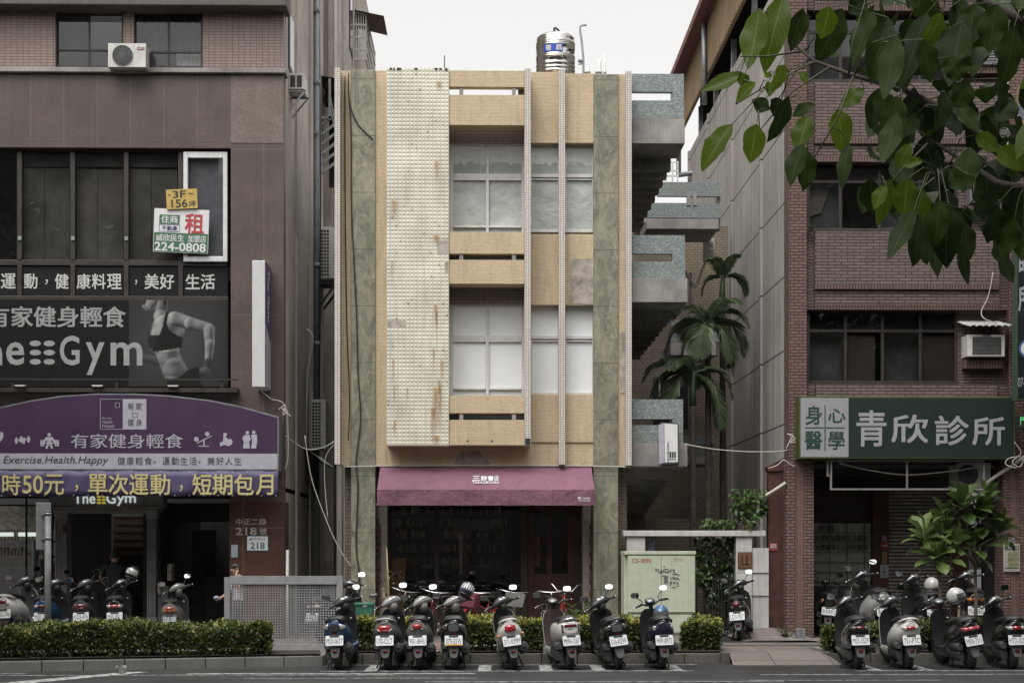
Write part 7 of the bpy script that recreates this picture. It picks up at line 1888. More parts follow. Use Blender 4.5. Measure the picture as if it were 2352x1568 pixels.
# ------------------------------------------------------------------ bin, pots and plants before the shop
Yb = 30.8
t = thing('green_bin', 'green plastic bin with lid between the blue scooter and the marble column', 'bin', (X(838,Yb), Yb, .17))
b = MB(plain('bin_green', (.035,.13,.085), .5, var=.12)); w0, w1 = .13, .165; x = X(838,Yb)
b.loft([[(x-w0,Yb-w0,.17),(x+w0,Yb-w0,.17),(x+w0,Yb+w0,.17),(x-w0,Yb+w0,.17)],[(x-w1,Yb-w1,.85),(x+w1,Yb-w1,.85),(x+w1,Yb+w1,.85),(x-w1,Yb+w1,.85)]], smooth=False); b.build('body', t, bevel=.01)
b = MB(plain('bin_green', (.035,.13,.085))); b.box(x-w1-.02,x+w1+.02,Yb-w1-.02,Yb+w1+.02,.85,.90); b.build('lid', t, bevel=.012)
b = MB(m_white); b.pbox(834, 1383, 843, 1392, Yb-w1-.01, .004); b.build('sticker', t)
def big_leaf(b, base, d, up, L, W, bend=.25, n=6, shape='ovate', fold=.15, wave=0.0, rng=None):
    "one real leaf: spine that bends down, two halves folded up from the midrib, with UVs"
    d = Vector(d).normalized(); up = Vector(up); side = d.cross(up)
    side = side.normalized() if side.length > 1e-5 else d.orthogonal().normalized()
    nr = side.cross(d).normalized(); vs = []; uvs = []; p = Vector(base); step = L/n
    for i in range(n+1):
        u = i/n
        if shape == 'ovate': w = W*(math.sin(math.pi*min(1,u**.86))**.85 if u < 1 else 0)
        elif shape == 'ob': w = W*math.sin(math.pi*u**1.55)**.8 if 0 < u < 1 else W*.06
        else: w = W*math.sin(math.pi*(.08+.92*u))**.7 if u < 1 else 0
        w = max(w, W*.03); wz = wave*math.sin(u*13+(rng.random()*2 if rng else 0))
        for s_, uv in ((-1,0),(-.5,.25),(0,.5),(.5,.75),(1,1)):
            vs.append(p+side*(w*.5*s_)+nr*(abs(s_)*w*fold+wz*w*abs(s_)*s_)); uvs.append((u, uv))
        a = -bend*(1.3*u)*step/L*2.2
        d = (d*math.cos(a)+nr*math.sin(a)).normalized(); nr = side.cross(d).normalized(); p = p+d*step
    fs = []
    for i in range(n):
        for j in range(4): fs.append((i*5+j, i*5+j+1, (i+1)*5+j+1, (i+1)*5+j))
    b.add(vs, fs, True)
    if b.uv is None: b.uv = []
    b.uv += uvs
    return b
m_fern = leaf_mat('fern_green', (.045,.11,.02), (.09,.16,.03)); m_bush = leaf_mat('bush_green', (.035,.085,.015), (.085,.15,.03), (.12,.2,.05))
def bush(label, name, px, py_base, Y, h, n, seed, mat, L=.16, W=.07, spread=.3, cat='plant'):
    rng = random.Random(seed); c = P(px, py_base, Y); c.z = .18
    t = thing(name, label, cat, c); b = MB(mat); s_ = MB(m_twig)
    for i in range(max(4, n//14)):
        a = rng.uniform(0,6.28); r_ = rng.uniform(.05,spread); top = c+Vector((r_*math.cos(a), r_*math.sin(a), h*rng.uniform(.6,1)))
        s_.tube([c+Vector((rng.uniform(-.05,.05),0,0)), c.lerp(top,.5)+Vector((rng.uniform(-.05,.05),0,0)), top], [.012,.009,.005], 5)
        for k in range(14):
            q = c.lerp(top, rng.uniform(.35,1.02)); a2 = rng.uniform(0,6.28)
            big_leaf(b, q, (math.cos(a2), math.sin(a2), rng.uniform(-.2,.8)), (0,0,1), L*rng.uniform(.6,1.1), W*rng.uniform(.7,1.1), .35, 4, 'ovate', .15)
    b.build('foliage', t); s_.build('stem', t)
    return t
bush('bright green feathery bush behind the second and third scooters', 'shrub', 868, 1450, 29.4, .66, 170, 1, m_fern, .15, .05, .28)
bush('leafy yellow green bush between the retro scooter and the right column', 'shrub', 1326, 1450, 29.6, .76, 220, 2, m_bush, .19, .075, .30)
bush('small leafy weed beside the grey scooter with the small red lamp', 'shrub', 982, 1450, 29.0, .42, 80, 3, m_fern, .12, .045, .16)
bush('weeds at the foot of the right brick pillar', 'weeds', 1805, 1462, 31.2, .22, 110, 4, m_fern, .09, .03, .35)
t = thing('potted_cane', 'dry bare cane with a few leaves standing at the left of the shop window', 'plant', P(893,1450,30.0)); 
b = MB(plain('dry_cane', (.33,.25,.15), .8, var=.2)); zq = .18; p0 = P(893,1420,30.0); p0.z = zq
for x, y in ((888,1257),(880,1350)): b.tube([p0,P(892,1340,30.0) if y < 1300 else P(884,1380,30.0),P(x,y,30.0)], [.025,.02,.008], 6)
b.build('cane', t); b = MB(leaf_mat('dry_leaf', (.16,.14,.05), (.22,.19,.08))); rng = random.Random(9)
for i in range(34): big_leaf(b, P(rng.uniform(880,915),rng.uniform(1310,1390),30.0), (rng.uniform(-1,1),rng.uniform(-.5,.5),rng.uniform(-.6,.6)), (0,0,1), .10, .035, .4, 4)
b.build('foliage', t)
b = MB(plain('pot_clay', (.12,.06,.04), .8, var=.2)); b.lathe([(0,0),(.13,0),(.18,.22),(.19,.24),(.17,.24),(.16,.2),(0,.2)], (p0.x,p0.y,.165), 'Z', 18); b.build('pot', t)
# ------------------------------------------------------------------ vines and palms of the right alley
def vine(label, box, n, seed, mat, L=.12, W=.07, name='vine'):
    "leaves hanging through a box given by pixels and distance"
    x0, y0, x1, y1, Y, d = box; rng = random.Random(seed)
    t = thing(name, label, 'vine', P((x0+x1)/2, y1, Y)); b = MB(mat); s_ = MB(m_twig)
    for i in range(n):
        u, v = rng.random(), rng.random(); ed = 1-abs(u-.5)*1.2*v
        q = P(x0+(x1-x0)*u, y0+(y1-y0)*v*ed, Y+d*rng.random()); a = rng.uniform(0,6.28)
        big_leaf(b, q, (math.cos(a)*.7, math.sin(a)*.7-.2, rng.uniform(-1,.2)), (rng.uniform(-.4,.4),-.6,.8), L*rng.uniform(.6,1.2), W*rng.uniform(.7,1.2), .3, 4)
    for i in range(max(3, n//60)):
        u = rng.random(); s_.tube([P(x0+(x1-x0)*u, y0, Y+d*.5), P(x0+(x1-x0)*(u*.9+.05), (y0+y1)/2, Y+d*.3), P(x0+(x1-x0)*u, y1, Y+d*.5)], .008, 4)
    b.build('foliage', t); s_.build('stem', t)
m_vine = leaf_mat('vine_leaf', (.022,.045,.012), (.05,.085,.02), trans=.2); m_vine2 = leaf_mat('vine_leaf_light', (.035,.08,.018), (.07,.12,.03))
vine('dark curtain of vines hanging under the white gateway beam', (1598,1231,1690,1420,F+.05,.8), 750, 1, m_vine, .13, .075)
vine('green creeper climbing the flank beside the dark red canopy', (1684,1122,1758,1216,F-.2,.45), 230, 2, m_vine2, .15, .08)
vine('small leafy creeper lying on the white gateway beam', (1612,1192,1692,1222,F+.0,.4), 150, 3, m_vine2, .12, .07)
t = MB(m_wcable); t.tube([P(1730,1140,F-.1),P(1752,1142,F-.15),P(1775,1128,F-.25),P(1805,1108,F-.32)], .032, 8); t.tube([P(1742,1138,F-.1),P(1741,1220,F-.05)], .03, 8); tag(t.build('pipe_elbow', loc=P(1752,1142,F-.15)), 'bent pale pipe wrapped in tape above the creeper', 'pipe')
m_palm = leaf_mat('palm_leaf', (.13,.18,.10), (.20,.25,.14), trans=.4, rough=.28); m_trunk = plain('palm_trunk', (.055,.045,.035), .9, var=.25, bump=.01, bs=12)
def palm(label, px, py_top, Y, fronds, seed, lean=0.0):
    rng = random.Random(seed); base = P(px, 1460, Y); base.z = .17; top = P(px+lean, py_top, Y)
    t = thing('palm', label, 'palm', base); b = MB(m_trunk); n = 26
    b.tube([base.lerp(top, i/n) for i in range(n+1)], [.085-.03*i/n+(.006 if i%2 else 0) for i in range(n+1)], 10); b.build('trunk', t)
    b = MB(plain('palm_sheath', (.045,.085,.03), .5, var=.15)); b.tube([top, top+Vector((0,0,.35)), top+Vector((.02,0,.75))], [.075,.065,.03], 10); b.build('crown_shaft', t)
    c = top+Vector((.01,0,.6))
    for az, el, L, dr in fronds:
        d = Vector((math.sin(R(az))*math.cos(R(el)), -math.cos(R(az))*math.cos(R(el)), math.sin(R(el)))); p = c.copy(); pts = [p.copy()]; dirs = [d.copy()]; k = 18
        for i in range(k):
            d = (d+Vector((0,0,-dr*.085*(1+i*.09)))).normalized(); p = p+d*(L/k); pts.append(p.copy()); dirs.append(d.copy())
        f = MB(m_palm); f.tube(pts, [.022-.018*i/k for i in range(k+1)], 5)
        f.uv = None; vs = []
        for i in range(2, k+1):
            d = dirs[i]; side = d.cross(Vector((0,0,1))).normalized(); nn = side.cross(d)
            for sub in (0, .34, .67):
                q = pts[i].lerp(pts[i-1], sub); ll = .62*L*.52*math.sin(math.pi*(.12+.85*i/k))+.06
                for s_ in (-1, 1):
                    dd = (side*s_*.85+d*.62+nn*rng.uniform(.05,.3)).normalized(); w = d.cross(dd).cross(dd).normalized() if False else dd.cross(nn).normalized()
                    e = q+dd*ll+Vector((0,0,-ll*.38)); m_ = q+dd*ll*.55+Vector((0,0,-ll*.06)); wd = .017
                    f.add([q-w*wd*.4, q+w*wd*.4, m_+w*wd, e, m_-w*wd], [(0,1,2,3,4)])
        f.build('frond', t)
    return t
palm('taller palm with arched fronds before the concrete flank', 1628, 815, F+2.0, [(-100,38,1.3,1.3),(-60,60,1.2,1.0),(35,64,1.1,.8),(70,58,1.1,1.1),(100,40,1.25,1.5),(112,8,1.1,1.7),(-150,50,1.1,1.1),(160,58,1.0,1.0),(45,20,1.1,1.8),(-95,5,1.2,1.6),(-25,30,1.1,1.8),(80,-15,1.2,1.4)], 1, -2)
palm('shorter palm with drooping fronds beside the lowest balcony', 1593, 930, F+1.6, [(-100,38,1.4,1.5),(-85,52,1.3,1.0),(-40,60,1.0,1.0),(-60,20,1.2,1.6),(85,45,1.2,1.4),(60,10,1.4,1.9),(110,-5,1.3,1.5),(-130,20,1.2,1.5),(170,50,1.2,1.0)], 2, -2)
palm('slim young palm spear against the concrete flank', 1662, 705, F+3.0, [(-40,66,.75,.7),(40,70,.7,.6),(100,45,.8,1.5),(-100,40,.7,1.5)], 3, -3)
# ------------------------------------------------------------------ two small broad-leaved street trees on the right
m_tleaf = leaf_mat('broad_leaf', (.085,.135,.035), (.135,.19,.06), (.24,.30,.14), trans=.25)
m_tleaf2 = leaf_mat('broad_leaf_dark', (.045,.085,.022), (.080,.125,.036), (.13,.18,.07), trans=.25)
m_bark = plain('pale_bark', (.19,.15,.12), .9, var=.2, bump=.006, bs=20)
def rosette_tree(label, foot, heads, Y, mat, seed, L):
    rng = random.Random(seed); base = P(*foot, Y); base.z = .19
    t = thing('young_tree', label, 'tree', base); b = MB(m_bark); s_ = MB(mat); fork = P(foot[2] if len(foot) > 2 else foot[0], foot[1], Y)
    return t, b, s_, rng, base
def young_tree(label, px_foot, fork, heads, Y, mat, seed, L):
    rng = random.Random(seed); base = P(px_foot, 1460, Y); base.z = .19; fk = P(fork[0], fork[1], Y)
    t = thing('young_tree', label, 'tree', base); b = MB(m_bark); f = MB(mat)
    b.tube([base, base.lerp(fk,.5)+Vector((.02,0,0)), fk], [.035,.03,.026], 9)
    for hx, hy, dy, k, sc in heads:
        h = P(hx, hy, Y+dy); b.tube([fk, fk.lerp(h,.55)+Vector((0,0,.03)), h], [.022,.018,.012], 7)
        ax = (h-fk).normalized()*.5+Vector((0,0,.6)); ax.normalize()
        for i in range(k):
            a = i*2.4+rng.uniform(-.3,.3); el = R(-42+112*(i/k))+rng.uniform(-.15,.15)
            d = Vector((math.cos(a)*math.cos(el), math.sin(a)*math.cos(el), math.sin(el))); d = (d+ax*.25).normalized()
            big_leaf(f, h+d*.02+ax*(.10*(i/k)), d, ax if abs(d.dot(ax)) < .95 else Vector((1,0,0)), L*sc*rng.uniform(.8,1.15), L*sc*.47*rng.uniform(.85,1.1), .42, 7, 'ob', .12, .05, rng)
    b.build('trunk', t); f.build('crown', t)
    return t
young_tree('lighter green broad-leaved young tree in the right hedge', 2160, (2158,1322), [(2125,1242,-.1,17,1.0),(2152,1288,-.2,20,1.05),(2190,1262,.0,17,1.0),(2165,1235,.15,14,.9)], 28.0, m_tleaf, 5, .43)
young_tree('taller darker broad-leaved young tree right of the lighter one', 2238, (2240,1300), [(2175,1210,.1,16,1.0),(2215,1175,-.1,18,1.1),(2248,1200,.0,18,1.1),(2290,1232,.1,18,1.0),(2232,1268,-.1,14,1.05),(2262,1165,.1,12,1.0)], 28.2, m_tleaf2, 6, .45)
t = MB(plain('bamboo_stake', (.26,.20,.13), .8, var=.2)); b0 = P(2195,1460,28.0); b0.z = .19; t.tube([b0, P(2205,1380,28.0)], .022, 8); tag(t.build('plant_stake', loc=b0), 'short leaning wooden stake between the two young trees', 'stake')
# ------------------------------------------------------------------ overhanging street tree near the camera
m_sleaf = leaf_mat('street_tree_leaf_lit_tone', (.060,.110,.008), (.120,.175,.012), (.19,.25,.05), trans=.6, rough=.45, spec=.3)
m_sleaf2 = leaf_mat('street_tree_leaf_shade_tone', (.012,.026,.004), (.030,.052,.008), (.045,.075,.02), trans=.3, rough=.6, spec=.18)  # lit and shaded copies of one leaf: light and shade put into colour
m_branch = plain('branch_bark', (.045,.037,.030), .9, var=.25, bump=.004, bs=40)
YT_ = 7.4
foot = Vector((X(2900,8.2), 8.2, 0))
t = street_t = thing('street_tree', 'large-leaved street tree reaching in from the upper right corner', 'tree', foot)
b = MB(m_branch)
b.tube([foot, foot+Vector((-.05,0,1.8)), foot+Vector((.05,-.1,3.2)), foot+Vector((.2,.1,5.2)), foot+Vector((.1,0,7.0))], [.17,.14,.13,.10,.05], 12)
limbs = [([(2352,395),(2280,330),(2185,255),(2070,205),(1950,170),(1870,140),(1825,105)], [.019,.017,.014,.012,.010,.007,.005], 3.4),
         ([(2352,430),(2290,420),(2240,385),(2190,355),(2150,330),(2110,300)], [.017,.015,.012,.010,.008,.006], 3.0),
         ([(2352,50),(2290,20),(2230,-20),(2150,-60)], [.020,.018,.014,.010], 4.2),
         ([(2150,395),(2165,440),(2160,470)], [.014,.018,.010], None)]
fr = foot+Vector((.05,-.1,3.3))
for pts, rs, zz_ in limbs:
    q = [P(x, y, YT_+.12*i) for i, (x, y) in enumerate(pts)]
    if zz_: q = [foot+Vector((.03,0,zz_-.45)), P(2560, pts[0][1]+20, YT_+.3)] + q; rs = [.045,.028] + rs
    b.tube(q, rs, 8)
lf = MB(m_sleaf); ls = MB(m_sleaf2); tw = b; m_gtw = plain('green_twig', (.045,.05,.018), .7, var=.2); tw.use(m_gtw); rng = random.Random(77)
SPR = [[(1872,142),(1780,185),(1690,240)],[(1905,155),(1820,210),(1745,300)],[(1840,118),(1760,130),(1700,130)],[(1960,175),(1925,270),(1860,380)],[(2130,330),(2080,380),(2020,450)],[(2180,380),(2120,430),(2090,480)],[(2070,205),(2075,290),(2060,330)],[(2240,385),(2235,460),(2200,500)],[(2185,255),(2190,190),(2170,90)],[(1950,170),(1960,90),(1985,10)],[(2290,330),(2300,250),(2330,150)]]
JN = []
for pts in SPR:
    tw.tube([P(x,y,YT_+.1) for x, y in pts], [.0055,.0042,.0025], 5)
    for k in range(len(pts)-1): JN += [P(pts[k][0]+(pts[k+1][0]-pts[k][0])*q/5, pts[k][1]+(pts[k+1][1]-pts[k][1])*q/5, YT_+.1) for q in range(6)]
for pts, rs, zz_ in limbs:
    for k in range(len(pts)-1): JN += [P(pts[k][0]+(pts[k+1][0]-pts[k][0])*q/6, pts[k][1]+(pts[k+1][1]-pts[k][1])*q/6, YT_+.12*(k+q/6)) for q in range(7)]
# leaves read off the photograph: attachment pixel, tip pixel, width (pixels), shade-toned?
LV = [(1745,20,1722,165,62,0),(1800,-10,1752,160,66,0),(1712,170,1610,215,40,0),(1682,285,1606,388,52,0),(1738,285,1722,375,55,0),(1735,190,1690,235,34,0),(1700,168,1718,205,28,0),(1768,165,1758,180,18,0),(1790,158,1818,172,26,0),(1768,190,1766,222,26,0),(1800,150,1772,210,36,0),
(1760,225,1742,262,45,1),(1790,225,1778,268,42,1),(1812,220,1770,330,48,1),(1858,265,1830,352,50,0),(1925,250,1938,350,52,0),(1870,240,1815,265,30,1),(1845,330,1812,425,50,1),(1850,340,1848,440,56,1),(1950,330,1930,432,34,1),(1985,205,1930,245,40,0),(1890,110,1925,130,26,0),(1840,165,1852,190,30,0),
(1845,20,1812,120,44,1),(1905,15,1890,90,52,0),(1935,20,1880,145,66,1),(1990,0,1948,30,48,1),(2005,25,1955,150,56,1),(2040,40,2000,190,60,1),(2060,80,2030,230,55,1),(2090,40,2072,140,70,1),(2130,30,2060,210,66,1),(2120,90,2140,190,64,1),(2110,20,2075,-10,40,1),(2165,30,2120,120,50,0),(2180,60,2200,170,72,1),(2210,50,2180,200,70,1),(2240,10,2220,110,62,1),(2290,10,2270,120,66,1),(2330,60,2310,200,62,1),(2352,20,2352,120,70,1),(2180,130,2205,185,70,1),
(2020,205,2048,300,52,1),(2060,220,2045,330,60,1),(2100,200,2085,320,66,1),(2060,260,2030,380,52,1),(2140,240,2132,330,62,1),(2170,210,2155,300,48,1),(2200,250,2250,300,46,1),(2250,260,2320,290,50,1),(2150,300,2110,340,40,0),(2240,310,2290,350,44,0),(2310,290,2350,340,52,1),(2290,340,2352,390,50,0),(2350,340,2330,420,50,1),
(2130,310,2115,400,46,1),(2090,330,2060,390,36,0),(2060,340,2010,345,24,0),(2120,370,2060,380,26,0),(2045,410,2012,520,40,0),(2035,425,2005,480,34,0),(2085,410,2075,500,58,0),(2120,430,2098,540,62,0),(2100,480,2040,600,50,1),(2110,490,2105,610,52,1),(2125,520,2120,605,42,1),(2160,460,2145,570,50,1),(2180,470,2165,620,66,1),(2140,500,2150,640,46,1),(2195,480,2190,590,52,1),(2215,510,2225,600,46,1),(2205,560,2225,655,26,1),(2240,430,2250,500,58,1),(2230,340,2210,440,58,1),(2270,380,2262,490,60,1),(2240,410,2180,430,36,1),(2300,400,2320,470,50,1),(2330,430,2340,530,60,1),(2290,470,2275,560,62,1),(2285,540,2318,655,66,1),(2330,500,2300,590,54,1),(2350,520,2345,600,50,1),(2250,520,2300,560,40,1),
(2160,130,2130,150,40,1),(2225,185,2190,260,54,1),(2290,180,2300,260,60,1),(2330,230,2290,280,54,1)]
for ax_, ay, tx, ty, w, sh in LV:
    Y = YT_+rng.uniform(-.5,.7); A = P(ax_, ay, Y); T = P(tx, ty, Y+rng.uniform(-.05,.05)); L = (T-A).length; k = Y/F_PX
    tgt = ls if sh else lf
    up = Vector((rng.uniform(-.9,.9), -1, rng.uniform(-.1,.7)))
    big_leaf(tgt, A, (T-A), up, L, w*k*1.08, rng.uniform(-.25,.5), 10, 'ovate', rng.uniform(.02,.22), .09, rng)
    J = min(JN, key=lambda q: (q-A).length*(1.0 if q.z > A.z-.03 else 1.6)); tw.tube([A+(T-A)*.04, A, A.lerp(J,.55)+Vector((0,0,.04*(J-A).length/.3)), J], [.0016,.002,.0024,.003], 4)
# crown continuing outside the frame
for i in range(520):
    px = rng.uniform(2380,3050); py = rng.uniform(-900,520); 
    if i < 150: px = rng.uniform(1900,3000); py = rng.uniform(-900,-75)
    A = P(px, py, YT_+rng.uniform(-1.6,1.8)); a = rng.uniform(0,6.28)
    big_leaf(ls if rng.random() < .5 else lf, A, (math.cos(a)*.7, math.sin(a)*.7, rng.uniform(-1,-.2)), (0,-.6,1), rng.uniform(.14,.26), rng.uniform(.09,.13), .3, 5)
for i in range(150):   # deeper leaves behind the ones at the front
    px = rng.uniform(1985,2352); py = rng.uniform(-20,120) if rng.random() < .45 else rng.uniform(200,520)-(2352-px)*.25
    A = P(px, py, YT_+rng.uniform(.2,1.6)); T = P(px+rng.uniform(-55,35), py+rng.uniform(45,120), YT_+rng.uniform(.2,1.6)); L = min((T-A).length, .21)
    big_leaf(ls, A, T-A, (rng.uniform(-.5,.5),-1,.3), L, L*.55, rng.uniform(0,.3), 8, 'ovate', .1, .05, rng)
lf.build('lit_toned_foliage', t); ls.build('shade_toned_foliage', t); b.build('branches', t)
# ------------------------------------------------------------------ people
m_skin = plain('skin', (.36,.22,.155), .55, var=.08, vs=12); m_hair = plain('black_hair', (.012,.011,.011), .6, var=.1)
def person(label, loc, joints, radii, edges, zones, yaw=0, scale=1.0, hair=None, extra=None):
    "one continuous body grown over a skeleton; zones paint cloth and skin by place"
    t = thing('person', label, 'person', loc, (0,0,R(yaw))); t.scale = (scale,)*3
    names = list(joints); me = bpy.data.meshes.new('body'); me.from_pydata([joints[n] for n in names], [(names.index(a), names.index(b)) for a, b in edges], [])
    o = bpy.data.objects.new('body', me); COL.objects.link(o)
    sk_ = o.modifiers.new('skin', 'SKIN'); sk_.use_smooth_shade = True
    for i, n in enumerate(names):
        r_ = radii[n]; me.skin_vertices[0].data[i].radius = r_ if isinstance(r_, tuple) else (r_, r_)
        me.skin_vertices[0].data[i].use_root = (n == 'pelvis')
    sb = o.modifiers.new('sub', 'SUBSURF'); sb.levels = 2; sb.render_levels = 2
    dg = bpy.context.evaluated_depsgraph_get(); dg.update()
    m2 = bpy.data.meshes.new_from_object(o.evaluated_get(dg)); bpy.data.objects.remove(o)
    mats = []; m2.materials.clear()
    for p in m2.polygons:
        c = p.center; mt = m_skin
        for z in zones:
            if z[0](c): mt = z[1]; break
        if mt not in mats: mats.append(mt); m2.materials.append(mt)
        p.material_index = mats.index(mt); p.use_smooth = True
    o = bpy.data.objects.new('body', m2); COL.objects.link(o); o.parent = t
    if hair: hair(t)
    if extra: extra(t)
    return t
def base_joints(arm_r, arm_l, stride=.12, head_tilt=0.0):
    j = {'pelvis':(0,0,.93),'belly':(0,.0,1.06),'chest':(0,.01,1.28),'neck':(0,.0,1.44),'jaw':(0,-.035-head_tilt,1.53-head_tilt*.3),'skull':(0,-.01-head_tilt,1.62-head_tilt*.5),
         'sho_r':(-.19,.0,1.38),'sho_l':(.19,.0,1.38),'hip_r':(-.095,0,.86),'hip_l':(.095,0,.86),
         'knee_r':(-.10,-stride*.5,.48),'ank_r':(-.10,-stride*.2,.08),'toe_r':(-.11,-stride*.2-.17,.035),'knee_l':(.10,stride*.3-.04,.48),'ank_l':(.10,stride,.09),'toe_l':(.11,stride-.17,.035)}
    j.update(arm_r); j.update(arm_l)
    return j
BR = {'pelvis':(.15,.105),'belly':(.145,.10),'chest':(.16,.105),'neck':.055,'jaw':(.062,.070),'skull':(.076,.092),'sho_r':.062,'sho_l':.062,'elb_r':.043,'elb_l':.043,'wri_r':.028,'wri_l':.028,'palm_r':(.040,.020),'palm_l':(.040,.020),'hip_r':.085,'hip_l':.085,'knee_r':.055,'knee_l':.055,'ank_r':.040,'ank_l':.040,'toe_r':.038,'toe_l':.038}
BE = [('pelvis','belly'),('belly','chest'),('chest','neck'),('neck','jaw'),('jaw','skull'),('chest','sho_r'),('chest','sho_l'),('sho_r','elb_r'),('elb_r','wri_r'),('wri_r','palm_r'),('sho_l','elb_l'),('elb_l','wri_l'),('wri_l','palm_l'),('pelvis','hip_r'),('pelvis','hip_l'),('hip_r','knee_r'),('knee_r','ank_r'),('ank_r','toe_r'),('hip_l','knee_l'),('knee_l','ank_l'),('ank_l','toe_l')]
def fingers(j, rad, ed, palm, tips, tag_):
    "four fingers and a thumb as short bent chains rooted in the palm"
    for i, (mid, tip) in enumerate(tips):
        a, b_ = f'f{tag_}{i}a', f'f{tag_}{i}b'; j[a] = mid; j[b_] = tip; rad[a] = .0095; rad[b_] = .008; ed += [(palm, a), (a, b_)]
def hand_tips(p, d, side):
    p, d, side = Vector(p), Vector(d).normalized(), Vector(side).normalized(); out = []; nn = d.cross(side)
    for i, ln in enumerate((.065,.075,.07,.055)):
        r0 = p+side*(.027-.018*i)+d*.045; out.append((tuple(r0+d*ln*.45), tuple(r0+d*ln*.85+nn*.03)))
    out.append((tuple(p+side*.045+d*.02+nn*.01), tuple(p+side*.055+d*.055+nn*.02)))
    return out
m_blk = plain('black_cloth', (.012,.012,.014), .8, var=.1); m_wsh = plain('white_shirt', (.50,.50,.49), .8, var=.06); m_trs = plain('dark_trousers', (.03,.03,.035), .8, var=.1); m_shoe = plain('black_shoe', (.012,.012,.012), .5); m_mar_sh = plain('maroon_shirt', (.07,.02,.025), .8)
def hair_cap(t, tilt=0.0, low=False):
    b = MB(m_hair); rings = []
    for i in range(9):
        ph = R(3+i*(11.5 if not low else 13)); rings.append([(.086*math.sin(ph)*math.cos(2*math.pi*k/18), -.005-tilt+.106*math.sin(ph)*math.sin(2*math.pi*k/18)+(.02 if i > 6 else 0)*max(0,-math.sin(2*math.pi*k/18)), 1.615-tilt*.5+.108*math.cos(ph)+(.045 if i > 6 and math.sin(2*math.pi*k/18) < -.3 else 0)) for k in range(18)])
    b.loft(rings); b.build('hair', t, local=True)
def face(t, tilt=0.0):
    b = MB(m_skin); b.ell((0,-.105-tilt,1.575-tilt*.4), (.013,.020,.022), 8, 6); b.build('nose', t, local=True)
    for s_ in (-1, 1):
        b = MB(m_skin); b.ell((s_*.083,.0-tilt,1.575-tilt*.4), (.012,.022,.032), 8, 6); b.build('ear', t, local=True)
        b = MB(m_hair); b.ell((s_*.030,-.088-tilt,1.598-tilt*.4), (.012,.008,.006), 8, 5); b.build('eye', t, local=True)
    b = MB(plain('lip', (.22,.09,.075), .5)); b.ell((0,-.095-tilt,1.532-tilt*.3), (.022,.008,.006), 8, 5); b.build('mouth', t, local=True)
# man on the phone behind the screen, walking to the left
j = base_joints({'elb_r':(-.24,-.10,1.12),'wri_r':(-.20,-.28,1.00),'palm_r':(-.19,-.34,.98)}, {'elb_l':(.27,-.10,1.16),'wri_l':(.19,-.12,1.40),'palm_l':(.125,-.075,1.50)}, .22, .05)
rad = dict(BR); ed = list(BE); fingers(j, rad, ed, 'palm_r', hand_tips((-.19,-.34,.98),(0,-.8,-.3),(0,.3,-1)), 'r'); fingers(j, rad, ed, 'palm_l', hand_tips((.125,-.075,1.50),(-.1,.0,1),(0,-1,0)), 'l')
def ex(t):
    hair_cap(t, .05); face(t, .05)
zones = [(lambda c: c.z < .10, m_shoe), (lambda c: c.z < .95, m_trs), (lambda c: c.z < 1.455 and abs(c.x) < .235 and c.z > .9 and c.y > -.2 and not (c.x > .10 and c.y < -.05 and c.z > 1.3), m_wsh)]
pm = person('black-haired man in a white shirt holding a phone to his ear behind the screen', (X(548,29.6), 29.6, .17), j, rad, ed, zones, yaw=-62, scale=.865, extra=ex)
def on(t, v): return Matrix.Translation(t.location) @ t.rotation_euler.to_matrix().to_4x4() @ Matrix.Diagonal((*t.scale, 1)) @ Vector(v)
ph = on(pm, (.112,-.085,1.535)); b = MB(m_black); b.obox(ph, (.018,.06,.12), Matrix.Rotation(R(-62),3,'Z') @ Matrix.Rotation(R(20),3,'X')); tag(b.build('phone', loc=ph, bevel=.006), 'dark phone held to the ear of the man behind the screen', 'phone')
hp = on(pm, (-.19,-.36,.975)); tip = P(490,1372,29.3)
t = thing('umbrella', 'rolled pale blue umbrella poking out left of the screen', 'umbrella', hp); b = MB(plain('pale_blue_cloth', (.30,.34,.42), .6, var=.15, vs=8)); d = tip-hp
b.tube([hp+d*.15,hp+d*.3,hp+d*.6,hp+d*.85,hp+d*.93], [.012,.045,.038,.018,.008], 10); b.build('canopy', t); b = MB(m_galv); b.tube([hp-d*.12,hp+d*1.0], .007, 6); b.build('shaft', t)
# person in black at the stairs, seen from behind
j = base_joints({'elb_r':(-.27,-.05,1.12),'wri_r':(-.20,-.20,.98),'palm_r':(-.17,-.26,.96)}, {'elb_l':(.26,-.06,1.13),'wri_l':(.18,-.20,1.0),'palm_l':(.15,-.26,.98)}, .06, .06)
rad = dict(BR); ed = list(BE); fingers(j, rad, ed, 'palm_r', hand_tips((-.17,-.26,.96),(.2,-1,-.1),(0,.1,1)), 'r'); fingers(j, rad, ed, 'palm_l', hand_tips((.15,-.26,.98),(-.2,-1,-.1),(0,.1,1)), 'l')
zones = [(lambda c: c.z < .10, m_shoe), (lambda c: .52 < c.z < .96 and abs(c.x) < .2, m_blk), (lambda c: .94 < c.z < 1.47 and abs(c.x) < .262 and c.z > 1.12 - (0 if abs(c.x) > .17 else .2), m_blk)]
def ex2(t): hair_cap(t, .06, True); face(t, .06)
person('person in a black shirt and shorts standing with back turned at the gym stairs', (X(262,33.0), 33.0, .17), j, rad, ed, zones, yaw=188, scale=1.0, extra=ex2)
j = base_joints({'elb_r':(-.26,-.06,1.14),'wri_r':(-.18,-.20,1.06),'palm_r':(-.12,-.26,1.06)}, {'elb_l':(.26,-.06,1.14),'wri_l':(.18,-.20,1.06),'palm_l':(.12,-.26,1.06)}, .03, .04)
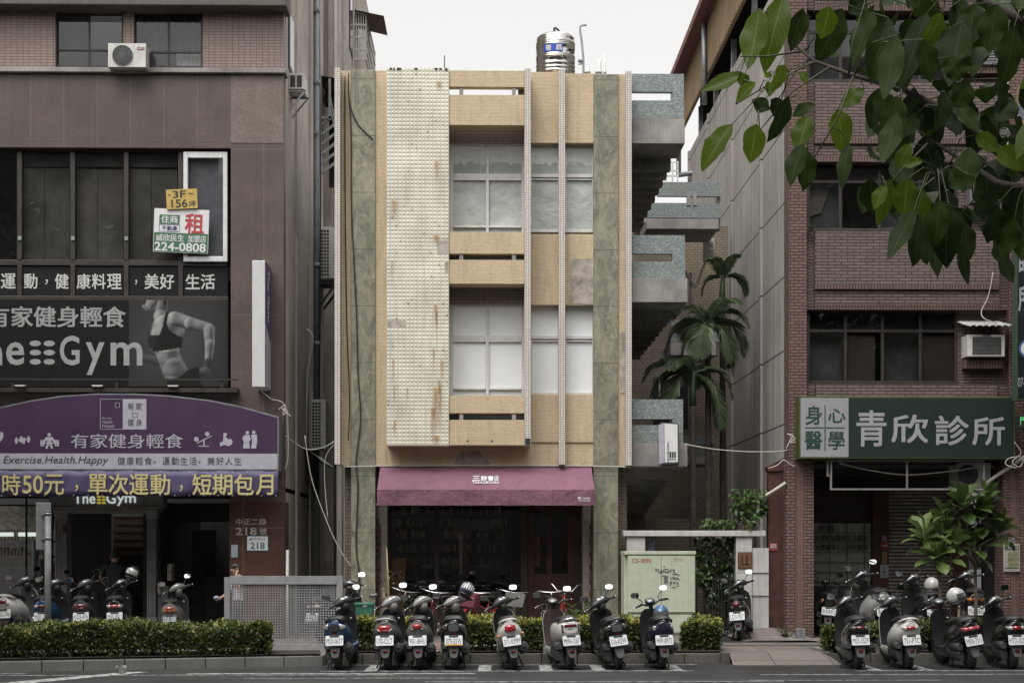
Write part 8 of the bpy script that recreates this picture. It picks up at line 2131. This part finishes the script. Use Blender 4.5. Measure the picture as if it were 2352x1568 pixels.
rad = dict(BR); ed = list(BE); fingers(j, rad, ed, 'palm_r', hand_tips((-.12,-.26,1.06),(.3,-1,0),(0,.1,1)), 'r'); fingers(j, rad, ed, 'palm_l', hand_tips((.12,-.26,1.06),(-.3,-1,0),(0,.1,1)), 'l')
zones = [(lambda c: c.z < .10, m_shoe), (lambda c: c.z < .95, m_trs), (lambda c: .93 < c.z < 1.46 and abs(c.x) < .25, m_mar_sh)]
def ex3(t): hair_cap(t, .04); face(t, .04)
person('person in a maroon shirt indoors behind the cafe glass at the far left', (X(112,34.6), 34.6, .17), j, rad, ed, zones, yaw=-40, scale=.98, extra=ex3)
# ------------------------------------------------------------------ litter
c = P(281,1537,25.2); c.z = 0.0
t = MB(plain('paper_white', (.22,.215,.20), .7)); t.loft([[(c.x+.05*math.cos(a*.7),c.y+.04*math.sin(a*.7),.01) for a in range(9)],[(c.x+.075*math.cos(a*.7)+.01*math.sin(a*3),c.y+.05*math.sin(a*.7),.07) for a in range(9)],[(c.x-.02+.085*math.cos(a*.7),c.y+.06*math.sin(a*.7),.11+.02*math.sin(a*2.1)) for a in range(9)]], smooth=False)
tag(t.build('paper_cup', loc=c), 'crumpled white paper cup lying on the road by the left kerb', 'litter')
t = MB(m_galv); t.box(X(1828,31.0), X(1850,31.0), 31.0, 31.08, .18, .40); t.box(X(1838,31.0), X(1840,31.0), 30.98, 31.0, .18, .40); tag(t.build('meter_box', loc=(X(1840,31.0),31.0,.18), bevel=.008), 'small grey twin box at the foot of the brick pillar', 'box')

# ------------------------------------------------------------------ the far side of the street, behind the camera: what the windows mirror
m_opp = plain('opposite_render', (.13,.12,.11), .9, var=.2, vs=.5)
for i, (a, b_, h, lab) in enumerate(((-40,-14,24,'plain grey block across the street facing the gym'),(-13,6,20,'lower grey block across the street facing the bookshop'),(7,40,26,'taller grey block across the street facing the brick building'))):
    t = thing('opposite_building', lab, 'building', ((a+b_)/2, -16, 0)); w = MB(m_opp); w.box(a, b_, -24, -16, 0, h); w.build('wall', t)
# added unseen street trees, put in to shade both sides of the view
m_canopy = leaf_mat('shading_canopy_leaf', (.025,.05,.012), (.05,.085,.02), trans=.3)
def crown(parent, c, rad, n, seed, size=.34):
    rng = np.random.default_rng(seed); d = rng.normal(size=(n, 3)); d /= np.linalg.norm(d, axis=1)[:, None]
    r_ = rng.random(n)**.45; lump = 1+.22*np.sin(d[:, 0]*5+seed)*np.sin(d[:, 1]*4)+.15*np.sin(d[:, 2]*7)
    pts = np.array(c)+d*np.array(rad)*(r_*lump)[:, None]
    return leaf_cloud([m_canopy], 'crown', parent, list(pts), size, rng, .6)
crown(street_t, (9.6,12.5,8.8), (5.0,5.5,3.0), 8000, 31, .42)  # crown added out of view to shade the right side
b = MB(m_branch)
t = thing('street_tree', 'added unseen street tree whose crown shades the gym side', 'tree', (-10.5, 12.5, 0))  # tree added out of view to darken the left side
b.tube([(-10.5,12.5,0),(-10.4,12.5,3),(-10.5,12.7,6),(-10.3,12.8,9)], [.22,.19,.15,.06], 12)
for a in range(5): b.tube([(-10.45,12.6,4.6+a*.4),(-10.45+1.6*math.cos(a*1.3),12.6+1.6*math.sin(a*1.3),6.4+a*.3),(-10.45+3.4*math.cos(a*1.3),12.6+3.4*math.sin(a*1.3),8.2+a*.2)], [.09,.06,.03], 8)
b.build('trunk', t)
crown(t, (-10.2,13.0,8.6), (5.2,5.8,3.4), 8000, 32, .42)
for x, lab, sd in ((-14.2,'added unseen tree left of the view, shading the gym side',41),(13.4,'added unseen tree right of the view, shading the clinic side',42)):  # pair added out of view to keep skylight off both side buildings
    t = thing('street_tree', lab, 'tree', (x, 24.5, .16)); b = MB(m_branch)
    b.tube([(x,24.5,.16),(x+.1,24.4,3),(x,24.3,6),(x+.1,24.3,9)], [.2,.17,.13,.05], 12); b.build('trunk', t)
    crown(t, (x,24.0,7.6), (4.6,5.0,4.2), 9000, sd, .42)
bush('tiny weed sprouting on the sill of the left middle brick window', 'weeds', 1862, 530, YR-.02, .16, 14, 12, m_fern, .07, .025, .05)
w_ = [o for o in bpy.data.objects if o.get('label', '').startswith('tiny weed')][0]; w_.location = P(1864, 532, YR+.02)
